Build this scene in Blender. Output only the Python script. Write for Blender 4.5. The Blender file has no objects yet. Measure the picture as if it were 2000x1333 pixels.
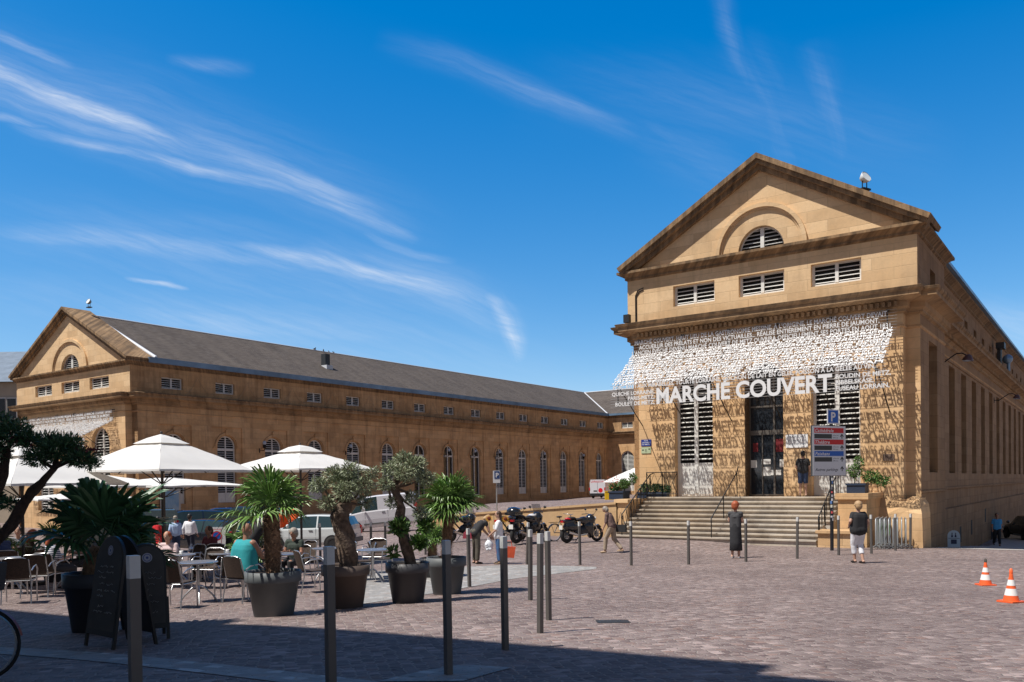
import bpy, math, random
from mathutils import Vector, Matrix, noise
R = math.radians
random.seed(7)
sc = bpy.context.scene
COL = sc.collection

# ---------------------------------------------------------------- camera
CZ = 2.2
FPX, PY0, PITCH, ROLL = 1656.06, 969.97, -0.015, 0.013
cam_d = bpy.data.cameras.new("camera")
cam = bpy.data.objects.new("camera", cam_d)
COL.objects.link(cam)
cam_d.sensor_width = 36
cam_d.lens = 36 * FPX / 2000
cam_d.shift_y = (PY0 - 666.5) / 2000
cam_d.clip_start = 0.1
cam_d.clip_end = 3000
cam.matrix_world = (Matrix.Translation((0, 0, CZ)) @ Matrix.Rotation(math.pi / 2 + PITCH, 4, 'X')
                    @ Matrix.Rotation(-ROLL, 4, 'Z'))
sc.camera = cam

# ---------------------------------------------------------------- light
sun_h = Vector((-0.917, -0.399, 0)).normalized()      # horizontal direction towards the sun
SUN_EL = R(61)
sdir = Vector((sun_h.x * math.cos(SUN_EL), sun_h.y * math.cos(SUN_EL), math.sin(SUN_EL)))
sl = bpy.data.lights.new("sun", 'SUN')
sl.energy = 5.0
sl.angle = R(0.53)
sl.color = (1.0, 0.955, 0.885)
so = bpy.data.objects.new("sun", sl)
COL.objects.link(so)
so.rotation_euler = sdir.to_track_quat('Z', 'Y').to_euler()
so.location = (0, 0, 60)

w = bpy.data.worlds.new("World")
sc.world = w
w.use_nodes = True
nt = w.node_tree
for n in list(nt.nodes):
    nt.nodes.remove(n)
def wn(t, **k):
    n = nt.nodes.new(t)
    for a, b in k.items():
        setattr(n, a, b)
    return n
def wl(a, b):
    nt.links.new(a, b)
def wm(op, a, b=None, c=None, clamp=False):
    n = wn('ShaderNodeMath', operation=op)
    n.use_clamp = clamp
    for i, v in enumerate((a, b, c)):
        if v is None:
            continue
        if isinstance(v, (int, float)):
            n.inputs[i].default_value = v
        else:
            wl(v, n.inputs[i])
    return n.outputs[0]
sky = wn('ShaderNodeTexSky', sky_type='NISHITA')
sky.sun_disc = False
sky.sun_elevation = SUN_EL
sky.sun_rotation = math.atan2(sdir.x, sdir.y)
sky.altitude = 200
sky.air_density = 1.0
sky.dust_density = 0.25
sky.ozone_density = 3.0
hsv = wn('ShaderNodeHueSaturation')
hsv.inputs['Hue'].default_value = 0.492
hsv.inputs['Saturation'].default_value = 1.28
hsv.inputs['Value'].default_value = 1.0
wl(sky.outputs[0], hsv.inputs['Color'])
hs = wn('ShaderNodeSeparateColor'); wl(hsv.outputs[0], hs.inputs[0])
hc = wn('ShaderNodeCombineColor')
wl(wm('MAXIMUM', wm('SUBTRACT', wm('MULTIPLY', hs.outputs[0], 1.50), 0.64), 0.0), hc.inputs[0])
wl(wm('MULTIPLY', hs.outputs[1], 1.225), hc.inputs[1])
wl(wm('ADD', wm('MULTIPLY', hs.outputs[2], 1.0), 2.3), hc.inputs[2])
# the deep polarised blue lies opposite the sun; towards the sun and the zenith the sky is greyer
tc0 = wn('ShaderNodeTexCoord'); sp0 = wn('ShaderNodeSeparateXYZ'); wl(tc0.outputs['Generated'], sp0.inputs[0])
deep = wn('ShaderNodeMapRange'); deep.interpolation_type = 'SMOOTHSTEP'
deep.inputs['From Min'].default_value = 0.25; deep.inputs['From Max'].default_value = 0.62
wl(sp0.outputs[1], deep.inputs['Value'])
plain = wn('ShaderNodeMix', data_type='RGBA', blend_type='MULTIPLY'); plain.inputs['Factor'].default_value = 1.0
wl(sky.outputs[0], plain.inputs[6]); plain.inputs[7].default_value = (0.80, 0.66, 0.60, 1)
skm = wn('ShaderNodeMix', data_type='RGBA')
wl(deep.outputs[0], skm.inputs['Factor']); wl(plain.outputs[2], skm.inputs[6]); wl(hc.outputs[0], skm.inputs[7])
bg = wn('ShaderNodeBackground')
bg.inputs['Strength'].default_value = 0.091
out = wn('ShaderNodeOutputWorld')
# cirrus: thin curved streaks laid out by direction on the sky
tc = wn('ShaderNodeTexCoord')
sep = wn('ShaderNodeSeparateXYZ')
wl(tc.outputs['Generated'], sep.inputs[0])
dy = wm('MAXIMUM', sep.outputs[1], 0.05)
ga = wm('DIVIDE', sep.outputs[0], dy)            # gnomonic coordinates of the direction
gb = wm('DIVIDE', sep.outputs[2], dy)
cmb = wn('ShaderNodeCombineXYZ')
wl(ga, cmb.inputs[0]); wl(gb, cmb.inputs[1])
warp = wn('ShaderNodeTexNoise')
warp.inputs['Scale'].default_value = 4.5
warp.inputs['Detail'].default_value = 5
wl(cmb.outputs[0], warp.inputs['Vector'])
wsep = wn('ShaderNodeSeparateColor')
wl(warp.outputs['Color'], wsep.inputs[0])
wx = wm('MULTIPLY', wm('SUBTRACT', wsep.outputs[0], 0.5), 0.05)
wy = wm('MULTIPLY', wm('SUBTRACT', wsep.outputs[1], 0.5), 0.04)
ga2 = wm('ADD', ga, wx)
gb2 = wm('ADD', gb, wy)
def streak(x0, y0, x1, y1, bend, width, dens, seed, stretch=9.0, fine=26.0):
    """soft streak from (x0,y0) to (x1,y1) in gnomonic coordinates, bowed by bend"""
    L = math.hypot(x1 - x0, y1 - y0)
    cx, sx = (x1 - x0) / L, (y1 - y0) / L
    px = wm('SUBTRACT', ga2, x0)
    py = wm('SUBTRACT', gb2, y0)
    s = wm('DIVIDE', wm('ADD', wm('MULTIPLY', px, cx), wm('MULTIPLY', py, sx)), L)
    t = wm('SUBTRACT', wm('MULTIPLY', py, cx), wm('MULTIPLY', px, sx))
    bow = wm('MULTIPLY', wm('MULTIPLY', s, wm('SUBTRACT', 1.0, s)), 4 * bend)
    t = wm('SUBTRACT', t, bow)
    q = wm('DIVIDE', t, width)
    g = wm('POWER', 2.718, wm('MULTIPLY', wm('MULTIPLY', q, q), -1.0))
    e = wm('MULTIPLY', wm('MULTIPLY', s, wm('SUBTRACT', 1.0, s)), 4.0, clamp=True)
    e = wm('POWER', wm('MAXIMUM', e, 0.0), 1.15)
    c = wn('ShaderNodeCombineXYZ')
    wl(wm('MULTIPLY', s, L * fine / stretch), c.inputs[0])
    wl(wm('MULTIPLY', t, fine), c.inputs[1])
    c.inputs[2].default_value = seed
    nz = wn('ShaderNodeTexNoise')
    nz.inputs['Scale'].default_value = 1.0
    nz.inputs['Detail'].default_value = 9
    nz.inputs['Roughness'].default_value = 0.62
    wl(c.outputs[0], nz.inputs['Vector'])
    r = wn('ShaderNodeMapRange')
    r.inputs['From Min'].default_value = 0.12
    r.inputs['From Max'].default_value = 0.72
    wl(nz.outputs['Fac'], r.inputs['Value'])
    return wm('MULTIPLY', wm('MULTIPLY', wm('MULTIPLY', g, e), r.outputs[0]), dens)
def gno(px, py):
    return (px - 1000) / FPX, (945 - py) / FPX
acc = None
for i, (a, b, c, d, bend, wd, de, fn) in enumerate([
        (-230, 20, 470, 335, 0.004, 0.011, 0.85, 60), (-150, 70, 430, 335, 0.004, 0.030, 0.34, 40),
        (20, 225, 700, 412, 0.0, 0.008, 0.45, 70), (200, 215, 850, 482, 0.012, 0.020, 0.36, 45),
        (510, 355, 835, 472, 0.003, 0.009, 0.46, 70), (-60, 200, 150, 243, 0.0, 0.005, 0.40, 70),
        (700, 450, 900, 525, -0.003, 0.005, 0.32, 70), (-60, 440, 760, 552, 0.008, 0.014, 0.34, 40),
        (380, 480, 1050, 640, 0.016, 0.011, 0.55, 60), (520, 495, 1040, 650, 0.016, 0.024, 0.32, 40),
        (945, 570, 1024, 712, 0.010, 0.012, 0.60, 60), (610, 508, 702, 543, 0.0, 0.003, 0.50, 90),
        (250, 537, 384, 558, 0.001, 0.0025, 0.65, 90), (80, 588, 870, 682, 0.006, 0.016, 0.30, 35),
        (-60, 20, 190, 130, 0.0, 0.006, 0.42, 60), (740, 85, 1320, 300, 0.006, 0.013, 0.17, 50),
        (1410, -60, 1490, 220, -0.004, 0.010, 0.14, 50), (1590, 80, 1665, 340, 0.0, 0.016, 0.12, 50),
        (1000, 180, 1900, 330, 0.02, 0.040, 0.08, 30), (320, 115, 520, 132, 0.0, 0.007, 0.16, 50),
        (1850, 620, 2200, 690, 0.0, 0.02, 0.32, 40), (-200, 40, 900, 500, 0.010, 0.045, 0.16, 30), (-100, 430, 1080, 660, 0.018, 0.040, 0.16, 30),
        (-200, 560, 1150, 720, 0.004, 0.035, 0.18, 25), (1440, 60, 1560, 380, 0.006, 0.03, 0.09, 50), (1200, 200, 1500, 420, 0.0, 0.03, 0.07, 50)]):
    x0, y0 = gno(a, b)
    x1, y1 = gno(c, d)
    f = streak(x0, y0, x1, y1, bend, wd, de, i * 3.7 + 1, fine=fn)
    acc = f if acc is None else wm('MAXIMUM', acc, f)
front = wm('GREATER_THAN', sep.outputs[1], 0.06)
fca, fsa = math.cos(-0.34), math.sin(-0.34)
fcm = wn('ShaderNodeCombineXYZ')
wl(wm('MULTIPLY', wm('ADD', wm('MULTIPLY', ga2, fca), wm('MULTIPLY', gb2, fsa)), 7.0), fcm.inputs[0])
wl(wm('MULTIPLY', wm('SUBTRACT', wm('MULTIPLY', gb2, fca), wm('MULTIPLY', ga2, fsa)), 95.0), fcm.inputs[1])
fnz = wn('ShaderNodeTexNoise'); fnz.inputs['Scale'].default_value = 1.0; fnz.inputs['Detail'].default_value = 8; fnz.inputs['Roughness'].default_value = 0.7
wl(fcm.outputs[0], fnz.inputs['Vector'])
fmr = wn('ShaderNodeMapRange'); fmr.inputs['From Min'].default_value = 0.32; fmr.inputs['From Max'].default_value = 0.68
fmr.inputs['To Min'].default_value = 0.42; fmr.inputs['To Max'].default_value = 1.30
wl(fnz.outputs['Fac'], fmr.inputs['Value'])
acc = wm('MULTIPLY', acc, fmr.outputs[0])
acc = wm('MULTIPLY', acc, front, clamp=True)
mixc = wn('ShaderNodeMix', data_type='RGBA')
wl(acc, mixc.inputs['Factor'])
wl(skm.outputs[2], mixc.inputs[6])
mixc.inputs[7].default_value = (8.6, 9.0, 9.6, 1)
wl(mixc.outputs[2], bg.inputs['Color'])
wl(bg.outputs[0], out.inputs[0])

sc.view_settings.view_transform = 'Standard'
sc.view_settings.look = 'None'
sc.view_settings.exposure = 0.2
sc.view_settings.gamma = 1.0

# ---------------------------------------------------------------- helpers
TH = R(35.4568)
BX, BY = 16.3069 * .87, 34 * .87          # front right corner of the market hall
CT, ST = math.cos(TH), math.sin(TH)
def B(u, v, z=0):
    """market-hall plan coordinates to world"""
    return Vector((BX + u * CT + v * ST, BY - u * ST + v * CT, z))
def ray(px, py):
    X, Y = px - 1000, py - PY0
    c, s = math.cos(ROLL), math.sin(ROLL)
    a, b = (X * c - Y * s) / FPX, -(X * s + Y * c) / FPX
    cp, sp = math.cos(PITCH), math.sin(PITCH)
    return Vector((a, cp - b * sp, b * cp + sp))
def at(px, py, Y):
    d = ray(px, py)
    return Vector((d.x / d.y * Y, Y, CZ + d.z / d.y * Y))
def atx(px, Y):
    d = ray(px, 1050)
    return d.x / d.y * Y

class MB:
    """collects faces; build() links them as one mesh object"""
    def __init__(s):
        s.v = []; s.f = []; s.m = []; s.sm = []; s.mi = 0; s.smooth = False
    def face(s, pts):
        n = len(s.v)
        s.v += [tuple(p) for p in pts]
        s.f.append(tuple(range(n, n + len(pts))))
        s.m.append(s.mi); s.sm.append(s.smooth)
    def grid(s, rows, closed_u=False, closed_v=False):
        n = len(s.v); nr = len(rows); nc = len(rows[0])
        for r in rows:
            s.v += [tuple(p) for p in r]
        for i in range(nr if closed_v else nr - 1):
            for j in range(nc if closed_u else nc - 1):
                a = n + i * nc + j; b = n + i * nc + (j + 1) % nc
                c = n + ((i + 1) % nr) * nc + (j + 1) % nc; d = n + ((i + 1) % nr) * nc + j
                s.f.append((a, b, c, d)); s.m.append(s.mi); s.sm.append(s.smooth)
    def box(s, x0, x1, y0, y1, z0, z1, M=None):
        p = [Vector((x, y, z)) for z in (z0, z1) for y in (y0, y1) for x in (x0, x1)]
        if M is not None:
            p = [M @ q for q in p]
        n = len(s.v)
        s.v += [tuple(q) for q in p]
        for f in ((0, 2, 3, 1), (4, 5, 7, 6), (0, 1, 5, 4), (2, 6, 7, 3), (0, 4, 6, 2), (1, 3, 7, 5)):
            s.f.append(tuple(n + i for i in f)); s.m.append(s.mi); s.sm.append(False)
    def cbox(s, c, d, M=None):
        s.box(c[0] - d[0] / 2, c[0] + d[0] / 2, c[1] - d[1] / 2, c[1] + d[1] / 2, c[2] - d[2] / 2, c[2] + d[2] / 2, M)
    def prism(s, poly, axis, a0, a1, T=None):
        """poly of 2-d points extruded along axis from a0 to a1"""
        def P(p, a):
            q = {'x': (a, p[0], p[1]), 'y': (p[0], a, p[1]), 'z': (p[0], p[1], a)}[axis]
            return T @ Vector(q) if T is not None else Vector(q)
        n = len(poly)
        A = [P(p, a0) for p in poly]; Bq = [P(p, a1) for p in poly]
        s.face(A); s.face(Bq[::-1])
        for i in range(n):
            j = (i + 1) % n
            s.face([A[j], A[i], Bq[i], Bq[j]])
    def tube(s, pts, r, seg=8, cap=True, flat=1.0):
        """round tube along pts; r is a number or one radius per point"""
        pts = [Vector(p) for p in pts]
        rs = r if isinstance(r, (list, tuple)) else [r] * len(pts)
        rows = []
        prev = None
        for i, p in enumerate(pts):
            if i == 0: d = pts[1] - p
            elif i == len(pts) - 1: d = p - pts[-2]
            else: d = pts[i + 1] - pts[i - 1]
            if d.length < 1e-9: d = Vector((0, 0, 1))
            d.normalize()
            if prev is None:
                a = d.cross(Vector((0, 0, 1)))
                if a.length < 1e-3: a = d.cross(Vector((1, 0, 0)))
            else:
                a = prev - d * prev.dot(d)
                if a.length < 1e-5: a = d.cross(Vector((1, 0, 0)))
            a.normalize(); prev = a
            b = d.cross(a)
            rows.append([p + a * rs[i] * math.cos(2 * math.pi * k / seg) + b * rs[i] * flat * math.sin(2 * math.pi * k / seg)
                         for k in range(seg)])
        sm = s.smooth; s.smooth = seg > 5
        s.grid(rows, closed_u=True)
        s.smooth = sm
        if cap:
            s.face(rows[0][::-1]); s.face(rows[-1])
    def lathe(s, prof, seg=20, M=None, a0=0, a1=2 * math.pi):
        full = abs(a1 - a0 - 2 * math.pi) < 1e-6
        k = seg if full else seg + 1
        rows = []
        for r, z in prof:
            row = [Vector((r * math.cos(a0 + (a1 - a0) * i / seg), r * math.sin(a0 + (a1 - a0) * i / seg), z)) for i in range(k)]
            rows.append([M @ q for q in row] if M is not None else row)
        s.grid(rows, closed_u=full)
    def ball(s, c, r, seg=14, rings=9, M=None):
        rx, ry, rz = r if isinstance(r, (tuple, list)) else (r, r, r)
        rows = []
        for i in range(rings + 1):
            a = -math.pi / 2 + math.pi * i / rings
            ca = max(math.cos(a), 0.001)
            row = [Vector((c[0] + rx * ca * math.cos(2 * math.pi * k / seg), c[1] + ry * ca * math.sin(2 * math.pi * k / seg),
                           c[2] + rz * math.sin(a))) for k in range(seg)]
            rows.append([M @ q for q in row] if M is not None else row)
        sm = s.smooth; s.smooth = True
        s.grid(rows, closed_u=True)
        s.smooth = sm
    def add(s, verts, faces, M=None):
        n = len(s.v)
        s.v += [tuple(M @ Vector(q)) if M is not None else tuple(q) for q in verts]
        for f in faces:
            s.f.append(tuple(n + i for i in f)); s.m.append(s.mi); s.sm.append(s.smooth)
    def build(s, name, mats, parent=None, loc=None, rotz=None):
        me = bpy.data.meshes.new(name)
        me.from_pydata(s.v, [], s.f)
        if not isinstance(mats, (list, tuple)): mats = [mats]
        for m in mats: me.materials.append(m)
        me.polygons.foreach_set('material_index', s.m)
        me.polygons.foreach_set('use_smooth', s.sm)
        me.update()
        o = bpy.data.objects.new(name, me)
        COL.objects.link(o)
        if parent is not None: o.parent = parent
        if loc is not None: o.location = loc
        if rotz is not None: o.rotation_euler = (0, 0, rotz)
        return o

def tag(o, label=None, cat=None, group=None, kind=None):
    if label: o['label'] = label
    if cat: o['category'] = cat
    if group: o['group'] = group
    if kind: o['kind'] = kind
    return o
def empty(name, loc=(0, 0, 0), rotz=0, label=None, cat=None, group=None):
    o = bpy.data.objects.new(name, None)
    COL.objects.link(o)
    o.location = loc; o.rotation_euler = (0, 0, rotz); o.empty_display_size = 0.2
    return tag(o, label, cat, group)
KIDS = {}
def children(o):
    return [c for c in COL.objects if c.parent == o]
def copy_thing(root, loc, rotz, label=None, group=None):
    r = root.copy(); COL.objects.link(r)
    r.location = loc; r.rotation_euler = (0, 0, rotz)
    tag(r, label, None, group)
    if root not in KIDS:
        KIDS[root] = [(c, children(c)) for c in children(root)]
    for ch, subs in KIDS[root]:
        c = ch.copy(); COL.objects.link(c); c.parent = r
        for g in subs:
            d = g.copy(); COL.objects.link(d); d.parent = c
    return r

# text -----------------------------------------------------------
_txt = {}
def text_geo(body, size, extrude=0.0, bold=0.0, shear=0.0, spacing=1.0, res=2):
    key = (body, size, extrude, bold, shear, spacing, res)
    if key in _txt: return _txt[key]
    cu = bpy.data.curves.new('t', 'FONT')
    cu.body = body; cu.size = size; cu.extrude = extrude; cu.offset = bold * size; cu.shear = shear
    cu.space_character = spacing; cu.resolution_u = res
    o = bpy.data.objects.new('t', cu); COL.objects.link(o)
    dg = bpy.context.evaluated_depsgraph_get()
    me = o.evaluated_get(dg).to_mesh()
    vs = [tuple(q.co) for q in me.vertices]; fs = [tuple(p.vertices) for p in me.polygons]
    o.evaluated_get(dg).to_mesh_clear()
    bpy.data.objects.remove(o); bpy.data.curves.remove(cu)
    _txt[key] = (vs, fs)
    return vs, fs
def add_text(mb, body, M, width=None, height=None, align='l', **k):
    """text in the local xy plane, lower-left at the origin, fitted to width / cap height"""
    vs, fs = text_geo(body, 1.0, **k)
    if not vs: return 0
    x0 = min(q[0] for q in vs); x1 = max(q[0] for q in vs)
    sy = height / 0.72 if height else 1.0
    sx = sy
    if width and (height is None): sx = sy = width / (x1 - x0)
    elif width: sx = width / (x1 - x0)
    wd = (x1 - x0) * sx
    off = {'l': 0, 'c': -wd / 2, 'r': -wd}[align]
    mb.add([((q[0] - x0) * sx + off, q[1] * sy, q[2]) for q in vs], fs, M)
    return wd

# materials ------------------------------------------------------
MATS = {}
def mat(name, col=(0.5, 0.5, 0.5), rough=0.6, metal=0.0, var=0.0, vscale=4.0, bump=0.0, bscale=60.0, spec=0.5,
        trans=0.0, alpha=1.0, coat=0.0, two=None, subsurf=0.0, island=0.0):
    if name in MATS: return MATS[name]
    m = bpy.data.materials.new(name); m.use_nodes = True
    t = m.node_tree; b = t.nodes['Principled BSDF']
    b.inputs['Base Color'].default_value = (*col, 1)
    b.inputs['Roughness'].default_value = rough
    b.inputs['Metallic'].default_value = metal
    b.inputs['Specular IOR Level'].default_value = spec
    b.inputs['Transmission Weight'].default_value = trans
    b.inputs['Coat Weight'].default_value = coat
    b.inputs['Alpha'].default_value = alpha
    tcn = t.nodes.new('ShaderNodeTexCoord')
    last = None
    if var or two or bump:
        nz = t.nodes.new('ShaderNodeTexNoise')
        nz.inputs['Scale'].default_value = vscale; nz.inputs['Detail'].default_value = 6
        nz.inputs['Roughness'].default_value = 0.6
        t.links.new(tcn.outputs['Object'], nz.inputs['Vector'])
    if var or two:
        rp = t.nodes.new('ShaderNodeMapRange')
        rp.inputs['From Min'].default_value = 0.3; rp.inputs['From Max'].default_value = 0.7
        t.links.new(nz.outputs['Fac'], rp.inputs['Value'])
        mx = t.nodes.new('ShaderNodeMix'); mx.data_type = 'RGBA'
        c2 = two if two else tuple(min(1, c * (1 + var)) for c in col)
        c1 = col if two else tuple(c * (1 - var) for c in col)
        mx.inputs[6].default_value = (*c1, 1); mx.inputs[7].default_value = (*c2, 1)
        t.links.new(rp.outputs[0], mx.inputs['Factor'])
        last = mx.outputs[2]
    if island:
        gi = t.nodes.new('ShaderNodeNewGeometry')
        mr = t.nodes.new('ShaderNodeMapRange')
        mr.inputs['To Min'].default_value = 1 - island; mr.inputs['To Max'].default_value = 1 + island
        t.links.new(gi.outputs['Random Per Island'], mr.inputs['Value'])
        h = t.nodes.new('ShaderNodeHueSaturation')
        t.links.new(mr.outputs[0], h.inputs['Value'])
        if last is not None: t.links.new(last, h.inputs['Color'])
        else: h.inputs['Color'].default_value = (*col, 1)
        last = h.outputs[0]
    if last is not None: t.links.new(last, b.inputs['Base Color'])
    if bump:
        n2 = t.nodes.new('ShaderNodeTexNoise'); n2.inputs['Scale'].default_value = bscale
        n2.inputs['Detail'].default_value = 4
        t.links.new(tcn.outputs['Object'], n2.inputs['Vector'])
        bp = t.nodes.new('ShaderNodeBump'); bp.inputs['Strength'].default_value = bump
        bp.inputs['Distance'].default_value = 0.02
        t.links.new(n2.outputs['Fac'], bp.inputs['Height'])
        t.links.new(bp.outputs[0], b.inputs['Normal'])
    MATS[name] = m
    return m

def nn(t, typ, **k):
    n = t.nodes.new(typ)
    for a, b in k.items(): setattr(n, a, b)
    return n
def mixn(t, fac, a, b, blend='MIX'):
    n = t.nodes.new('ShaderNodeMix'); n.data_type = 'RGBA'; n.blend_type = blend
    for i, x in ((0, fac), (6, a), (7, b)):
        if isinstance(x, (int, float)): n.inputs[i].default_value = x
        elif isinstance(x, tuple): n.inputs[i].default_value = (*x, 1)
        else: t.links.new(x, n.inputs[i])
    return n.outputs[2]
def mth(t, op, a, b=None, clamp=False):
    n = t.nodes.new('ShaderNodeMath'); n.operation = op; n.use_clamp = clamp
    for i, x in enumerate((a, b)):
        if x is None: continue
        if isinstance(x, (int, float)): n.inputs[i].default_value = x
        else: t.links.new(x, n.inputs[i])
    return n.outputs[0]
def rng(t, x, a, b, c=0.0, d=1.0):
    n = t.nodes.new('ShaderNodeMapRange')
    for i, q in enumerate((a, b, c, d)): n.inputs[i + 1].default_value = q
    t.links.new(x, n.inputs[0])
    return n.outputs[0]
def noise_n(t, vec, scale, detail=6, rough=0.6):
    n = t.nodes.new('ShaderNodeTexNoise')
    n.inputs['Scale'].default_value = scale; n.inputs['Detail'].default_value = detail
    n.inputs['Roughness'].default_value = rough
    t.links.new(vec, n.inputs['Vector'])
    return n.outputs['Fac']

def stone_mat(name, base, dark, bw=0.95, bh=0.36, joint=0.55, grime=0.35, zstain=None, streak=0.5, tint=None):
    """weathered ochre ashlar: courses, block tints, rain streaks"""
    m = bpy.data.materials.new(name); m.use_nodes = True
    t = m.node_tree; b = t.nodes['Principled BSDF']
    b.inputs['Roughness'].default_value = 0.9
    b.inputs['Specular IOR Level'].default_value = 0.2
    tcn = nn(t, 'ShaderNodeTexCoord'); sp = nn(t, 'ShaderNodeSeparateXYZ')
    t.links.new(tcn.outputs['Object'], sp.inputs[0])
    hx = mth(t, 'ADD', sp.outputs[0], sp.outputs[1])
    cb = nn(t, 'ShaderNodeCombineXYZ')
    t.links.new(hx, cb.inputs[0]); t.links.new(sp.outputs[2], cb.inputs[1])
    br = nn(t, 'ShaderNodeTexBrick')
    br.inputs['Scale'].default_value = 1.0
    br.inputs['Brick Width'].default_value = bw; br.inputs['Row Height'].default_value = bh
    br.inputs['Mortar Size'].default_value = 0.010; br.inputs['Mortar Smooth'].default_value = 0.4
    br.inputs['Bias'].default_value = 0.0
    br.inputs['Color1'].default_value = (0, 0, 0, 1); br.inputs['Color2'].default_value = (1, 1, 1, 1)
    br.inputs['Mortar'].default_value = (0.5, 0.5, 0.5, 1)
    t.links.new(cb.outputs[0], br.inputs['Vector'])
    light = tuple(c * 1.14 for c in base); low = tuple(base[i] * (0.86, 0.82, 0.78)[i] for i in range(3))
    c0 = mixn(t, br.outputs['Color'], low, light)
    nz = noise_n(t, tcn.outputs['Object'], 0.55, 7, 0.62)
    c1 = mixn(t, rng(t, nz, 0.35, 0.72, 0, 0.55), c0, tint or tuple(base[i] * (1.05, 0.9, 0.7)[i] for i in range(3)))
    fine = noise_n(t, tcn.outputs['Object'], 9.0, 8, 0.7)
    c2 = mixn(t, rng(t, fine, 0.3, 0.75, 0.0, 0.35), c1, tuple(c * 0.62 for c in base))
    # streaks: noise stretched vertically
    cs = nn(t, 'ShaderNodeCombineXYZ')
    t.links.new(mth(t, 'MULTIPLY', hx, 2.2), cs.inputs[0]); t.links.new(mth(t, 'MULTIPLY', sp.outputs[2], 0.22), cs.inputs[1])
    stn = noise_n(t, cs.outputs[0], 1.0, 6, 0.65)
    c3 = mixn(t, rng(t, stn, 0.52, 0.78, 0, streak), c2, dark)
    big = noise_n(t, tcn.outputs['Object'], 0.9, 5, 0.6)
    c4 = mixn(t, rng(t, big, 0.48, 0.8, 0, grime), c3, dark)
    if zstain:
        for (z0, z1, amt) in zstain:
            g = rng(t, sp.outputs[2], z0, z1)
            g = mth(t, 'MULTIPLY', g, rng(t, noise_n(t, cs.outputs[0], 1.7, 5), 0.3, 0.62))
            c4 = mixn(t, mth(t, 'MULTIPLY', g, amt), c4, dark)
    mo = mth(t, 'MULTIPLY', br.outputs['Fac'], joint)
    c5 = mixn(t, mo, c4, tuple(c * 0.5 for c in base))
    t.links.new(c5, b.inputs['Base Color'])
    bp = nn(t, 'ShaderNodeBump'); bp.inputs['Strength'].default_value = 0.5; bp.inputs['Distance'].default_value = 0.02
    h = mth(t, 'SUBTRACT', mth(t, 'MULTIPLY', fine, 0.7), mth(t, 'MULTIPLY', br.outputs['Fac'], 0.9))
    t.links.new(h, bp.inputs['Height']); t.links.new(bp.outputs[0], b.inputs['Normal'])
    MATS[name] = m
    return m
# ---------------------------------------------------------------- ground
CP_A = [(-2.0, 4.4, 1.478), (-1.2, 5.5, 1.535), (-.54, 7.2, 1.626), (-.07, 8.5, 1.675), (.34, 9.8, 1.74), (.3, 13.8, 1.9),
        (4.67, 22.4, 2.197), (7.8, 23.2, 2.16), (12.8, 27.2, 2.267), (3.15, 22.4, 2.17), (-5.8, 14.8, 2.06), (-5, 16.5, 2.10),
        (-13.4, 35, 2.75), (-8.75, 35.8, 2.63), (-6.7, 42, 2.3), (.7, 32, 2.1), (14.3, 29.3, 2.42), (4.0, 33.0, 2.17),
        (10.3, 28.4, 2.255), (-.46, 25.5, 2.3), (25.5, 44.6, 3.64), (38.6, 63.8, 5.0), (7.3, 12.5, 1.85), (9.1, 15.9, 2.0),
        (-20, 30, 2.7), (-26, 58, 3.0), (16, 24, 2.2), (26, 30, 2.75), (34, 32, 3.0), (7, 33.5, 2.2), (20, 60, 4.2), (17, 31, 2.6), (22, 36, 3.05), (27, 42, 3.6), (19.5, 33, 2.8),
        (0, 0, 1.4), (4, 3, 1.5), (-10, 8, 1.8), (8, 8, 1.7), (18, 15, 2.05), (-3, 36.5, 2.1)]
CP_C = [(4.2, 35, 1.0), (-1.3, 38.5, 1.35), (-6.7, 43, 2.25), (-10, 38, 2.65), (9.7, 93, 1.64), (-2.2, 91.8, 2.25), (9.9, 108.8, 2.2),
        (-26, 58, 3.0), (-14, 60, 2.9), (4, 55, 1.2), (14, 110, 1.6), (-8, 70, 2.5), (20, 100, 1.5)]
def shep(cp, x, y):
    sw = 0; se = 0
    for a, b, e in cp:
        d2 = (x - a) ** 2 + (y - b) ** 2
        w_ = 1.0 / (d2 + 6.0) ** 2.2
        # local plane: ground falls gently away from the camera
        se += w_ * (e + 0.028 * (min(y, 45) - min(b, 45))); sw += w_
    return se / sw
def sstep(a, b, x):
    t_ = max(0, min(1, (x - a) / (b - a)))
    return t_ * t_ * (3 - 2 * t_)
def uv_of(x, y):
    dx, dy_ = x - BX, y - BY
    return dx * CT - dy_ * ST, dx * ST + dy_ * CT
def gz(x, y):
    u, v = uv_of(x, y)
    za = CZ - shep(CP_A, x, y)
    if v < -2.1 or u > -10.4: return za
    zc = CZ - shep(CP_C, x, y)
    if u > -18.5: wgt = sstep(-2.02, -1.92, v)
    else:
        k = sstep(18.5, 26, -u)
        wgt = sstep(-2.02 - 0.1, -1.92 + k * 8, v)
    return za + (zc - za) * wgt
def gp(px, Y):
    x = atx(px, Y); return Vector((x, Y, gz(x, Y)))

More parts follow.
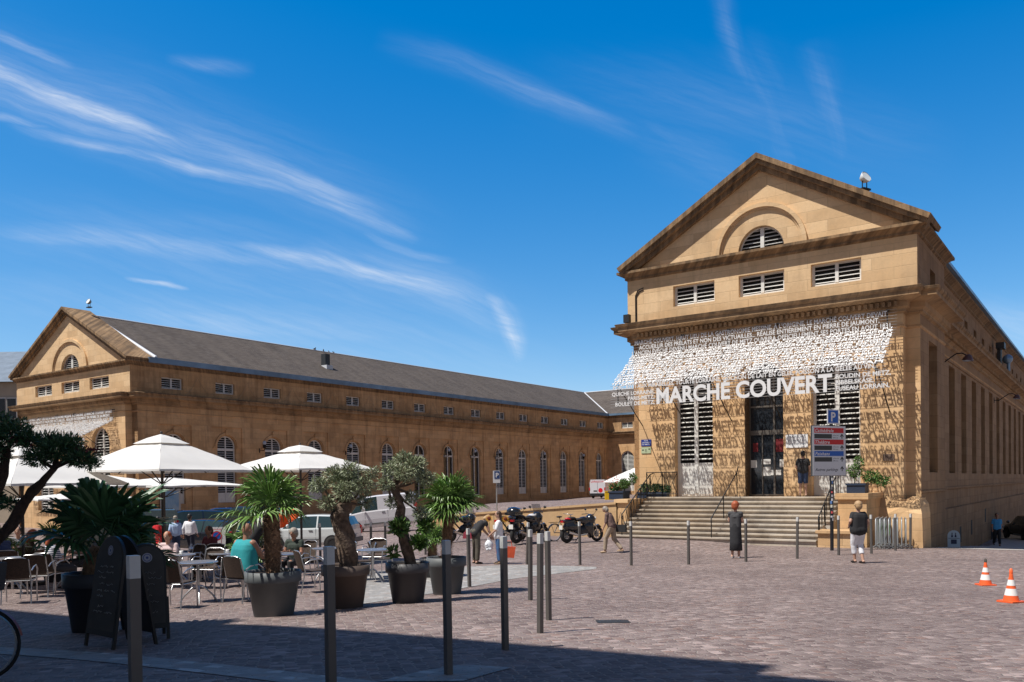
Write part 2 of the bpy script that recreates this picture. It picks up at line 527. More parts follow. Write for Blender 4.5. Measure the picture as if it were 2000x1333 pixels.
def paving_mat(name, c_lo, c_hi, joint, bw=0.19, bh=0.105, rot=0.0, patch=0.5, ms=0.02):
    m = bpy.data.materials.new(name); m.use_nodes = True
    t = m.node_tree; b = t.nodes['Principled BSDF']
    b.inputs['Roughness'].default_value = 0.75; b.inputs['Specular IOR Level'].default_value = 0.3
    tcn = nn(t, 'ShaderNodeTexCoord')
    mp = nn(t, 'ShaderNodeMapping'); mp.inputs['Rotation'].default_value = (0, 0, rot)
    t.links.new(tcn.outputs['Object'], mp.inputs[0])
    wz = nn(t, 'ShaderNodeTexNoise'); wz.inputs['Scale'].default_value = 1.4; wz.inputs['Detail'].default_value = 3
    t.links.new(mp.outputs[0], wz.inputs['Vector'])
    vm = nn(t, 'ShaderNodeVectorMath', operation='SCALE'); vm.inputs['Scale'].default_value = 0.16
    t.links.new(wz.outputs['Color'], vm.inputs[0])
    va = nn(t, 'ShaderNodeVectorMath', operation='ADD')
    t.links.new(mp.outputs[0], va.inputs[0]); t.links.new(vm.outputs[0], va.inputs[1])
    # irregular rows of setts: jittered cells, longer than wide
    sc_v = nn(t, 'ShaderNodeVectorMath', operation='MULTIPLY'); sc_v.inputs[1].default_value = (1 / bw, 1 / bh, 1)
    t.links.new(va.outputs[0], sc_v.inputs[0])
    vo = nn(t, 'ShaderNodeTexVoronoi'); vo.voronoi_dimensions = '2D'; vo.inputs['Scale'].default_value = 1.0; vo.inputs['Randomness'].default_value = 0.5
    ve = nn(t, 'ShaderNodeTexVoronoi'); ve.voronoi_dimensions = '2D'; ve.feature = 'DISTANCE_TO_EDGE'; ve.inputs['Scale'].default_value = 1.0; ve.inputs['Randomness'].default_value = 0.5
    t.links.new(sc_v.outputs[0], vo.inputs['Vector']); t.links.new(sc_v.outputs[0], ve.inputs['Vector'])
    edge = rng(t, ve.outputs['Distance'], ms, ms + 0.10, 1.0, 0.0)
    sr = nn(t, 'ShaderNodeSeparateColor'); t.links.new(vo.outputs['Color'], sr.inputs[0])
    f = sr.outputs[0]
    col = mixn(t, rng(t, f, 0.1, 0.9), c_lo, c_hi)
    col = mixn(t, rng(t, sr.outputs[1], 0.80, 1.0, 0, 0.6), col, (c_hi[0] * 1.15, c_hi[1] * 0.85, c_hi[2] * 0.70))
    col = mixn(t, rng(t, sr.outputs[2], 0.80, 0.97, 0, 0.9), col, tuple(min(1, c * 1.7) for c in c_hi))
    cl = noise_n(t, va.outputs[0], 2.6, 4, 0.8)
    col = mixn(t, rng(t, cl, 0.50, 0.68, 0, 0.5), col, tuple(min(1, c * 1.45) for c in c_hi))
    cl2 = noise_n(t, tcn.outputs['Object'], 0.7, 6, 0.75)
    col = mixn(t, rng(t, cl2, 0.50, 0.68, 0, 0.55), col, tuple(c * 0.85 for c in c_lo))
    big = noise_n(t, tcn.outputs['Object'], 0.22, 6, 0.6)
    col = mixn(t, rng(t, big, 0.42, 0.62, 0, patch), col, tuple(c * 0.78 for c in c_lo))
    big2 = noise_n(t, tcn.outputs['Object'], 1.3, 5, 0.7)
    col = mixn(t, rng(t, big2, 0.5, 0.8, 0, 0.35), col, tuple(c * 1.15 for c in c_hi))
    col = mixn(t, mth(t, 'MULTIPLY', edge, 0.6), col, joint)
    gum = nn(t, 'ShaderNodeTexVoronoi'); gum.voronoi_dimensions = '2D'; gum.inputs['Scale'].default_value = 1.1
    t.links.new(tcn.outputs['Object'], gum.inputs['Vector'])
    col = mixn(t, rng(t, gum.outputs['Distance'], 0.02, 0.045, 0.75, 0.0), col, tuple(c * 0.45 for c in c_lo))
    oil = noise_n(t, tcn.outputs['Object'], 0.45, 3, 0.5)
    col = mixn(t, rng(t, oil, 0.64, 0.74, 0, 0.45), col, tuple(c * 0.7 for c in c_lo))
    t.links.new(col, b.inputs['Base Color'])
    fn = noise_n(t, tcn.outputs['Object'], 40, 4)
    h = mth(t, 'ADD', mth(t, 'MULTIPLY', mth(t, 'SUBTRACT', 1.0, edge), 1.0), mth(t, 'MULTIPLY', fn, 0.35))
    h = mth(t, 'ADD', h, mth(t, 'MULTIPLY', f, 0.4))
    bp = nn(t, 'ShaderNodeBump'); bp.inputs['Strength'].default_value = 0.8; bp.inputs['Distance'].default_value = 0.012
    t.links.new(h, bp.inputs['Height']); t.links.new(bp.outputs[0], b.inputs['Normal'])
    MATS[name] = m
    return m
pave = paving_mat('setts', (0.130, 0.089, 0.084), (0.248, 0.192, 0.178), (0.33, 0.28, 0.25), bw=0.115, bh=0.08, rot=-0.25, patch=0.5, ms=0.03)
pale = paving_mat('pale_setts', (0.25, 0.24, 0.23), (0.31, 0.30, 0.29), (0.32, 0.31, 0.3), bw=0.14, bh=0.11, rot=0.4, patch=0.15)

def axis(lo, hi, fine_lo, fine_hi, fs, cs):
    a = []; x = lo
    while x < hi:
        a.append(x)
        x += fs if fine_lo <= x < fine_hi else cs
    a.append(hi)
    return a
xs = axis(-400, 400, -24, 26, 0.8, 14)
ys = axis(-60, 700, -4, 64, 0.8, 12)
# lines that follow the low wall get their own fine strip, so the ground is built in plan coordinates
g = MB(); g.smooth = True
us = sorted(set(round(q, 3) for q in axis(-420, 420, -60, 24, 1.0, 15) if not -32 < q < 8) | set(round(-32 + .4 * i, 3) for i in range(101)))
vs_ = sorted(set(round(q, 3) for q in axis(-80, 640, -40, 30, 1.0, 12) if not -34 < q < -4) | set(round(-34 + .4 * i, 3) for i in range(76)))
vs_ = sorted([q for q in vs_ if not (-2.6 < q < -1.5)] + [-2.5, -2.03, -1.91, -1.5])
g.grid([[(lambda p: (p.x, p.y, gz(p.x, p.y)))(B(u, v)) for u in us] for v in vs_])
tag(g.build('ground', pave), 'purplish brown setts paving the sloping market square', kind='structure')

def ribbon(name, pts, lift, mat_, label):
    """closed polygon of ground pixels/points laid as a subdivided sheet on the ground; pts are two rows of equal length"""
    a, b = pts
    mb = MB(); mb.smooth = True
    rows = []
    n = 24
    def samp(P, s):
        k = s * (len(P) - 1); i = min(int(k), len(P) - 2); f = k - i
        return P[i].lerp(P[i + 1], f)
    for j in range(9):
        row = []
        for i in range(n + 1):
            p = samp(a, i / n).lerp(samp(b, i / n), j / 8)
            row.append((p.x, p.y, gz(p.x, p.y) + lift))
        rows.append(row)
    mb.grid(rows)
    return tag(mb.build(name, mat_), label, kind='structure')
def gpx(px, py):
    """point of the ground seen at a pixel of the photograph (marching outwards)"""
    d = ray(px, py); y = 3.0
    while y < 120:
        x = d.x / d.y * y; z = CZ + d.z / d.y * y
        if z <= gz(x, y): break
        y += 0.05
    return Vector((x, y, gz(x, y)))
ribbon('paving_band', ([gpx(-60, 1262), gpx(740, 1334)], [gpx(-60, 1276), gpx(640, 1345)]), 0.006, pale, 'pale grey sett band in the shaded foreground')
ribbon('paving_band', ([gpx(735, 1333), gpx(820, 1313), gpx(905, 1299)], [gpx(905, 1333), gpx(960, 1318), gpx(1000, 1307)]), 0.006, pale,
       'pale grey sett patch round the foot of the middle bollard')
ribbon('paving_band', ([gpx(690, 1120), gpx(800, 1112), gpx(1000, 1104), gpx(1165, 1108)],
                       [gpx(700, 1182), gpx(860, 1158), gpx(1000, 1132), gpx(1165, 1112)]), 0.006, pale, 'light grey crossing in front of the potted palms')
pavement = mat('sunlit_asphalt', (0.42, 0.39, 0.36), 0.85, var=0.2, vscale=2, bump=0.3)  # pale tone holds the sunlight of the strip beyond the hall's shadow

ribbon('pavement', ([B(0.16, 0.5), B(0.1, 40)], [B(3.6, -1.2), B(5.0, 40)]), 0.006, pavement, 'smooth pavement coloured pale as if sunlit along the foot of the street side')
# ---------------------------------------------------------------- market hall
stone_l = stone_mat('stone_attic', (0.74, 0.54, 0.33), (0.22, 0.14, 0.08), grime=0.35, streak=0.32, bw=1.5, bh=0.42, joint=0.4,
                    zstain=[(9.5, 8.8, 0.35)])
stone_w = stone_mat('stone_wall', (0.66, 0.43, 0.235), (0.12, 0.07, 0.04), grime=0.45, streak=0.55, bw=1.1, bh=0.40,
                    zstain=[(7.6, 8.4, 0.35), (1.6, -0.4, 0.35)])
stone_fr = stone_mat('stone_sunlit_front', (0.75, 0.52, 0.30), (0.20, 0.125, 0.07), grime=0.30, streak=0.35, bw=1.1, bh=0.40, zstain=[(7.6, 8.4, 0.35), (1.2, -0.4, 0.4)])  # lighter copy of the wall stone, sunlight put into its tone
stone_f = stone_mat('stone_shaded_flank', (0.37, 0.24, 0.14), (0.085, 0.055, 0.035), grime=0.40, streak=0.55, bw=1.2, bh=0.42,  # darker copy of the same stone, the flank's shade put into its colour
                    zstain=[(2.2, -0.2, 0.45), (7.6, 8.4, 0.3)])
stone_c = stone_mat('stone_cornice', (0.44, 0.295, 0.17), (0.055, 0.04, 0.03), grime=0.75, streak=0.8, bw=0.8, bh=0.9, joint=0.7,
                    zstain=[(8.45, 8.8, 0.75)])
stone_s = stone_mat('stone_step', (0.54, 0.49, 0.425), (0.12, 0.095, 0.075), grime=0.6, streak=0.5, bw=1.6, bh=3, joint=0.5)
white_p = mat('white_paint', (0.74, 0.73, 0.69), 0.5, var=0.08, vscale=3)
dark_in = mat('dark_interior', (0.012, 0.011, 0.011), 0.8)
zinc = mat('zinc', (0.16, 0.25, 0.36), 0.4, metal=0.2, var=0.35, vscale=0.5)
glass_d = mat('window_glass', (0.02, 0.024, 0.03), 0.06, spec=0.8)
iron = mat('black_iron', (0.018, 0.018, 0.02), 0.45, metal=0.5)

def slate_mat():
    m = bpy.data.materials.new('slate_roof'); m.use_nodes = True
    t = m.node_tree; b = t.nodes['Principled BSDF']
    b.inputs['Roughness'].default_value = 0.85; b.inputs['Specular IOR Level'].default_value = 0.12
    tcn = nn(t, 'ShaderNodeTexCoord')
    br = nn(t, 'ShaderNodeTexBrick')
    br.inputs['Scale'].default_value = 1.0; br.inputs['Brick Width'].default_value = 0.34; br.inputs['Row Height'].default_value = 0.16
    br.inputs['Mortar Size'].default_value = 0.006
    br.inputs['Color1'].default_value = (0.080, 0.066, 0.058, 1); br.inputs['Color2'].default_value = (0.125, 0.108, 0.098, 1)
    br.inputs['Mortar'].default_value = (0.02, 0.02, 0.02, 1)
    sp = nn(t, 'ShaderNodeSeparateXYZ'); t.links.new(tcn.outputs['Object'], sp.inputs[0])
    cb = nn(t, 'ShaderNodeCombineXYZ')
    t.links.new(mth(t, 'ADD', sp.outputs[0], sp.outputs[1]), cb.inputs[0]); t.links.new(mth(t, 'MULTIPLY', sp.outputs[2], 2.0), cb.inputs[1])
    t.links.new(cb.outputs[0], br.inputs['Vector'])
    # streaks running down the slope
    cs = nn(t, 'ShaderNodeCombineXYZ')
    t.links.new(mth(t, 'MULTIPLY', mth(t, 'SUBTRACT', sp.outputs[1], mth(t, 'MULTIPLY', sp.outputs[2], 0.15)), 1.1), cs.inputs[0])
    t.links.new(mth(t, 'MULTIPLY', sp.outputs[2], 0.25), cs.inputs[1])
    c1 = mixn(t, rng(t, noise_n(t, cs.outputs[0], 1.0, 6), 0.35, 0.7, 0, 0.6), br.outputs['Color'], (0.14, 0.118, 0.102))
    c2 = mixn(t, rng(t, noise_n(t, tcn.outputs['Object'], 0.35, 6), 0.45, 0.75, 0, 0.5), c1, (0.060, 0.052, 0.049))
    c3 = mixn(t, rng(t, noise_n(t, tcn.outputs['Object'], 1.4, 7, 0.75), 0.68, 0.78, 0, 0.4), c2, (0.26, 0.24, 0.22))
    t.links.new(c3, b.inputs['Base Color'])
    bp = nn(t, 'ShaderNodeBump'); bp.inputs['Strength'].default_value = 0.4; bp.inputs['Distance'].default_value = 0.02
    t.links.new(br.outputs['Fac'], bp.inputs['Height']); bp.invert = True
    t.links.new(bp.outputs[0], b.inputs['Normal'])
    return m
slate = slate_mat()

hall = empty('market_hall', B(0, 0, 0), -TH,
             'ochre stone U-shaped market hall with two gabled fronts, louvred windows and dark slate roofs', 'building')

def arcpts(c, r, z, n=14):
    return [(c - r * math.cos(math.pi * i / n), z + r * math.sin(math.pi * i / n)) for i in range(n + 1)]
def wall(mb, A, a0, a1, z0, z1, ops):
    """wall face with rectangular / arched openings and their reveals; A(a, depth, z)"""
    x = a0
    def q(b0, b1, y0, y1, d=0):
        if b1 - b0 > 1e-4 and y1 - y0 > 1e-4:
            mb.face([A(b0, d, y0), A(b1, d, y0), A(b1, d, y1), A(b0, d, y1)])
    for o in sorted(ops, key=lambda k: k['a0']):
        q(x, o['a0'], z0, z1)
        b0, b1, y0, y1, dp = o['a0'], o['a1'], o['z0'], o['z1'], o.get('d', 0.3)
        q(b0, b1, z0, y0)
        if o.get('arch'):
            r = (b1 - b0) / 2; sp_ = y1 - r; pts = arcpts((b0 + b1) / 2, r, sp_)
            for (p0, p1) in zip(pts, pts[1:]):
                mb.face([A(p0[0], 0, p0[1]), A(p1[0], 0, p1[1]), A(p1[0], 0, z1), A(p0[0], 0, z1)])
                mb.face([A(p0[0], 0, p0[1]), A(p1[0], 0, p1[1]), A(p1[0], dp, p1[1]), A(p0[0], dp, p0[1])])
            ty = sp_
        else:
            q(b0, b1, y1, z1); ty = y1
            mb.face([A(b0, 0, y1), A(b1, 0, y1), A(b1, dp, y1), A(b0, dp, y1)])
        mb.face([A(b0, 0, y0), A(b0, 0, ty), A(b0, dp, ty), A(b0, dp, y0)])
        mb.face([A(b1, 0, y0), A(b1, 0, ty), A(b1, dp, ty), A(b1, dp, y0)])
        mb.face([A(b0, 0, y0), A(b1, 0, y0), A(b1, dp, y0), A(b0, dp, y0)])
        x = b1
    q(x, a1, z0, z1)
def abox(mb, A, a0, a1, d0, d1, z0, z1):
    p = [A(a, d, z) for z in (z0, z1) for d in (d0, d1) for a in (a0, a1)]
    n = len(mb.v); mb.v += [tuple(q) for q in p]
    for f in ((0, 2, 3, 1), (4, 5, 7, 6), (0, 1, 5, 4), (2, 6, 7, 3), (0, 4, 6, 2), (1, 3, 7, 5)):
        mb.f.append(tuple(n + i for i in f)); mb.m.append(mb.mi); mb.sm.append(False)
def ring(mb, A, c, z, r0, r1, d0, d1, n=20, a_from=0.0, a_to=math.pi, down=0.0):
    """half-round moulding; down = straight legs below the springing"""
    ang = [a_from + (a_to - a_from) * i / n for i in range(n + 1)]
    def P(r, a, d): return A(c - r * math.cos(a), d, z + r * math.sin(a))
    for a, b in zip(ang, ang[1:]):
        mb.face([P(r0, a, d0), P(r0, b, d0), P(r1, b, d0), P(r1, a, d0)])
        mb.face([P(r0, a, d0), P(r0, b, d0), P(r0, b, d1), P(r0, a, d1)])
        mb.face([P(r1, a, d0), P(r1, b, d0), P(r1, b, d1), P(r1, a, d1)])
    if down:
        abox(mb, A, c - r1, c - r0, d0, d1, z - down, z); abox(mb, A, c + r0, c + r1, d0, d1, z - down, z)
def louvre_window(A, a0, a1, z0, z1, d, arch=False, pitch=0.15, fw=0.09, solid=0.0, transom=None, parent=hall, glass=False, meet=0.12):
    """white frame with a central mullion on a dark opening; its slats are the sub-part"""
    f = MB(); c = (a0 + a1) / 2; r = (a1 - a0) / 2; sp_ = z1 - r if arch else z1
    f.mi = 1
    pts = [(a0, z0), (a1, z0)] + ([(p[0], p[1]) for p in arcpts(c, r, sp_)][::-1] if arch else [(a1, z1), (a0, z1)])
    f.face([A(p[0], d + 0.16, p[1]) for p in pts])
    f.mi = 0
    abox(f, A, a0, a0 + fw, d, d + 0.07, z0, sp_); abox(f, A, a1 - fw, a1, d, d + 0.07, z0, sp_)
    abox(f, A, a0 + fw, a1 - fw, d, d + 0.07, z0, z0 + fw)
    if arch: ring(f, A, c, sp_, r - fw, r, d, d + 0.07, 14)
    else: abox(f, A, a0 + fw, a1 - fw, d, d + 0.07, z1 - fw * 0.6, z1)
    abox(f, A, c - meet / 2, c + meet / 2, d - 0.015, d + 0.055, z0 + fw, z1 - fw * 0.6)
    if transom: abox(f, A, a0 + fw, a1 - fw, d - 0.01, d + 0.065, transom, transom + 0.16)
    if solid:
        for s0, s1 in ((a0 + fw, c - meet / 2), (c + meet / 2, a1 - fw)):
            abox(f, A, s0, s1, d + 0.02, d + 0.05, z0 + fw, z0 + solid)
    o = f.build('window', [white_p, dark_in], parent)
    s = MB()
    if glass:
        s.face([A(p[0], d + 0.10, p[1]) for p in pts])
        for zz in (z0 + 1.2, z0 + 2.3):
            abox(s, A, a0 + fw, a1 - fw, d + 0.03, d + 0.06, zz, zz + 0.05)
        s.build('pane', glass_d, o)
        return o
    z = z0 + fw + solid + 0.03
    while z < z1 - fw:
        hw = r - fw
        if arch and z > sp_: hw = math.sqrt(max(0, (r - fw) ** 2 - (z - sp_) ** 2))
        if hw > meet:
            for s0, s1 in ((c - hw, c - meet / 2), (c + meet / 2, c + hw)):
                for (da, za, db, zb) in ((0.0, 0, 0.08, 0.040),):
                    p = [A(s0, d + da, z), A(s1, d + da, z), A(s1, d + db, z + zb), A(s0, d + db, z + zb)]
                    p2 = [A(s0, d + da, z + 0.018), A(s1, d + da, z + 0.018), A(s1, d + db, z + zb + 0.018), A(s0, d + db, z + zb + 0.018)]
                    s.face(p); s.face(p2); s.face([p[0], p[1], p2[1], p2[0]])
        z += pitch
    s.build('louvre', white_p, o)
    return o
def sweep(mb, path, prof, closed=False):
    """profile (out, z) swept along a plan path whose outside lies on the left-hand side when walking it"""
    n = len(path); pts = []
    for i in range(n):
        p = Vector(path[i]).to_2d() if len(path[i]) > 2 else Vector(path[i])
        a = Vector(path[i - 1]) if (i > 0 or closed) else None
        b = Vector(path[(i + 1) % n]) if (i < n - 1 or closed) else None
        d1 = (p - a).normalized() if a is not None else None
        d2 = (b - p).normalized() if b is not None else None
        if d1 is None: d1 = d2
        if d2 is None: d2 = d1
        n1 = Vector((d1.y, -d1.x)); n2 = Vector((d2.y, -d2.x))
        m = n1 + n2
        m = m / max(m.dot(n1), 0.2) if m.length > 1e-6 else n1
        pts.append([Vector((p.x + m.x * o, p.y + m.y * o, z)) for o, z in prof])
    mb.grid(pts, closed_v=closed)
    if not closed:
        mb.face(pts[0]); mb.face(pts[-1])

FR = lambda a, d, z: Vector((a, d, z))                       # front, facing -v
U0, U1 = -65.76, -49.46                                      # left front
def FLR(off): return lambda a, d, z: Vector((off - d, a, z)) # facing +u
def FLL(off): return lambda a, d, z: Vector((off + d, a, z)) # facing -u
CORN = [(0.0, 8.02), (0.10, 8.06), (0.10, 8.16), (0.20, 8.22), (0.20, 8.42), (0.46, 8.50), (0.62, 8.52), (0.62, 8.66), (0.70, 8.72),
        (0.73, 8.80), (0.66, 8.82), (0.0, 8.93)]
TOPC = [(0.0, 10.70), (0.08, 10.74), (0.08, 10.82), (0.24, 10.92), (0.34, 10.96), (0.34, 11.06), (0.0, 11.07)]

def front(c0, c1, name_w):
    """one gabled front between u = c0 and c1"""
    W_ = c1 - c0; sx = W_ / 11.26; mid = c0 + W_ / 2 + 0.12 * sx
    AW = 0.89 * sx
    # attic
    mb = MB()
    ops = [dict(a0=mid + k * 2.77 * sx - AW, a1=mid + k * 2.77 * sx + AW, z0=9.37, z1=10.20) for k in (-1, 0, 1)]
    wall(mb, FR, c0, c1, 8.86, 10.72, ops)
    # tympanum with its lunette
    apex = 14.28 if sx < 1.2 else 15.3
    ap2 = apex; hw = W_ / 2; cc = (c0 + c1) / 2 + (0.12 if sx < 1.2 else 0)
    n = 72; r = 0.90 * sx; rz = 0.95 if sx < 1.2 else 1.15
    def top(a): return 11.05 + (ap2 - 11.05) * max(0, 1 - abs(a - cc) / hw)
    def bot(a):
        k = abs(a - mid) / r
        return 11.05 + (rz * math.sqrt(1 - k * k) if k < 1 else 0)
    xs_ = sorted(set([c0 + W_ * i / n for i in range(n + 1)] + [cc, mid - r, mid + r] + [mid - r * math.cos(math.pi * i / 16) for i in range(17)]))
    for a, b in zip(xs_, xs_[1:]):
        if top(a) > bot(a) or top(b) > bot(b):
            mb.face([Vector((a, 0, bot(a))), Vector((b, 0, bot(b))), Vector((b, 0, top(b))), Vector((a, 0, top(a)))])
    for a, b in [(mid - r * math.cos(math.pi * i / 16), mid - r * math.cos(math.pi * (i + 1) / 16)) for i in range(16)]:
        mb.face([Vector((a, 0, bot(a))), Vector((b, 0, bot(b))), Vector((b, 0.35, bot(b))), Vector((a, 0.35, bot(a)))])
    mb.build('gable_wall', stone_l, hall)
    mo = MB()
    E = lambda a, d, z: Vector((mid + (a - mid) * sx, d, 11.06 + (z - 11.06) * (1.25 if sx > 1.2 else 1)))
    ring(mo, E, mid, 11.06, 1.55, 1.63, -0.05, 0.02, 30)
    ring(mo, E, mid, 11.06, 1.63, 1.78, -0.13, 0.02, 30)
    mo.build('arch_moulding', stone_l, hall)
    for o in ops: louvre_window(FR, o['a0'], o['a1'], o['z0'], o['z1'], 0.18, pitch=0.155)
    # lunette louvres
    f = MB(); f.mi = 1
    f.face([Vector((mid - r * math.cos(math.pi * i / 16), 0.36, 11.05 + rz * math.sin(math.pi * i / 16))) for i in range(17)])
    f.mi = 0
    for a, b in [(math.pi * i / 16, math.pi * (i + 1) / 16) for i in range(16)]:
        for q0, q1 in ((0.93, 1.0),):
            f.face([Vector((mid - r * q * math.cos(t_), 0.2, 11.05 + rz * q * math.sin(t_))) for q, t_ in ((q0, a), (q0, b), (q1, b), (q1, a))])
    f.box(mid - 0.07 * sx, mid + 0.07 * sx, 0.17, 0.25, 11.05, 11.05 + rz * 0.95)
    lw = f.build('window', [white_p, dark_in], hall)
    s = MB(); z = 11.13
    while z < 11.05 + rz * 0.9:
        h_ = 0.93 * r * math.sqrt(max(0, 1 - ((z + 0.05 - 11.05) / rz) ** 2))
        for s0, s1 in ((mid - h_, mid - 0.07 * sx), (mid + 0.07 * sx, mid + h_)):
            s.face([Vector((s0, 0.2, z)), Vector((s1, 0.2, z)), Vector((s1, 0.3, z + 0.07)), Vector((s0, 0.3, z + 0.07))])
            s.face([Vector((s0, 0.2, z)), Vector((s1, 0.2, z)), Vector((s1, 0.2, z + 0.02)), Vector((s0, 0.2, z + 0.02))])
        z += 0.145
    s.build('louvre', white_p, lw)
    # raking cornices: thick stone slopes over the gable, with returns
    rk = MB()
    dz = ap2 - 11.05; L_ = math.hypot(hw, dz); nx, nz = dz / L_, hw / L_
    for sgn in (-1, 1):
        def Pk(o, h, v):   # o = outward from wall, h = height above the roof line (normal), s along
            return None
        e0 = cc + sgn * (hw + 0.22); z_e = 11.05 - 0.22 * dz / hw
        for (v0, v1, h0, h1) in ((-0.46, 1.7, 0.16, 0.34), (-0.36, 0.1, 0.02, 0.16), (-0.18, 0.1, -0.16, 0.02)):
            ins = 0.0
            A0 = Vector((e0, 0, z_e)); A1 = Vector((cc, 0, ap2))
            nrm = Vector((sgn * nx, 0, nz))
            def P2(base, h, v, apexp):
                if apexp: return Vector((cc, v, ap2 + h / nz))
                return Vector((base.x + nrm.x * h, v, base.z + nrm.z * h))
            q = [P2(A0, h0, v0, 0), P2(A1, h0, v0, 1), P2(A1, h1, v0, 1), P2(A0, h1, v0, 0)]
            q2 = [P2(A0, h0, v1, 0), P2(A1, h0, v1, 1), P2(A1, h1, v1, 1), P2(A0, h1, v1, 0)]
            rk.face(q); rk.face(q2)
            for i in (0, 2, 3):
                j = (i + 1) % 4
                rk.face([q[i], q[j], q2[j], q2[i]])
    rk.build('raking_cornice', stone_c, hall)
    return mid, sx

midR, sxR = front(-11.26, 0.0, 'right')
midL, sxL = front(U0, U1, 'left')

# ---- lower walls of the right-hand front
mb = MB()
OW = [(-9.17, -7.52), (-6.21, -4.70), (-3.66, -1.92)]
opsR = [dict(a0=a, a1=b, z0=1.58, z1=6.75, arch=True, d=0.45) for a, b in OW]
wall(mb, FR, -10.79, -0.47, 1.55, 8.1, opsR)
mb.face([FR(-10.79, 0, -0.4), FR(-0.47, 0, -0.4), FR(-0.47, 0, 1.55), FR(-10.79, 0, 1.55)])
for x0, x1 in ((-11.26, -10.79), (-0.47, 0.0)):
    wall(mb, FR if False else (lambda a, d, z: Vector((a, 0.5 + d, z))), x0, x1, -0.6, 8.1, [])
mb.face([(-0.47, 0, -0.6), (-0.47, 0.5, -0.6), (-0.47, 0.5, 8.1), (-0.47, 0, 8.1)])
mb.face([(-10.79, 0, -0.6), (-10.79, 0.5, -0.6), (-10.79, 0.5, 8.1), (-10.79, 0, 8.1)])
# lintel band of the setback up to the attic
mb.build('front_wall', stone_fr, hall)
# ragged base of the corner
ba = MB(); random.seed(3)
rows = []
for i, (z, o) in enumerate(((-0.6, 0.42), (0.5, 0.36), (1.0, 0.33), (1.25, 0.22), (1.45, 0.05), (1.52, -0.4))):
    row = []
    for j, (u_, v_) in enumerate(((-2.2, 0.0), (-1.6, -1), (-1.0, -1), (-0.4, -1), (0.0, -1), (0.02, 0.0), (0.02, 0.6), (0.02, 1.2))):
        oo = o + random.uniform(-0.05, 0.05) if i > 1 else o
        if j >= 5: row.append((0.0 + max(0.02, oo * 0.5), max(v_, -oo + 0.5) if j == 5 else v_, z + (random.uniform(-.06, .06) if i > 1 else 0)))
        else: row.append((u_ + (oo * 0.5 if j == 4 else 0), -max(oo, 0.012) if j > 0 else -0.01, z + (random.uniform(-.07, .07) if i > 1 else 0)))
    rows.append(row)
ba.grid(rows)
ba.build('corner_plinth', stone_fr, hall)
for i, (a, b) in enumerate(OW):
    if i == 1: continue
    louvre_window(FR, a, b, 1.60, 6.73, 0.30, arch=True, pitch=0.19, fw=0.10, solid=1.35, meet=0.16)
# glazed entrance with its opened shutters
en = MB(); en.mi = 0
a, b = OW[1]
abox(en, FR, a, a + 0.07, 0.45, 0.52, 1.6, 6.6); abox(en, FR, b - 0.07, b, 0.45, 0.52, 1.6, 6.6)
abox(en, FR, (a + b) / 2 + 0.22, (a + b) / 2 + 0.29, 0.44, 0.51, 1.6, 6.5)
for z in (4.0, 4.06, 5.1):
    pass
abox(en, FR, a + 0.07, b - 0.07, 0.45, 0.52, 3.98, 4.16); abox(en, FR, a + 0.07, b - 0.07, 0.45, 0.52, 5.05, 5.12)
abox(en, FR, a + 0.07, b - 0.07, 0.45, 0.52, 1.6, 1.66); abox(en, FR, a + 0.52, a + 0.56, 0.45, 0.51, 1.66, 3.98)
dr = en.build('entrance_door', mat('bronze_frame', (0.20, 0.18, 0.16), 0.4, metal=0.6), hall)
gl = MB(); gl.face([FR(a, 0.49, 1.6), FR(b, 0.49, 1.6), FR(b, 0.49, 6.7), FR(a, 0.49, 6.7)])
gl.build('pane', glass_d, dr)
no = MB()
for (u_, z_, w_, h_) in ((-5.53, 2.55, 0.34, 0.35), (-5.53, 2.93, 0.36, 0.2), (-6.02, 2.85, 0.24, 0.3), (-4.9, 2.85, 0.2, 0.3), (-5.2, 2.5, 0.5, 0.2)):
    no.box(u_ - w_ / 2, u_ + w_ / 2, 0.470, 0.476, z_ - h_ / 2, z_ + h_ / 2)
no.build('notice', white_p, dr)
for u_, z_, w_, h_ in ((-4.98, 3.55, .34, .5), (-5.95, 3.5, .2, .35)):  # two dark red panels just in front of the glass
    rp_ = MB(); rp_.box(u_ - w_ / 2, u_ + w_ / 2, 0.478, 0.483, z_ - h_ / 2, z_ + h_ / 2); rp_.build('red_panel', mat('dark_red_panel', (.16, .01, .015), .6), dr)
sh = MB()
abox(sh, FR, a - 0.02, a + 0.02, 0.02, 0.44, 1.62, 5.9)
for k in range(26): abox(sh, FR, a + 0.02, a + 0.05, 0.05, 0.42, 1.75 + k * 0.15, 1.80 + k * 0.15)
sh.build('shutter', mat('brown_shutter', (0.13, 0.085, 0.05), 0.6), hall)
for i, (a, b) in enumerate(OW):
    m_ = MB(); c = (a + b) / 2; r = (b - a) / 2
    ring(m_, FR, c, 6.75 - r, r + 0.02, r + 0.28, -0.06, 0.02, 16)
    abox(m_, FR, c - 0.13, c + 0.13, -0.14, 0.02, 6.72, 7.12)
    m_.build('arch_moulding', stone_w, hall)

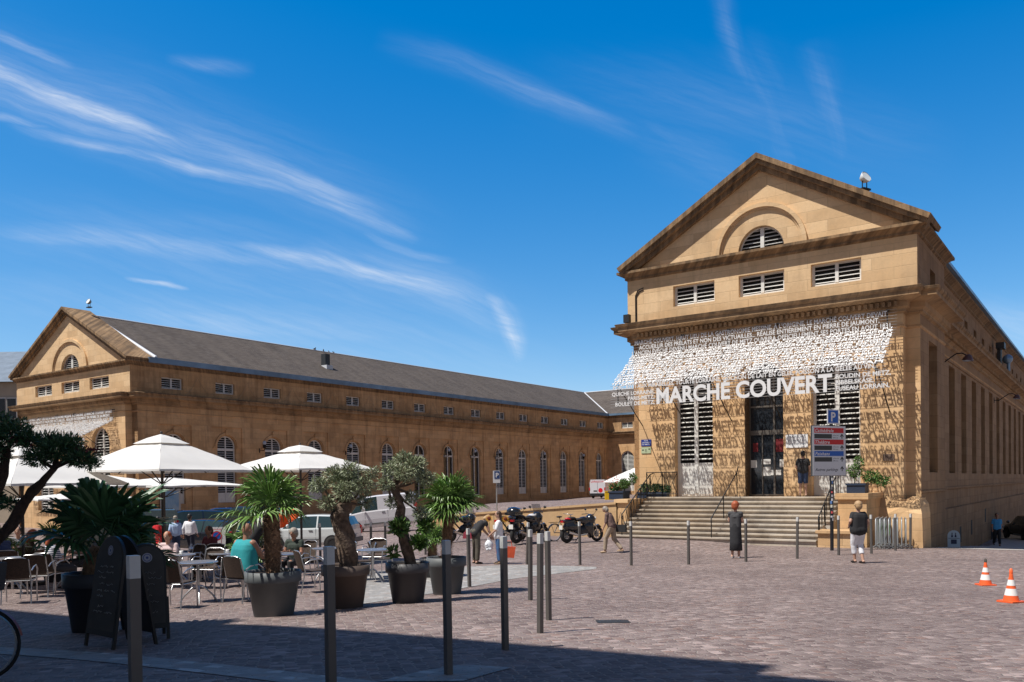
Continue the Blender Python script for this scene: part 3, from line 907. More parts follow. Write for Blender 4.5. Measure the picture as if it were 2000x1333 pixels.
# ---- lower walls of the left-hand front
mb = MB()
cL = [midL - 4.02, midL, midL + 4.02]
wall(mb, FR, U0 + 0.68, U1 - 0.68, -1.6, 8.1, [dict(a0=c - 1.2, a1=c + 1.2, z0=0.6, z1=6.6, arch=True, d=0.4) for c in cL])
for x0, x1 in ((U0, U0 + 0.68), (U1 - 0.68, U1)):
    wall(mb, (lambda a, d, z: Vector((a, 0.5 + d, z))), x0, x1, -1.6, 8.1, [])
mb.face([(U1 - .68, 0, -1.6), (U1 - .68, 0.5, -1.6), (U1 - .68, 0.5, 8.1), (U1 - .68, 0, 8.1)])
mb.build('front_wall', stone_fr, hall)
for c in cL: louvre_window(FR, c - 1.2, c + 1.2, 0.6, 6.6, 0.25, arch=True, pitch=0.2, fw=0.1, meet=0.16)

# ---- courtyard side of the left wing: 15 bays
VB = 67.1
A = FLR(U1)
mb = MB()
upc = [3.2 + 4.43 * k for k in range(15)]
arc = [3.35 + 4.40 * k for k in range(15)]
wall(mb, A, 0.0, VB, 8.86, 10.72, [dict(a0=c - 0.84, a1=c + 0.84, z0=9.28, z1=10.10) for c in upc])
mb.build('attic_wall', stone_w, hall)
mb = MB()
wall(mb, A, 0.5, VB, -2.2, 8.1, [dict(a0=c - 1.35, a1=c + 1.35, z0=0.55, z1=6.75, d=0.09) for c in arc])
A2 = lambda a, d, z: A(a, d + 0.09, z)
for c in arc:
    wall(mb, A2, c - 1.35, c + 1.35, 0.55, 6.75, [dict(a0=c - 0.83, a1=c + 0.83, z0=1.05, z1=6.12, arch=True, d=0.28)])
mb.face([A(0.5, 0, -2), A(0.5, 0.68, -2), A(0.5, 0.68, 8.1), A(0.5, 0, 8.1)])
# low projecting base course
abox(mb, A, 0.5, VB, -0.10, 0.0, -2.2, 0.5)
mb.build('courtyard_wall', stone_w, hall)
for c in arc:
    mo = MB()
    ring(mo, A2, c, 5.29, 0.90, 1.06, -0.10, 0.0, 16)
    abox(mo, A2, c - 0.14, c + 0.14, -0.16, 0.0, 6.18, 6.58)
    abox(mo, A2, c - 1.20, c - 0.86, -0.06, 0.0, 5.15, 5.28); abox(mo, A2, c + 0.86, c + 1.20, -0.06, 0.0, 5.15, 5.28)
    mo.build('arch_moulding', stone_w, hall)
for i, c in enumerate(upc): louvre_window(A, c - 0.84, c + 0.84, 9.28, 10.10, 0.16, pitch=0.15)
for i, c in enumerate(arc):
    louvre_window(A2, c - 0.82, c + 0.82, 1.05, 6.11, 0.18, arch=True, pitch=0.17, fw=0.08, solid=0.0 if i in (6, 7, 8) else 0.75, transom=5.0,
                  glass=i in (6, 7, 8), meet=0.09)

# ---- back wing towards the courtyard
mb = MB(); AB = lambda a, d, z: Vector((a, VB + d, z))
bc = [U1 + 2.9 + 4.3 * k for k in range(8)]
wall(mb, AB, U1, -10.9, 8.86, 10.72, [dict(a0=c - 0.84, a1=c + 0.84, z0=9.28, z1=10.10) for c in bc])
wall(mb, AB, U1, -10.9, -2.2, 8.1, [dict(a0=c - 0.95, a1=c + 0.95, z0=1.05, z1=6.3, arch=True, d=0.3) for c in bc])
mb.build('back_wall', stone_w, hall)
for c in bc[:3]:
    louvre_window(AB, c - 0.84, c + 0.84, 9.28, 10.10, 0.16, pitch=0.15)
    louvre_window(AB, c - 0.94, c + 0.94, 1.05, 6.28, 0.18, arch=True, pitch=0.17, solid=0.75)

# ---- street side of the right wing
A = FLR(0.0); AS = FLR(-0.5); VE = 78.0
mb = MB()
tall = [14.8 + 3.72 * k - 3.72 for k in range(18)]
aw = [9.0 + 3.35 * k for k in range(20)]
wall(mb, A, 0.0, 5.7, 8.86, 10.72, [dict(a0=2.5, a1=3.6, z0=9.25, z1=10.0, d=0.3)])
wall(mb, A, 0.5, 5.7, -3, 8.1, [dict(a0=2.15, a1=3.95, z0=2.42, z1=7.28, d=0.45)])
mb.face([A(5.7, 0, -3), A(5.7, 0.5, -3), A(5.7, 0.5, 10.8), A(5.7, 0, 10.8)])
wall(mb, AS, 5.7, VE, 8.86, 10.72, [dict(a0=c - 0.55, a1=c + 0.55, z0=9.25, z1=10.05, d=0.3) for c in aw])
wall(mb, AS, 5.7, VE, 2.0, 8.1, [dict(a0=c - 0.85, a1=c + 0.85, z0=2.42, z1=7.28, d=0.42) for c in tall])
wall(mb, AS, 5.7, VE, -7, 2.0, [dict(a0=24.6, a1=25.9, z0=-3.6, z1=-0.7, d=0.4)] +
     [dict(a0=c - 0.25, a1=c + 0.25, z0=z_, z1=z_ + 0.75, d=0.3) for c, z_ in ((9.4, -0.95), (12.6, -0.85), (16.4, -0.7), (22.0, -0.3))])
# two ledges running along the foot
abox(mb, AS, 5.7, VE, -0.07, 0.0, 1.72, 1.80); abox(mb, A, 0.5, 5.7, -0.05, 0.0, 1.68, 1.76)
abox(mb, AS, 5.7, VE, -0.12, 0.0, -7, 0.86)
abox(mb, AS, 5.7, VE, -0.05, 0.0, 7.42, 7.50)
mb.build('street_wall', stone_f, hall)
# dark plates on the foot course stand in for the shade inside its openings
dk = MB()
for c, z_, h_, w_ in ((25.25, -3.6, 2.9, 1.3), (9.4, -0.95, .75, .5), (12.6, -0.85, .75, .5), (16.4, -0.7, .75, .5), (22.0, -0.3, .75, .5)):
    abox(dk, AS, c - w_ / 2, c + w_ / 2, -0.123, -0.10, z_, z_ + h_)
dk.build('opening_shade_plate', dark_in, hall)
brownwin = mat('brown_window', (0.055, 0.035, 0.028), 0.5)
def tall_window(A_, c, w_, d_):
    f = MB()
    f.mi = 1; f.face([A_(c - w_, d_ + .12, 2.42), A_(c + w_, d_ + .12, 2.42), A_(c + w_, d_ + .12, 7.28), A_(c - w_, d_ + .12, 7.28)])
    f.mi = 0
    abox(f, A_, c - w_, c - w_ + .1, d_, d_ + .08, 2.42, 7.28); abox(f, A_, c + w_ - .1, c + w_, d_, d_ + .08, 2.42, 7.28)
    abox(f, A_, c - .06, c + .06, d_ - .01, d_ + .07, 2.42, 7.28)
    for z in (2.42, 3.9, 5.4, 6.9): abox(f, A_, c - w_ + .1, c + w_ - .1, d_, d_ + .08, z, z + .1)
    f.build('tall_window', [brownwin, glass_d], hall)
tall_window(A, 3.05, 0.9, 0.3)
for c in tall[:14]: tall_window(AS, c, 0.85, 0.28)
def small_win(A_, c, w_):
    f = MB(); f.mi = 1
    f.face([A_(c - w_, .28, 9.25), A_(c + w_, .28, 9.25), A_(c + w_, .28, 10.05), A_(c - w_, .28, 10.05)]); f.mi = 0
    abox(f, A_, c - .04, c + .04, .2, .26, 9.25, 10.05)
    f.build('attic_window', [brownwin, glass_d], hall)
small_win(A, 3.05, .55)
for c in aw[:14]: small_win(AS, c, .55)

# ---- courtyard side of the right wing (seen only from a step aside)
mb = MB(); AL = FLL(-10.9)
wall(mb, AL, 0.5, VB, -2, 8.1, [dict(a0=c - 0.83, a1=c + 0.83, z0=1.6, z1=6.1, arch=True, d=0.3) for c in arc])
wall(mb, AL, 0.0, VB, 8.86, 10.72, [])
mb.face([(-11.26, 0.5, -2), (-10.9, 0.5, -2), (-10.9, 0.5, 8.1), (-11.26, 0.5, 8.1)])
mb.build('inner_wall', stone_w, hall)
mb = MB()
mb.face([(U0, 0, -2.5), (U0, 80, -2.5), (U0, 80, 10.8), (U0, 0, 10.8)])
mb.face([(U0, 80, -2.5), (-0.5, 80, -2.5), (-0.5, 80, 10.8), (U0, 80, 10.8)])
mb.face([(-0.5, 78, -7), (-0.5, 80, -7), (-0.5, 80, 10.8), (-0.5, 78, 10.8)])
mb.build('rear_wall', stone_f, hall)

# ---- cornices
PLOW = [(-0.5, 80), (-0.5, 5.7), (0, 5.7), (0, 0.5), (-0.47, 0.5), (-0.47, 0), (-10.79, 0), (-10.79, 0.5), (-11.26, 0.5), (-11.26, 5.7),
        (-10.9, 5.7), (-10.9, VB), (U1, VB), (U1, 0.5), (U1 - .68, 0.5), (U1 - .68, 0), (U0 + .68, 0), (U0 + .68, 0.5), (U0, 0.5), (U0, 80)]
PLOW = PLOW[::-1]
PUP = [(-0.5, 80), (-0.5, 5.7), (0, 5.7), (0, 0), (-11.26, 0), (-11.26, 5.7), (-10.9, 5.7), (-10.9, VB), (U1, VB), (U1, 0), (U0, 0), (U0, 80)][::-1]
def sgn_path(p):
    return p
c_ = MB(); sweep(c_, PLOW, [(-o, z) for o, z in CORN] if False else CORN)
c_.build('main_cornice', stone_c, hall)
for lo, hi, w_d, stp, ax in ((-10.7, -0.6, 0.11, 0.20, 'u'), (U0 + .7, U1 - .7, 0.14, 0.26, 'u'), (6.4, 40, 0.11, 0.22, 'v')):
    de = MB(); k = lo
    while k < hi:
        if ax == 'u': de.box(k, k + w_d, -0.32, -0.19, 8.25, 8.41)
        else: de.box(-0.31, -0.18, k, k + w_d, 8.25, 8.41)
        k += stp
    de.build('dentil_row', stone_c, hall)
c_ = MB(); sweep(c_, PUP, TOPC)
c_.build('attic_cornice', stone_c, hall)
# frieze line under the cornice
fz = MB(); sweep(fz, PLOW, [(0.0, 7.52), (0.04, 7.55), (0.04, 7.62), (0.0, 7.64)])
fz.build('string_course', stone_w, hall)

# ---- roofs
mb = MB()
cRr = -5.63; cLr = (U0 + U1) / 2
rzR, rzL, rzB = 14.5, 15.35, 15.2
def slope(a, b, c, d): mb.face([a, b, c, d])
ez = 11.12
# right wing
slope((0.05, 1.7, ez), (0.05, 5.9, ez), (cRr, 5.9, rzR), (cRr, 1.7, rzR + .02))
slope((-0.15, 5.7, ez), (-0.15, 80, ez), (cRr, 80, rzR), (cRr, 5.7, rzR))
slope((-11.25, 1.7, ez), (-11.25, 73, ez), (cRr, 80, rzR), (cRr, 1.7, rzR + .02))
# left wing
slope((U1 + 0.3, 1.2, ez), (U1 + 0.3, VB - .3, ez), (cLr, VB + 7.9, rzL), (cLr, 1.2, rzL))
slope((U0 - 0.3, 1.2, ez), (U0 - 0.3, 82, ez), (cLr, VB + 7.9, rzL), (cLr, 1.2, rzL))
# back wing
slope((U1 + .3, VB - .3, ez), (-10.9, VB - .3, ez), (cRr, VB + 7.9, rzL), (cLr, VB + 7.9, rzL))
slope((U0, 82, ez), (-0.2, 82, ez), (cRr, VB + 7.9, rzL), (cLr, VB + 7.9, rzL))
rf = mb.build('roof', slate, hall)
# stone covered tops behind the gables come with the raking cornices; zinc edges
zb = MB()
for (p, q_, r_) in (((U1 + 0.34, 1.25, ez + 0.0), (U1 + 0.34, VB - .35, ez), 0), ((U1 + .3, VB - .34, ez), (-10.9, VB - .34, ez), 0)):
    p, q_ = Vector(p), Vector(q_)
zb.box(U1 + 0.02, U1 + 0.44, 1.2, VB - 0.4, ez - 0.16, ez + 0.22)
zb.box(U1 + 0.02, -10.9, VB - .44, VB - 0.02, ez - 0.10, ez + 0.16)
zb.box(-0.49, 0.0, 5.95, 80, ez - 0.04, ez + 0.10)
zb.build('gutter', zinc, rf)
zr = MB()
light_z = mat('light_zinc', (0.62, 0.64, 0.68), 0.5)
zr.tube([(cLr, 1.8, rzL + .02), (cLr, VB + 7.9, rzL + .02)], 0.07, 6)
zr.tube([(cLr + .3, 1.75, rzL - .1), (U1 + 0.35, 1.75, ez + .22)], 0.13, 6)
zr.tube([(cLr, VB + 7.9, rzL + .02), (U1 + .3, VB - .3, ez + .1)], 0.08, 6)
zr.tube([(cLr, VB + 7.9, rzL + .02), (cRr, VB + 7.9, rzL + .02)], 0.07, 6)
zr.build('ridge_flashing', light_z, rf)
vt = MB()
hh = Vector((U1 - 3.6, 21.0, 0)); zz = ez + (U1 + .3 - hh.x) * (rzL - ez) / (U1 + .3 - cLr)
vt.box(hh.x - .28, hh.x + .28, 20.75, 21.3, zz - .3, zz + 1.15)
vt.mi = 1
vt.box(hh.x - .36, hh.x + .55, 20.65, 21.4, zz - .35, zz + 0.10)
vt.build('chimney', [mat('dark_flue', (0.03, 0.035, 0.04), 0.5), light_z], rf)
# horizontal closing of the tops so that no sky shows through the walls
fl = MB()
fl.face([(U0 + .1, 0.3, 8.7), (U1 - .1, .3, 8.7), (U1 - .1, VB, 8.7), (U0 + .1, VB, 8.7)])
fl.face([(-11.1, 0.6, 8.7), (-0.6, .6, 8.7), (-0.6, 79, 8.7), (-11.1, 79, 8.7)])
fl.build('ceiling_slab', dark_in, hall)

# ---- entrance stairs (10 risers) with cheek walls and rails
st = MB(); rise = 0.158
zt_ = 1.58
for k in range(10):
    v_f = -0.62 - k * 0.28; z_ = zt_ - k * rise
    u_l = -10.30 ; u_r = -2.35 if k < 6 else -2.62
    u_l = -10.15 - k * 0.03
    st.box(u_l, u_r, v_f + .015, v_f + 0.28 if k else 0.0, -0.6, z_ - 0.05)
    st.box(u_l - 0.0, u_r, v_f - 0.045, v_f + 0.24 if k else -0.003, z_ - 0.052, z_)
st.build('staircase', stone_s, hall)
for nm, bs in (('stair_cheek', ((-2.15, -1.22, -2.2, -0.01, -0.6, 1.52), (-2.22, -1.15, -2.28, -0.012, 1.52, 1.72))),
               ('stair_cheek', ((-10.70, -10.25, -2.15, -0.01, -0.6, 1.38), (-10.80, -10.18, -2.25, -0.012, 1.38, 1.52))),
               ('bench_block', ((-2.55, -1.50, -3.2, -2.3, -0.6, 0.40), (-2.61, -1.45, -3.28, -2.3, 0.40, 0.50)))):
    ck = MB()
    for q in bs: ck.box(*q)
    ck.build(nm, stone_fr, hall)
def rail(pts, posts, name='handrail', r=0.022):
    m_ = MB(); m_.tube(pts, r, 8)
    for p, z in posts: m_.tube([(p[0], p[1], z), p], r * 0.9, 8)
    m_.build(name, iron, hall)
rail([(-6.35, -0.35, 2.75), (-6.35, -0.55, 2.5), (-6.35, -3.1, 0.85), (-6.35, -3.15, 0.7)], [((-6.35, -0.5, 2.5), 1.58), ((-6.35, -3.1, 0.85), 0.0), ((-6.35, -1.9, 1.62), 0.8)])
for uu in (-10.0, -2.55):
    rail([(uu, -0.3, 2.55), (uu, -0.6, 2.5), (uu, -3.1, 0.95), (uu, -3.12, 0.8)],
         [((uu, -0.6, 2.5), 1.5), ((uu, -1.45, 1.98), 1.0), ((uu, -2.3, 1.45), .6), ((uu, -3.1, 0.95), 0.0)])
    m_ = MB()
    for k in range(9):
        t_ = k / 8; v0 = -0.6 - 2.4 * t_; z0 = 2.5 - 1.5 * t_
        m_.tube([(uu, v0, z0 - .05), (uu + .02, v0 - .10, z0 - .35), (uu, v0, z0 - .62)], 0.012, 5)
        m_.tube([(uu, v0, z0 - .62), (uu - .02, v0 + .10, z0 - .35), (uu, v0, z0 - .05)], 0.012, 5)
    m_.build('rail_scroll', iron, hall)
# landing railing by the planters
m_ = MB()
for a, b in ((-10.15, -9.45), (-9.45, -8.8)):
    for p in (a, b): m_.tube([(p, -0.62, 1.55), (p, -0.62, 2.6)], 0.02, 6)
    m_.tube([(a, -0.62, 2.58), (b, -0.62, 2.58)], 0.02, 6); m_.tube([(a, -0.62, 1.7), (b, -0.62, 1.7)], 0.015, 6)
    m_.tube([(a, -0.62, 1.7), ((a + b) / 2, -0.62, 2.55), (b, -0.62, 1.7)], 0.012, 6)
    m_.tube([(a, -0.62, 2.55), ((a + b) / 2, -0.62, 1.9), (b, -0.62, 2.55)], 0.012, 6)
m_.build('landing_railing', iron, hall)
# light garland hung on the attic wall of the courtyard side
ga_ = MB(); random.seed(11)
pts = []; v = 3.0; k = 0
while v < 62:
    pts.append((U1 + 0.10, v, 10.3 if k % 2 == 0 else 9.1 - 0.25 * (k % 4 == 1))); v += 1.1; k += 1
fin = []
for a, b in zip(pts, pts[1:]):
    for i in range(4):
        t_ = i / 4; fin.append((a[0], a[1] + (b[1] - a[1]) * t_, a[2] + (b[2] - a[2]) * t_ - 0.25 * math.sin(math.pi * t_)))
ga_.tube(fin, 0.012, 3, cap=False)
tag(ga_.build('light_garland', mat('garland_wire', (0.45, 0.34, 0.22), 0.6), None, B(0, 0, 0), -TH),
    'thin zigzag wire of festive lights hung along the attic windows of the shaded long side', 'garland')

# ---------------------------------------------------------------- word canopy
def canopy(c0, c1, zt, zk, zf, zb, depth, label, full=True):
    """upper rows flat before the frieze (zt..zk), a slope of dense rows out to depth (zk..zf), a hanging fascia (zf..zb)"""
    root = empty('word_canopy', B(0, 0, 0), -TH, label, 'canopy', 'word canopies over the two gabled fronts')
    steel = mat('white_steel', (0.80, 0.80, 0.80), 0.4)
    X = Vector((1, 0, 0))
    va = 0.34 if full else 0.2
    segs = {'top': (Vector((0, -va, zk)), Vector((0, 0, 1)), zt - zk),
            'slope': (Vector((0, -depth, zf)), Vector((0, depth - va, zk - zf)).normalized(), math.hypot(depth - va, zk - zf)),
            'fascia': (Vector((0, -depth, zb)), Vector((0, 0, 1)), zf - zb)}
    def M(seg, u, s, off=0.0, mir=False):
        P, up, L = segs[seg]; N = X.cross(up)
        o = P + up * s + N * off; xx = -X if mir else X
        return Matrix((((xx.x), up.x, N.x, u), (xx.y, up.y, N.y, o.y), (xx.z, up.z, N.z, o.z), (0, 0, 0, 1)))
    Wd = c1 - c0; q_ = Wd / 10.3
    let = MB(); dense = MB(); big = MB(); rods = MB()
    def row(mb, seg, txt, u, s, h, width=None, bold=0.012, off=0.0, mir=False, align='l', res=2, spacing=1.0):
        return add_text(mb, txt, M(seg, u, s, off, mir), width=width, height=h, align=align, extrude=0.008, bold=bold, spacing=spacing, res=res)
    sp_ = 0.205 if full else 0.24; hs = sp_ * 0.74
    top = ["MARCHÉ COUVERT, HAUT LIEU DE LA GASTRONOMIE MESSINE. À L'ORIGINE, LE MARCHÉ COUVERT DEVAIT",
           "ACCUEILLIR DES PRÉLATS ET NON DES VICTUAILLES... RÉALISÉ ENTIÈREMENT EN PIERRE DE JAUMONT,",
           "L'ANCIEN ÉVÊCHÉ DEVENU MARCHÉ COUVERT DE METZ OUVRIRA OFFICIELLEMENT SES PORTES EN AOÛT 1831."]
    Lt = segs['top'][2]
    for i, tx in enumerate(top):
        row(let, 'top', tx, c0 + (0.15, 0.35, 0.03)[i], Lt - (i + 1) * Lt / 3 + 0.02, Lt / 3 * .78, width=Wd - (0.45, 0.9, 0.15)[i])
    for i, tx in enumerate(["BOULET DE METZ,", "PARIS-METZ,", "QUICHE LORRAINE,"]):
        row(let, 'fascia', tx, c0 + 1.92 * q_, 0.02 + i * sp_, hs, align='r', bold=.02)
    for i, tx in enumerate(["FUSEAU LORRAIN,", "BIBBELSKÄSE,", "BOUDIN DE METZ,"]):
        row(let, 'fascia', tx, c0 + 8.72 * q_, 0.02 + i * sp_, hs, align='l', bold=.02)
    row(let, 'fascia', "PORC RÔTI AUX MIRABELLES, TOURTE LORRAINE, COCHON DE LAIT EN GELÉE, POISSON À LA GELÉE AU VIN,", c0 + 0.1,
        0.03 + 3.2 * sp_, hs, width=Wd - 0.4, bold=.02)
    row(big, 'fascia', "MARCHÉ COUVERT", c0 + 2.0 * q_, 0.02, 0.60 if full else .7, width=6.6 * q_, bold=0.030, res=4)
    words = ["PÂTÉ LORRAIN", "TERRINE DE CANARD", "ESCARGOTS", "CERVELAS", "TARTE AUX QUETSCHES", "CÔTES DE VEAU", "POMME DE TERRE FARCIE",
             "TOURTE MESSINE", "SAUCISSE DE FOIE", "BAECKEOFFE", "FROMAGE BLANC", "JAMBON FUMÉ", "SALADE DE PISSENLIT", "POTÉE LORRAINE",
             "MACARONS", "MIRABELLES DE METZ", "POISSON FUMÉ", "GIBIER EN GELÉE", "BOUDIN NOIR", "MADELEINES", "BROCHET AU VIN GRIS", "FUMÉ",
             "ANDOUILLE", "ROSBIF", "CRÊPES", "TÊTE DE VEAU"]
    rnd = random.Random(5)
    def line_of(n):
        t_ = ''
        while len(t_) < n: t_ += rnd.choice(words) + ', '
        return t_[:n]
    L = segs['slope'][2]
    n_big = 8; pb = (L - .02) / n_big
    for i in range(n_big):                       # big rows, some cut mirror-wise; these throw the readable shadows
        mir = i % 3 != 1
        row(dense, 'slope', line_of(52), (c1 - 0.08) if mir else c0 + 0.08, 0.02 + i * pb, pb * .68, width=Wd - 0.16, bold=0.016, mir=mir)
    n_s = 13; ps = L / n_s
    for i in range(n_s):                         # a finer layer just above them
        row(dense, 'slope', line_of(int(70 + rnd.random() * 8)), c0 + rnd.uniform(0, .1), 0.01 + i * ps, ps * .74, width=Wd - 0.15, bold=0.008, off=0.05, res=1)
    for seg, n in (('top', 6), ('slope', 13), ('fascia', 8)):
        P, up, L_ = segs[seg]
        for i in range(n + (seg == 'top')):
            o = P + up * (L_ * i / n)
            rods.tube([(c0 - 0.02, o.y, o.z), (c1 + 0.02, o.y, o.z)], 0.0065, 4)
    let.build('lettering', steel, root); dense.build('dense_lettering', steel, root); big.build('title_lettering', steel, root)
    rods.build('rods', mat('rod_steel', (0.30, 0.30, 0.31), 0.4, metal=0.5), root)
    for k in range(6):
        u = c0 + 0.3 + (Wd - 0.6) * k / 5
        s_ = MB()
        s_.tube([(u, -va + .02, zt), (u, -va + .02, zk), (u, -depth + 0.03, zf - 0.03), (u, -depth + .03, zb)], 0.02, 6)
        s_.tube([(u, 0.0, zb - 0.65), (u, -depth * 0.9, zf - .12)], 0.022, 6)
        s_.tube([(u, 0.0, zt), (u, -va, zt)], 0.03, 6)
        s_.build('strut', iron, root)
    return root
canopy(-10.92, -0.62, 8.12, 7.48, 6.05, 5.22, 2.17, 'white steel canopy of cut-out words over the stairs of the near front', True)
canopy(U0 + 0.9, U1 - 1.7, 7.75, 7.0, 5.9, 5.0, 2.3, 'white steel canopy of cut-out words on the distant left front, half hidden by trees', False)
# ---------------------------------------------------------------- builders for people, plants, vehicles
def remeshed(mb, voxel, smooth=2):
    """union of overlapping pieces as one continuous surface -> verts, faces"""
    me = bpy.data.meshes.new('tmp'); me.from_pydata(mb.v, [], mb.f); me.update()
    o = bpy.data.objects.new('tmp', me); COL.objects.link(o)
    m = o.modifiers.new('r', 'REMESH'); m.mode = 'VOXEL'; m.voxel_size = voxel; m.use_smooth_shade = True
    s = o.modifiers.new('s', 'SMOOTH'); s.iterations = smooth; s.factor = 0.5
    dg = bpy.context.evaluated_depsgraph_get()
    e = o.evaluated_get(dg); m2 = e.to_mesh()
    vs = [tuple(q.co) for q in m2.vertices]; fs = [tuple(p.vertices) for p in m2.polygons]
    e.to_mesh_clear(); bpy.data.objects.remove(o); bpy.data.meshes.remove(me)
    return vs, fs
def capsule(mb, a, b, ra, rb, seg=30):
    a, b = Vector(a), Vector(b); d = (b - a)
    L = max(d.length, 1e-5); d /= L
    pts = [a - d * ra * k for k in (1.0, 0.8, 0.5)] + [a, b] + [b + d * rb * k for k in (0.5, 0.8, 1.0)]
    rs = [0.01 * ra, .6 * ra, .866 * ra, ra, rb, .866 * rb, .6 * rb, 0.01 * rb]
    mb.tube(pts, rs, seg)

STAND = dict(pelvis=(0, 0, .95), chest=(0, 0, 1.27), neck=(0, 0, 1.44), head=(0, .015, 1.585),
             shL=(-.165, 0, 1.355), shR=(.165, 0, 1.355), elL=(-.225, -.02, 1.11), elR=(.225, -.02, 1.11), wrL=(-.24, .06, .88), wrR=(.24, .06, .88),
             hipL=(-.085, 0, .92), hipR=(.085, 0, .92), knL=(-.095, .02, .50), knR=(.095, .02, .50), anL=(-.10, -.01, .085), anR=(.10, -.01, .085))
WALK = dict(knL=(-.09, .16, .52), anL=(-.09, .26, .11), knR=(.09, .02, .50), anR=(.09, -.30, .16), elL=(-.22, -.10, 1.12), wrL=(-.23, -.06, .87),
            elR=(.22, .05, 1.12), wrR=(.23, .16, .90))
SIT = dict(pelvis=(0, -.02, .53), chest=(0, .02, .86), neck=(0, .05, 1.03), head=(0, .08, 1.175), shL=(-.17, .03, .97), shR=(.17, .03, .97),
           elL=(-.22, .10, .72), elR=(.22, .10, .72), wrL=(-.10, .34, .76), wrR=(.10, .34, .76), hipL=(-.09, 0, .52), hipR=(.09, 0, .52),
           knL=(-.11, .42, .53), knR=(.11, .42, .53), anL=(-.11, .44, .09), anR=(.11, .40, .09))
skin = mat('skin', (0.48, 0.28, 0.20), 0.55, var=0.08, vscale=8)
skin_t = mat('tanned_skin', (0.34, 0.17, 0.11), 0.5, var=0.08, vscale=8)
def person(loc, rot, H, label, pose=None, base=STAND, top=None, top_sleeve=0.5, bottom=None, leg=0.95, skirt=None, hair=None, hair_len=0.0,
           shoes=None, wide=1.0, voxel=0.012, sk=None, hair_vol=1.0, top_len=0.0, bag=None, group=None):
    k = H / 1.7
    J = {a: Vector(b) for a, b in base.items()}
    if pose: J.update({a: Vector(b) for a, b in pose.items()})
    J = {a: b * k for a, b in J.items()}
    sk = sk or skin
    root = empty('person', loc, rot, label, 'person', group)
    up = (J['head'] - J['neck']).normalized()
    def torso(mb, g, low=0.0):
        for sx in (-.075, -.025, .025, .075):
            o = Vector((sx * wide, 0, 0)) * k
            capsule(mb, J['pelvis'] + o + Vector((0, 0, -low * k)), J['chest'] + o * 0.9, (.112 * wide + g) * k, (.105 * wide + g) * k)
        capsule(mb, J['chest'], J['neck'] - up * .09 * k, (.11 + g) * k, (.06 + g * .6) * k)
        capsule(mb, J['shL'], J['shR'], (.056 + g * .5) * k, (.056 + g * .5) * k)
    b = MB()
    torso(b, 0)
    capsule(b, J['neck'] - up * .04 * k, J['head'], .052 * k, .05 * k)
    fy = Vector((0, 1, 0))
    b.ball(J['head'] + up * .02 * k, (.076 * k, .094 * k, .112 * k))
    b.ball(J['head'] + up * (-.045) * k + fy * .03 * k, (.052 * k, .06 * k, .055 * k))
    b.ball(J['head'] + fy * .098 * k - up * .008 * k, (.014 * k, .022 * k, .024 * k))
    for s in (-1, 1): b.ball(J['head'] + Vector((s * .078 * k, -.005 * k, -.005 * k)), (.012 * k, .02 * k, .03 * k))
    for S in 'LR':
        capsule(b, J['sh' + S], J['el' + S], .052 * wide * k, .040 * k); capsule(b, J['el' + S], J['wr' + S], .041 * k, .027 * k)
        capsule(b, J['hip' + S], J['kn' + S], .088 * wide * k, .058 * k); capsule(b, J['kn' + S], J['an' + S], .058 * k, .038 * k)
        kn = (J['kn' + S] - J['hip' + S]); foot = Vector((0, 1, 0))
        capsule(b, J['an' + S] + Vector((0, -.03, -.03)) * k, J['an' + S] + Vector((0, .13, -.05)) * k, .038 * k, .030 * k)
        hd = (J['wr' + S] - J['el' + S]).normalized()
        b.ball(J['wr' + S] + hd * .055 * k, (.034 * k, .030 * k, .045 * k))
    vs, fs = remeshed(b, voxel * k)
    m = MB(); m.smooth = True; m.add(vs, fs)
    for S, s in (('L', -1), ('R', 1)):            # five bent fingers of unequal length
        hd = (J['wr' + S] - J['el' + S]).normalized(); side = hd.cross(Vector((0, 1, 0.01))).normalized()
        nrm = hd.cross(side).normalized()
        p0 = J['wr' + S] + hd * .085 * k
        for i, (o, L) in enumerate(((-.024, .060), (-.008, .072), (.008, .068), (.024, .052))):
            q = p0 + side * o * k
            m.tube([q, q + hd * L * .55 * k, q + hd * L * .9 * k + nrm * .02 * k], [.009 * k, .008 * k, .006 * k], 6)
        q = J['wr' + S] + hd * .03 * k - side * s * .028 * k
        m.tube([q, q + hd * .03 * k - side * s * .022 * k, q + hd * .06 * k - side * s * .025 * k], [.011 * k, .010 * k, .007 * k], 6)
    m.build('body', sk, root)
    # eyes and mouth
    ey = MB()
    for s in (-1, 1): ey.ball(J['head'] + Vector((s * .03 * k, .088 * k, .018 * k)), (.012 * k, .008 * k, .007 * k), 8, 5)
    ey.build('eyes', mat('eye', (0.03, 0.02, 0.015), 0.3), root)
    ey = MB(); ey.ball(J['head'] + Vector((0, .088 * k, -.048 * k)), (.022 * k, .006 * k, .006 * k), 8, 5)
    ey.build('mouth', mat('lips', (0.35, 0.10, 0.09), 0.5), root)
    def cloth(mb, name, mt, vox=None, sm=3):
        vs, fs = remeshed(mb, (vox or voxel) * k, sm)
        q = MB(); q.smooth = True; q.add(vs, fs)
        return q.build(name, mt, root)
    if top:
        c = MB(); torso(c, .018, top_len)
        if top_len: 
            capsule(c, J['pelvis'] + Vector((-.07, 0, -top_len)) * k, J['pelvis'] + Vector((.07, 0, -top_len)) * k, .14 * wide * k, .14 * wide * k)
        for S in 'LR':
            if top_sleeve > 0:
                t1 = min(1.0, top_sleeve * 2)
                e = J['sh' + S].lerp(J['el' + S], t1)
                capsule(c, J['sh' + S], e, .066 * (.6 + .4 * wide) * k, .057 * k)
                if top_sleeve > .5:
                    e2 = J['el' + S].lerp(J['wr' + S], top_sleeve * 2 - 1); capsule(c, J['el' + S], e2, .053 * k, .042 * k)
        cloth(c, 'shirt', top)
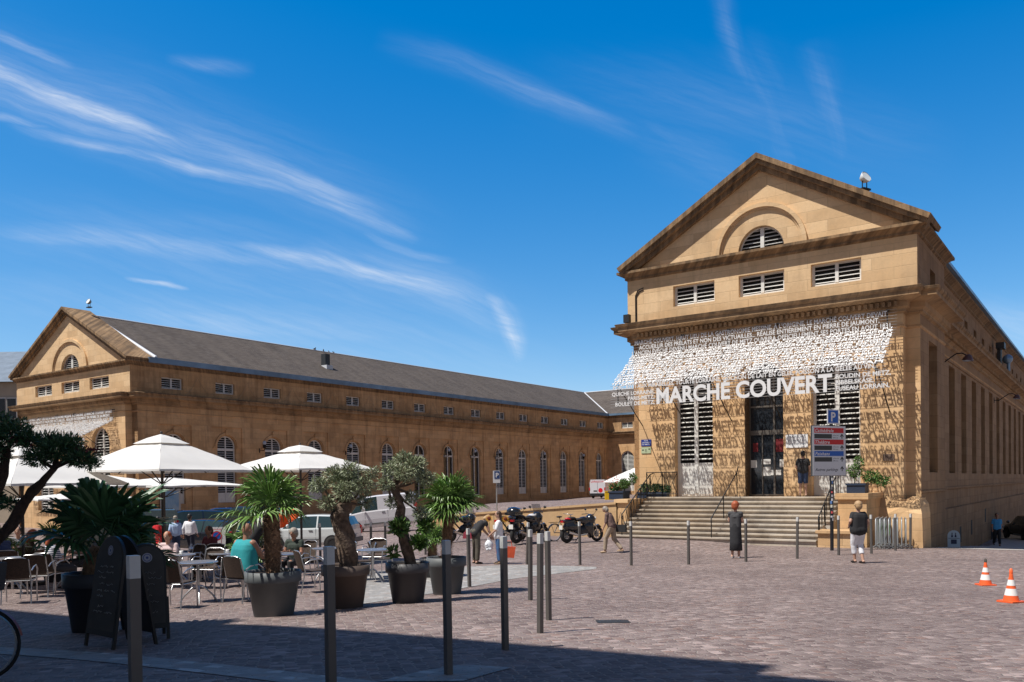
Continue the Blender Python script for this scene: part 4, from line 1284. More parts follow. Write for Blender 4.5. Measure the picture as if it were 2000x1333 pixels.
    if bottom:
        c = MB()
        for s in (-1, 1):
            capsule(c, J['pelvis'] + Vector((s * .07 * wide * k, 0, .04 * k)), J['hip' + ('L' if s < 0 else 'R')], .122 * wide * k, .115 * wide * k)
        for S in 'LR':
            t1 = min(1, leg * 2); e = J['hip' + S].lerp(J['kn' + S], t1)
            c.tube([J['hip' + S], e], [.108 * wide * k, .085 * k], 12)
            if leg > .5:
                e2 = J['kn' + S].lerp(J['an' + S], leg * 2 - 1)
                c.tube([J['kn' + S] + (J['kn' + S] - e2).normalized() * .03 * k, e2], [.082 * k, .066 * k], 12)
        cloth(c, 'trousers', bottom)
    if skirt:
        mt, zl, r0, r1 = skirt
        mid_ = (J['anL'] + J['anR']) / 2; kn_ = (J['knL'] + J['knR']) / 2
        P = [J['pelvis'] + Vector((0, 0, .10 * k)), J['pelvis'] - Vector((0, 0, .04 * k)), kn_, kn_.lerp(mid_, zl)]
        P.append(P[-1] - Vector((0, 0, .01)))
        c = MB(); c.smooth = True
        rr = [r0 * .85, r0, (r0 + r1) * .5, r1, r1 * .9]
        rows = []
        for p, r in zip(P, rr):
            rows.append([p + Vector((r * k * 1.0 * math.cos(a) * (1 + .06 * math.sin(5 * a + p.z * 3)), r * k * .82 * math.sin(a), 0)) for a in [2 * math.pi * i / 28 for i in range(28)]])
        c.grid(rows, closed_u=True)
        c.build('skirt', mt, root)
    if hair:
        c = MB(); hv = hair_vol
        hc = J['head'] + up * .038 * k - fy * .022 * k
        c.ball(hc, (.092 * k * hv, .100 * k * hv, .096 * k * hv))
        c.ball(hc - fy * .035 * k - up * .05 * k, (.086 * k * hv, .066 * k * hv, .095 * k * hv))
        if hair_vol > 1.05:
            rr_ = random.Random(4)
            for i in range(26):
                a, e_ = rr_.uniform(0, 6.28), rr_.uniform(-.3, 1.5)
                if math.sin(a) > 0.6 and e_ < .6: continue
                d = Vector((math.cos(a) * math.cos(e_), math.sin(a) * math.cos(e_), math.sin(e_)))
                c.ball(hc + d * .080 * k * hv - Vector((0, 0, .012 * k)), rr_.uniform(.018, .032) * k, 8, 6)
        if hair_len:
            capsule(c, hc - fy * .05 * k, hc - fy * .085 * k - up * hair_len * k, .07 * k, .05 * k)
        cloth(c, 'hair', hair, 0.010, 1)
    if shoes:
        for S in 'LR':
            c = MB(); a_ = J['an' + S]
            c.tube([a_ + Vector((0, -.06, -.045)) * k, a_ + Vector((0, .0, -.04)) * k, a_ + Vector((0, .10, -.052)) * k, a_ + Vector((0, .175, -.06)) * k],
                   [.030 * k, .048 * k, .044 * k, .024 * k], 10, flat=.8)
            c.build('shoe', shoes, root)
    return root, J

# ------------------------------------------------------------ plants
def leaf_cloud(mb, blobs, n, L, W_, seed, droop=0.2):
    rnd = random.Random(seed)
    tot = sum(b[1] ** 2 for b in blobs)
    for c, r, sq in blobs:
        for i in range(int(n * r * r / tot)):
            d = Vector((rnd.gauss(0, 1), rnd.gauss(0, 1), rnd.gauss(0, 1))).normalized()
            rr = r * (rnd.random() ** 0.42) * (0.80 + 0.40 * noise.noise(Vector(c) * 3 + d * 2.1))
            p = Vector(c) + Vector((d.x * rr, d.y * rr, d.z * rr * sq))
            ax = (d + Vector((rnd.uniform(-1, 1), rnd.uniform(-1, 1), rnd.uniform(-.6, 1.1) - droop)) * 0.9).normalized()
            sd = ax.cross(Vector((rnd.uniform(-1, 1), rnd.uniform(-1, 1), rnd.uniform(-1, 1)))).normalized()
            l = L * rnd.uniform(.6, 1.3); w_ = W_ * rnd.uniform(.7, 1.2)
            mb.face([p, p + ax * l * .45 + sd * w_ / 2, p + ax * l, p + ax * l * .45 - sd * w_ / 2])
def twig_cloud(mb, start, blobs, rnd, r0=0.05):
    for c, r, sq in blobs:
        c = Vector(c); s = Vector(start)
        mid_ = s.lerp(c, .5) + Vector((rnd.uniform(-.1, .1), rnd.uniform(-.1, .1), rnd.uniform(-.05, .1)))
        mb.tube([s, mid_, c], [r0, r0 * .7, r0 * .35], 6)
        for i in range(7):
            d = Vector((rnd.gauss(0, 1), rnd.gauss(0, 1), abs(rnd.gauss(0, 1)))).normalized() * r * .8
            mb.tube([c - d * .1, c + d * .5 + Vector((0, 0, rnd.uniform(-.03, .03))), c + d], [r0 * .3, r0 * .18, .004], 4)
bark_o = mat('olive_bark', (0.20, 0.14, 0.10), 0.9, two=(0.055, 0.038, 0.028), vscale=14, bump=1.0, bscale=22)
bark_d = mat('shaded_bark', (0.075, 0.045, 0.03), 0.9, two=(0.03, 0.018, 0.012), vscale=14, bump=1.0, bscale=22)  # olive bark darkened: the leaning tree's shade put into the colour
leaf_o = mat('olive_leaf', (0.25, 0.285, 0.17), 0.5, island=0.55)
leaf_d = mat('dark_leaf', (0.055, 0.125, 0.05), 0.45, island=0.5)  # leaning olive's shade put into the green; landing bushes share it
leaf_g = mat('green_leaf', (0.085, 0.17, 0.035), 0.5, island=0.5)
palm_g = mat('palm_frond', (0.145, 0.255, 0.06), 0.38, island=0.4)
palm_d = mat('shaded_palm_frond', (0.048, 0.125, 0.05), 0.4, island=0.35)  # darker frond copy with the shade on the near-left palms put in
fibre = mat('palm_fibre', (0.27, 0.165, 0.10), 0.95, island=0.5)
pot_m = mat('grey_pot', (0.105, 0.115, 0.12), 0.6, var=0.18, vscale=2.5)
pot_b = mat('taupe_pot', (0.115, 0.085, 0.07), 0.6, var=0.06, vscale=3)
pot_k = mat('dark_pot', (0.045, 0.045, 0.05), 0.5)
soil = mat('soil', (0.05, 0.035, 0.025), 0.95, bump=0.5)
def pot(root, r, h, mt):
    m = MB(); m.smooth = True
    m.lathe([(0.001, 0), (r * .68, 0), (r * .70, .01), (r * .91, h * .76), (r * .985, h * .765), (r, h * .78), (r, h), (r * .95, h), (r * .93, h * .93)], 36)
    m.build('pot', mt, root)
    s = MB(); s.lathe([(0.001, h * .935), (r * .93, h * .93)], 24); s.build('soil', soil, root)
def fan_frond(mb, base, dirv, pet, rad, n, rnd, droop=0.25, spread=2.3, fuse=.36):
    dirv = Vector(dirv).normalized()
    side = dirv.cross(Vector((0, 0, 1)))
    if side.length < .1: side = Vector((1, 0, 0))
    side.normalize(); upv = side.cross(dirv).normalized()
    hub = Vector(base) + dirv * pet + Vector((0, 0, -droop * pet * .4))
    mb.tube([base, Vector(base) + dirv * pet * .55 + upv * .02, hub], [.012, .009, .008], 5)
    tilt = rnd.uniform(-.3, .3)
    for i in range(n):
        a = -spread + 2 * spread * i / (n - 1) + rnd.uniform(-.03, .03)
        fd = dirv * math.cos(a) + (side * math.cos(tilt) + upv * math.sin(tilt)) * math.sin(a)
        L = rad * (1.0 - .28 * (abs(a) / spread) ** 2) * rnd.uniform(.88, 1.06)
        wv = fd.cross(upv).normalized(); nv = upv
        w0 = L * math.sin(spread / n) * fuse + .003; fd = (fd + Vector((rnd.uniform(-.05, .05), rnd.uniform(-.05, .05), rnd.uniform(-.08, .05)))).normalized()
        p0 = hub; p1 = hub + fd * L * .55 + nv * .015; p2 = hub + fd * L * .85 - Vector((0, 0, L * droop * .25)); p3 = hub + fd * L - Vector((0, 0, L * droop * .75))
        for s in (-1, 1):
            mb.face([p0, p1 + nv * -.012, p1 + wv * w0 * s + nv * .006])
            mb.face([p1 - nv * .012, p2 - nv * .006, p2 + wv * w0 * .55 * s, p1 + wv * w0 * s + nv * .006])
            mb.face([p2 - nv * .006, p3, p2 + wv * w0 * .55 * s])
def palm(name, loc, label, ptr, poth, trunk_h, trunk_r, nf, rad, mt_pot, seed, frond=palm_g, lean=(0, 0), hairy=True, pet=.28, cat='potted palm', group='potted fan palms', flat=0.0, fr=None, elmin=-.35, fuse=.36):
    rnd = random.Random(seed)
    root = empty(name, loc, rnd.uniform(0, 6), label, cat, group)
    root.rotation_euler = (0, 0, 0)
    if mt_pot is not None: pot(root, ptr, poth, mt_pot)
    z0 = poth * .9; top_ = Vector((lean[0], lean[1], z0 + trunk_h))
    t = MB(); n = 14; pts = []; rs = []
    for i in range(n + 1):
        f = i / n
        pts.append(Vector((lean[0] * f * f, lean[1] * f * f, z0 + trunk_h * f))); rs.append(trunk_r * (0.8 + .25 * math.sin(f * 3.1) + rnd.uniform(-.05, .05)))
    t.tube(pts, rs, 14)
    if hairy:
        for i in range(int(2600 * trunk_h)):
            f = rnd.random(); a = rnd.uniform(0, 6.283); k = f * n; j = min(int(k), n - 1)
            c = pts[j].lerp(pts[j + 1], k - j); r = trunk_r * (.85 + .2 * math.sin(f * 3.1))
            o = Vector((math.cos(a), math.sin(a), 0)); tg = Vector((-math.sin(a), math.cos(a), 0))
            p = c + o * r * .95
            d = o * rnd.uniform(.02, .085) + tg * rnd.uniform(-.07, .07) + Vector((0, 0, rnd.uniform(-.09, .05)))
            t.face([p + tg * .006, p - tg * .006, p + d])
    t.build('trunk', fibre, root)
    fc = MB()
    for i in range(nf):
        a = i * 2.39996 + rnd.uniform(-.25, .25); el = rnd.uniform(elmin, 1.25) if i > 2 else rnd.uniform(.9, 1.4)
        d = Vector((math.cos(a) * math.cos(el), math.sin(a) * math.cos(el), math.sin(el)))
        fan_frond(fc, top_ + Vector((0, 0, rnd.uniform(-.06, .06))), d, pet * rnd.uniform(.8, 1.25), rad * rnd.uniform(.8, 1.1), 26, rnd, droop=rnd.uniform(.1, .5) + max(0, -el) * .4, fuse=fuse)
    fc.build('crown', frond, root)
    return root

# ------------------------------------------------------------ street furniture
def text_obj(parent, name, mt, body, M, **k):
    m = MB(); add_text(m, body, M, **k)
    return m.build(name, mt, parent)
def frameM(o, x, y):
    x = Vector(x).normalized(); y = Vector(y).normalized(); z = x.cross(y)
    return Matrix(((x.x, y.x, z.x, o[0]), (x.y, y.y, z.y, o[1]), (x.z, y.z, z.z, o[2]), (0, 0, 0, 1)))

# ------------------------------------------------------------ vehicles
tyre_m = mat('tyre', (0.018, 0.018, 0.018), 0.85)
rim_m = mat('alloy', (0.45, 0.46, 0.47), 0.35, metal=0.8)
chrome = mat('chrome', (0.7, 0.7, 0.7), 0.15, metal=1.0)
car_glass = mat('car_glass', (0.025, 0.05, 0.055), 0.08, spec=0.9)
black_pl = mat('black_plastic', (0.02, 0.02, 0.022), 0.5)
red_l = mat('red_lens', (0.45, 0.015, 0.02), 0.25)
clear_l = mat('clear_lens', (0.6, 0.62, 0.65), 0.1)
def wheel(root, x, y, r, w_, s, spokes=7, rimm=None):
    """y = outer face position, s = outward sign"""
    M = Matrix.Translation((x, y, r)) @ Matrix.Rotation(math.pi / 2, 4, 'X')
    t = MB(); t.smooth = True
    h = w_ / 2
    t.lathe([(r * .62, -h), (r * .9, -h), (r, -h * .7), (r, h * .7), (r * .9, h), (r * .62, h)], 28, M)
    o = t.build('wheel', tyre_m, root)
    q = MB()
    q.lathe([(r * .62, h * .9), (r * .56, h * .5), (r * .5, h * .2), (0.001, h * .25)] if s < 0 else [(r * .62, -h * .9), (r * .56, -h * .5), (r * .5, -h * .2), (0.001, -h * .25)], 24, M)
    for i in range(spokes):
        a = 2 * math.pi * i / spokes
        zf = (h * .55) * (1 if s < 0 else -1)
        q.tube([M @ Vector((0, 0, zf)), M @ Vector((r * .58 * math.cos(a), r * .58 * math.sin(a), zf))], r * .07, 5)
    q.build('rim', rimm or rim_m, o)
def car(name, loc, rot, label, cat, paint, L, W_, st, glass_side, glass_top, r=.31, wb=(-.30, .31), group=None, trim=True, tail=(0.62, 0.95), plate=True, pitch=0.0, rimm=None, belt_trim=False):
    """st: stations (x/L from rear to front, z bottom, z belt, z roof, width factor, greenhouse factor)"""
    root = empty(name, loc, rot, label, cat, group)
    root.rotation_euler = (0, pitch, rot)
    b = MB(); g = MB(); b.smooth = True; g.smooth = False
    def ring_(s):
        x, zb, zm, zr, wf, gf = s; w_ = W_ / 2 * wf; x *= L
        zmid = zb + (zm - zb) * .5
        P = [(0, zb), (w_ * .88, zb), (w_ * .98, zb + .12), (w_, zmid), (w_ * .985, zm - .06), (w_ * .955, zm), (w_ * gf, zr - .05), (w_ * gf * .86, zr - .005), (0, zr + .015)]
        return [Vector((x, y, z)) for y, z in P]
    R_ = [ring_(s) for s in st]
    for i in range(len(st) - 1):
        for j in range(8):
            for sg in (1, -1):
                q = [R_[i][j], R_[i + 1][j], R_[i + 1][j + 1], R_[i][j + 1]]
                q = [Vector((p.x, p.y * sg, p.z)) for p in q]
                isg = (j == 5 and i in glass_side) or (j >= 6 and i in glass_top) or (j == 5 and i in glass_top)
                if isg and j != 5 or isg:
                    g.face(q)
                else: b.face(q)
    for e in (0, -1):
        for sg in (1, -1):
            b.face([Vector((p.x, p.y * sg, p.z)) for p in R_[e]])
    b.build('body', paint, root)
    g.build('window', car_glass, root)
    zb = st[2][1]
    for fx in wb:
        for s in (-1, 1):
            y = s * (W_ / 2 - .10)
            a = MB(); M = Matrix.Translation((fx * L, s * (W_ / 2 * 1.0 + .003), r)) @ Matrix.Rotation(math.pi / 2, 4, 'X')
            a.lathe([(0.001, 0), (r * 1.20, 0)], 24, M)  # black disc on the body side stands in for the shaded wheel well
            a.build('wheel_shade_disc', black_pl, root)
            wheel(root, fx * L, s * (W_ / 2 - .07), r, .17, s, rimm=rimm)
    xr = st[0][0] * L; xf = st[-1][0] * L
    for s in (-1, 1):
        t = MB(); t.box(xr - .012, xr + .16, s * (W_ / 2 * .84) - .09, s * (W_ / 2 * .84) + .085, tail[0], tail[1])
        t.build('tail_light', red_l, root)
        h_ = MB(); h_.box(xf - .18, xf + .008, s * (W_ / 2 * .74) - .16, s * (W_ / 2 * .74) + .14, .56, .72); h_.build('headlight', clear_l, root)
        mm = MB(); mm.ball((L * .17, s * (W_ / 2 + .09), st[3][2] + .07), (.06, .10, .08)); mm.build('mirror', paint, root)
        dh = MB()
        for dx in (-.02, .0):
            pass
        dh.box(-.09 * L, -.09 * L + .16, s * (W_ / 2 * .99) - .015, s * (W_ / 2 * .99) + .02, st[3][2] - .14, st[3][2] - .11)
        dh.build('door_handle', black_pl, root)
        if trim:
            tr = MB(); tr.box(-.16 * L, .19 * L, s * (W_ / 2 * 1.0) - .01, s * (W_ / 2 * 1.0) + .018, .42, .49); tr.build('side_strip', mat('grey_trim', (.12, .12, .12), .6), root)
        for dx in (.165 * L, -.125 * L):
            sm = MB(); sm.box(dx, dx + .008, s * W_ / 2 * .995 - .006, s * W_ / 2 * .995 + .003, .3, st[3][2] - .03); sm.build('door_seam', black_pl, root)
    bp = MB(); bp.box(xr - .05, xr + .1, -W_ / 2 * .9, W_ / 2 * .9, .32, .50); bp.box(xf - .1, xf + .05, -W_ / 2 * .9, W_ / 2 * .9, .26, .44)
    bp.build('bumper', mat('grey_trim', (.12, .12, .12), .6), root)
    if plate:
        p = MB(); p.box(xr - .062, xr - .052, -.26, .26, .52, .63); p.build('number_plate', white_p, root)
    return root
HATCH = [(-.5, .38, .80, .84, .86, .80), (-.485, .30, .88, 1.02, .93, .80), (-.44, .26, .93, 1.34, .96, .74), (-.36, .24, .93, 1.40, .99, .74), (-.14, .22, .92, 1.43, 1, .75),
         (-.125, .22, .92, 1.43, 1, .75), (.03, .22, .91, 1.42, 1, .76), (.085, .22, .90, 1.36, 1, .76), (.25, .24, .88, .93, .98, .84), (.40, .24, .78, .83, .94, .84), (.48, .28, .68, .72, .86, .84), (.5, .36, .60, .62, .78, .84)]
ESTATE = [(-.5, .38, .85, .90, .88, .80), (-.48, .30, .92, 1.20, .94, .78), (-.45, .26, .96, 1.48, .97, .76), (-.40, .24, .96, 1.54, .99, .76), (-.20, .22, .95, 1.60, 1, .77),
          (-.185, .22, .95, 1.60, 1, .77), (.03, .22, .95, 1.60, 1, .77), (.09, .22, .95, 1.54, 1, .77), (.24, .24, .96, 1.02, .98, .84), (.40, .24, .88, .93, .94, .84), (.48, .28, .76, .80, .88, .84), (.5, .36, .62, .64, .80, .84)]
VANS = [(-.5, .38, 1.0, 1.05, .90, .90), (-.495, .30, 1.10, 1.70, .95, .90), (-.47, .28, 1.12, 1.82, .98, .90), (-.20, .25, 1.12, 1.84, 1, .90), (-.02, .25, 1.12, 1.84, 1, .88),
        (.00, .25, 1.12, 1.84, 1, .88), (.16, .25, 1.10, 1.80, 1, .86), (.20, .25, 1.10, 1.74, 1, .84), (.34, .25, 1.02, 1.08, .97, .86), (.44, .28, .86, .92, .92, .84), (.49, .30, .74, .78, .86, .84), (.5, .36, .62, .64, .8, .84)]
# ---------------------------------------------------------------- the neighbouring houses
plaster = mat('pale_plaster', (0.42, 0.36, 0.28), 0.9, var=0.15, vscale=0.6, bump=0.3)
red_tile = mat('red_tiles', (0.36, 0.10, 0.05), 0.8, two=(0.20, 0.06, 0.035), vscale=3, bump=0.8, bscale=8)
# house behind the camera: its roof edge throws the big foreground shade
SP = [gpx(a, b) for a, b in ((20, 1197), (310, 1218), (500, 1236), (980, 1268), (1515, 1301))]
L0, L1 = SP[0], SP[-1]
ed = (L1 - L0).to_2d().normalized(); en_ = Vector((ed.y, -ed.x))          # along the edge, and towards the viewer
ROOF_H = 17.5
cot = math.cos(SUN_EL) / math.sin(SUN_EL)
off = Vector((sun_h.x, sun_h.y)) * cot * (ROOF_H - .6)
E1 = L1.to_2d() + off                                                     # roof corner that casts the shadow tip
hb = empty('townhouse', (E1.x, E1.y, 0), math.atan2(ed.y, ed.x), 'tall plastered townhouse behind the viewer that shades the foreground', 'building')
m = MB(); m.box(-80, 0, -12, 0, -3, ROOF_H - .02); m.build('wall', plaster, hb)
m = MB(); m.box(-80.3, 0, -12.3, .012, ROOF_H - .02, ROOF_H); m.build('roof_edge', zinc, hb)
m = MB(); m.box(.01, 2.4, -9, -.01, -2, ROOF_H - 1.0); m.build('side_wing', plaster, hb)
for k in range(14):
    for z in (1.2, 4.8, 8.4, 12.0):
        q = MB(); u_ = -2.2 - k * 3.4; q.box(u_ - .6, u_ + .6, .003, .03, z + .4, z + 2.4); q.build('window', glass_d, hb)
# houses seen past the left front
h1 = empty('town_house', (0, 0, 0), 0, 'pale house with a blue-grey slate roof at the left picture edge', 'house')
e0 = at(42, 748, 74); e1 = at(-160, 765, 74); r0 = at(52, 693, 84); r1 = at(-160, 770 - 50, 84)
slate_b = mat('blue_slate', (0.16, 0.20, 0.25), 0.6, var=0.2, vscale=1.2, bump=0.5, bscale=6)
m = MB(); zE = 11.6
m.box(e1.x - 20, e0.x + .4, 74, 90, -4, zE); m.build('wall', plaster, h1)
m = MB(); A_, B_, C_, D_ = Vector((e1.x - 20, 73.5, zE)), Vector((e0.x + 2, 73.5, zE)), Vector((r0.x + 4, 84, r0.z + .3)), Vector((e1.x - 20, 84, r0.z + .3))
m.face([A_, B_, C_, D_]); m.face([D_, C_, (e0.x + 2, 94, zE), (e1.x - 20, 94, zE)]); m.face([B_, C_, (e0.x + 2, 94, zE)])
m.build('roof', slate_b, h1)
for px in (-20, 3, 24):
    p = at(px, 795, 73.95); q = MB(); q.box(p.x - .5, p.x + .5, 73.85, 73.99, p.z - 1.1, p.z + .8); w_ = q.build('window', white_p, h1)
    q = MB(); q.box(p.x - .38, p.x + .38, 73.82, 73.848, p.z - 1.0, p.z + .7); q.build('pane', glass_d, w_)
h2 = empty('town_house', (0, 0, 0), 0, 'red tiled roof showing above the slate roof at the left edge', 'house')
t0 = at(-6, 703, 100)
m = MB(); m.box(t0.x - 22, t0.x + 2, 100, 112, -4, t0.z - 3.5); m.build('wall', plaster, h2)
m = MB(); m.face([(t0.x - 24, 99, t0.z - 3.6), (t0.x + 4, 99, t0.z - 3.6), (t0.x - 1, 105, t0.z + .2), (t0.x - 20, 105, t0.z + .2)])
m.face([(t0.x + 4, 99, t0.z - 3.6), (t0.x + 4, 113, t0.z - 3.6), (t0.x - 1, 105, t0.z + .2)]); m.build('roof', red_tile, h2)

# ---------------------------------------------------------------- low terrace wall
tw = MB(); n = 16; u_a, u_b = -10.72, -20.5
for side in (0,):
    top = []
    for i in range(n + 1):
        u = u_a + (u_b - u_a) * i / n
        zt = 1.32 + (0.84 - 1.32) * (i / n) / ((17.8 - 10.72) / (20.5 - 10.72))
        top.append((u, zt))
    for (ua, za), (ub, zb_) in zip(top, top[1:]):
        for (v0, v1, h0, h1) in ((-2.20, -1.82, 0, 0), (-2.25, -1.77, 0, .09)):
            if h1 == 0:
                q = [B(ua, v0, -.9), B(ub, v0, -.9), B(ub, v0, zb_), B(ua, v0, za)]; tw.face(q)
                q = [B(ua, v1, -.9), B(ub, v1, -.9), B(ub, v1, zb_), B(ua, v1, za)]; tw.face(q)
            else:
                P = [B(ua, v0, za), B(ub, v0, zb_), B(ub, v1, zb_), B(ua, v1, za), B(ua, v0, za + h1), B(ub, v0, zb_ + h1), B(ub, v1, zb_ + h1), B(ua, v1, za + h1)]
                tw.face(P[4:8]); tw.face([P[0], P[1], P[5], P[4]]); tw.face([P[3], P[2], P[6], P[7]]); tw.face(P[0:4])
tag(tw.build('terrace_wall', stone_mat('stone_low', (0.58, 0.405, 0.23), (0.2, 0.13, 0.08), bw=1.5, bh=1.0, grime=.25, streak=.3)),
    'low ochre stone terrace wall running left from the stairs behind the motorbikes', 'wall')

# ---------------------------------------------------------------- bollards
bol = mat('bollard_paint', (0.13, 0.12, 0.112), 0.45, metal=0.3, var=0.1, vscale=5)
bolw = mat('bollard_band', (0.62, 0.62, 0.60), 0.4, var=0.1, vscale=9)
b0 = empty('bollard', (0, 0, 0), 0, 'x', 'bollard', 'slim grey bollards with pale heads')
s_ = .0275
m = MB(); m.box(-s_, s_, -s_, s_, -.05, 1.03); m.build('post', bol, b0)
m = MB(); m.box(-s_, s_, -s_, s_, 1.03, 1.148); m.box(-s_ - .0015, -s_, -.004, .004, 1.06, 1.1); m.build('head', bolw, b0)
BL = [(259, None, 4.4, 'nearest bollard at lower left, in front of the chalkboards'), (642, None, 5.55, 'second nearest bollard, in the shade before the taupe olive pot'),
      (876, 1320, 0, 'bollard standing on the pale paving patch at lower centre'), (987, 1271, 0, 'bollard at the edge of the shade right of the pale patch'),
      (1055, 1238, 0, 'nearest of the three close-set bollards at centre'), (1072, 1212, 0, 'middle one of the three close-set bollards at centre'),
      (1036, 1173, 0, 'farthest of the three close-set bollards at centre'), (917, 1147, 0, 'bollard just right of the tall palm pot'),
      (1029, 1103, 0, 'slightly leaning bollard behind the woman with bags'), (1133, 1104, 0, 'bollard in front of the black scooter'),
      (1233, 1105, 0, 'bollard right of the stooping man with a bag'), (1345, 1103, 0, 'bollard before the left half of the stairs'),
      (1457, 1098, 0, 'bollard beside the red-haired woman'), (1557, 1092, 0, 'stickered bollard before the right half of the stairs'),
      (1638, 1085, 0, 'bollard just right of the direction sign post'), (1702, 1082, 0, 'bollard right of the woman in white trousers'),
      (1749, 1076, 0, 'bollard in front of the stacked barriers'), (1778, 1073, 0, 'last bollard at the building corner'),
      (725, 1096, 0, 'bollard seen between the two olive trees'), (753, 1092, 0, 'bollard left of the slim olive trunk'),
      (831, 1084, 0, 'bollard behind the small bushy palm'), (626, 1098, 0, 'bollard in front of the white hatchback wheel')]
for i, (px, py, Y, lab) in enumerate(BL):
    p = gpx(px, py) if py else gp(px, Y)
    o = b0 if i == 0 else copy_thing(b0, p, 0)
    o.location = p; o.rotation_euler = (R(2.2) if px == 1029 else R(random.uniform(-.6, .6)), R(1.5) if px in (1029, 1055) else R(random.uniform(-.6, .6)), R(38 + random.uniform(-4, 4))); o['label'] = lab

# ---------------------------------------------------------------- parking direction sign
P = gpx(1625, 1076); Y = P.y
sx_ = lambda n: n * Y / FPX
ds = empty('direction_sign', P, 0, 'grey parking guidance sign on a black stickered post before the stairs', 'sign')
m = MB(); m.tube([(0, 0, -.05), (0, 0, (1076 - 800) * Y / FPX)], .055, 14); m.build('post', mat('post_black', (.012, .013, .018), .4), ds)
rs = random.Random(8); stc = [(.7, .7, .7), (.5, .5, .52), (.6, .1, .1), (.12, .12, .14), (.62, .6, .5), (.10, .2, .45)]
for k in range(16):
    z = .95 + k * .105 + rs.uniform(-.02, .02); a = rs.uniform(-2.9, -1.6); m = MB(); da = rs.uniform(.9, 1.5); hz = rs.uniform(.05, .09)
    m.grid([[(.0565 * math.cos(a + da * i / 4), .0565 * math.sin(a + da * i / 4), z + h_) for i in range(5)] for h_ in (0, hz)])
    m.build('sticker', mat('sticker_%d' % (k % 6), stc[k % 6], .5), ds)
s_rot = R(24)                                     # the board is turned a little to the left
Mz = Matrix.Rotation(s_rot, 4, 'Z')
bw_, z0, z1 = 1.46 * Y / 29.0, (1076 - 929) * Y / FPX, (1076 - 834) * Y / FPX
bx0, bx1 = -bw_ * .66, bw_ * .34
bh_ = z1 - z0
grey_b = mat('sign_grey', (.70, .73, .76), .45)
dark_f = mat('sign_frame', (.05, .055, .06), .4)
def sbox(name, mt, x0, x1, y0, y1, a, b):
    m = MB(); m.box(x0, x1, y0, y1, a, b, Mz); return m.build(name, mt, ds)
sbox('board', dark_f, bx0 - .02, bx1 + .02, -.13, -.07, z0 - .02, z1 + .02)
sbox('board_face', mat('sign_edge', (.75, .76, .77), .4), bx0 - .005, bx1 + .005, -.134, -.130, z0 - .005, z1 + .005)
sbox('board_panel', grey_b, bx0 + .015, bx1 - .015, -.137, -.134, z0 + .015, z1 - .015)
red_s = mat('sign_red', (.62, .012, .02), .4); blue_s = mat('sign_blue', (.01, .12, .52), .4); led = mat('led_panel', (.03, .035, .042), .3)
white_s = mat('sign_white', (.82, .82, .82), .4); black_s = mat('sign_black', (.02, .022, .028), .5)
def TM(x, z, y=-.1385): 
    o = Mz @ Vector((x, y, z)); xx = Mz @ Vector((1, 0, 0)); return frameM(o, xx, (0, 0, 1))
Wb = bx1 - bx0
def arrow(x, z, s):
    m = MB(); M = TM(x, z, -.1375)
    pts = [(-.02, 0), (.02, 0), (.02, .10), (-.02, .10)]
    m.face([M @ Vector((a * s, b * s, 0)) for a, b in pts])
    m.face([M @ Vector((a * s, b * s, 0)) for a, b in ((0, .17), (-.075, .085), (-.075, .045), (0, .11))])
    m.face([M @ Vector((a * s, b * s, 0)) for a, b in ((0, .17), (.075, .085), (.075, .045), (0, .11))])
    m.build('arrow', black_s, ds)
for k, (tx, mt) in enumerate((("Cathédrale", red_s), ("Théâtre", red_s), ("Paixhans", blue_s))):
    zt = z1 - .035 * bh_ - k * .235 * bh_
    sbox('name_band', mt, bx0 + .05 * Wb, bx1 - .06 * Wb, -.1395, -.137, zt - .10 * bh_, zt)
    text_obj(ds, 'name_text', white_s, tx, TM(bx0 + .07 * Wb, zt - .085 * bh_, -.1415), height=.068 * bh_, width=Wb * (.56 if k == 0 else .44), shear=.25, bold=.02, spacing=1.1, res=2)
    sbox('display', led, bx0 + .05 * Wb, bx0 + .58 * Wb, -.1395, -.137, zt - .215 * bh_, zt - .125 * bh_)
    text_obj(ds, 'small_text', black_s, "places", TM(bx0 + .61 * Wb, zt - .16 * bh_), height=.028 * bh_, width=.18 * Wb, shear=.2, res=1)
    text_obj(ds, 'small_text', black_s, "libres", TM(bx0 + .61 * Wb, zt - .208 * bh_), height=.028 * bh_, width=.16 * Wb, shear=.2, res=1)
    arrow(bx0 + .89 * Wb, zt - .215 * bh_, bh_ * .62)
text_obj(ds, 'name_text', black_s, "Autres parkings", TM(bx0 + .07 * Wb, z0 + .09 * bh_), height=.062 * bh_, width=Wb * .70, shear=.25, bold=.008, spacing=1.05, res=2)
arrow(bx0 + .89 * Wb, z0 + .085 * bh_, bh_ * .62)
pz0, pz1 = (1076 - 829) * Y / FPX, (1076 - 801) * Y / FPX; pw = (pz1 - pz0) / 2
sbox('parking_plate', white_s, -pw - .01, pw + .01, -.09, -.07, pz0, pz1)
sbox('parking_plate_face', blue_s, -pw + .025, pw - .025, -.093, -.090, pz0 + .035, pz1 - .03)
text_obj(ds, 'letter', white_s, "P", TM(-pw * .42, pz0 + (pz1 - pz0) * .2, -.0955), height=(pz1 - pz0) * .62, width=pw * .85, bold=.03, res=3)

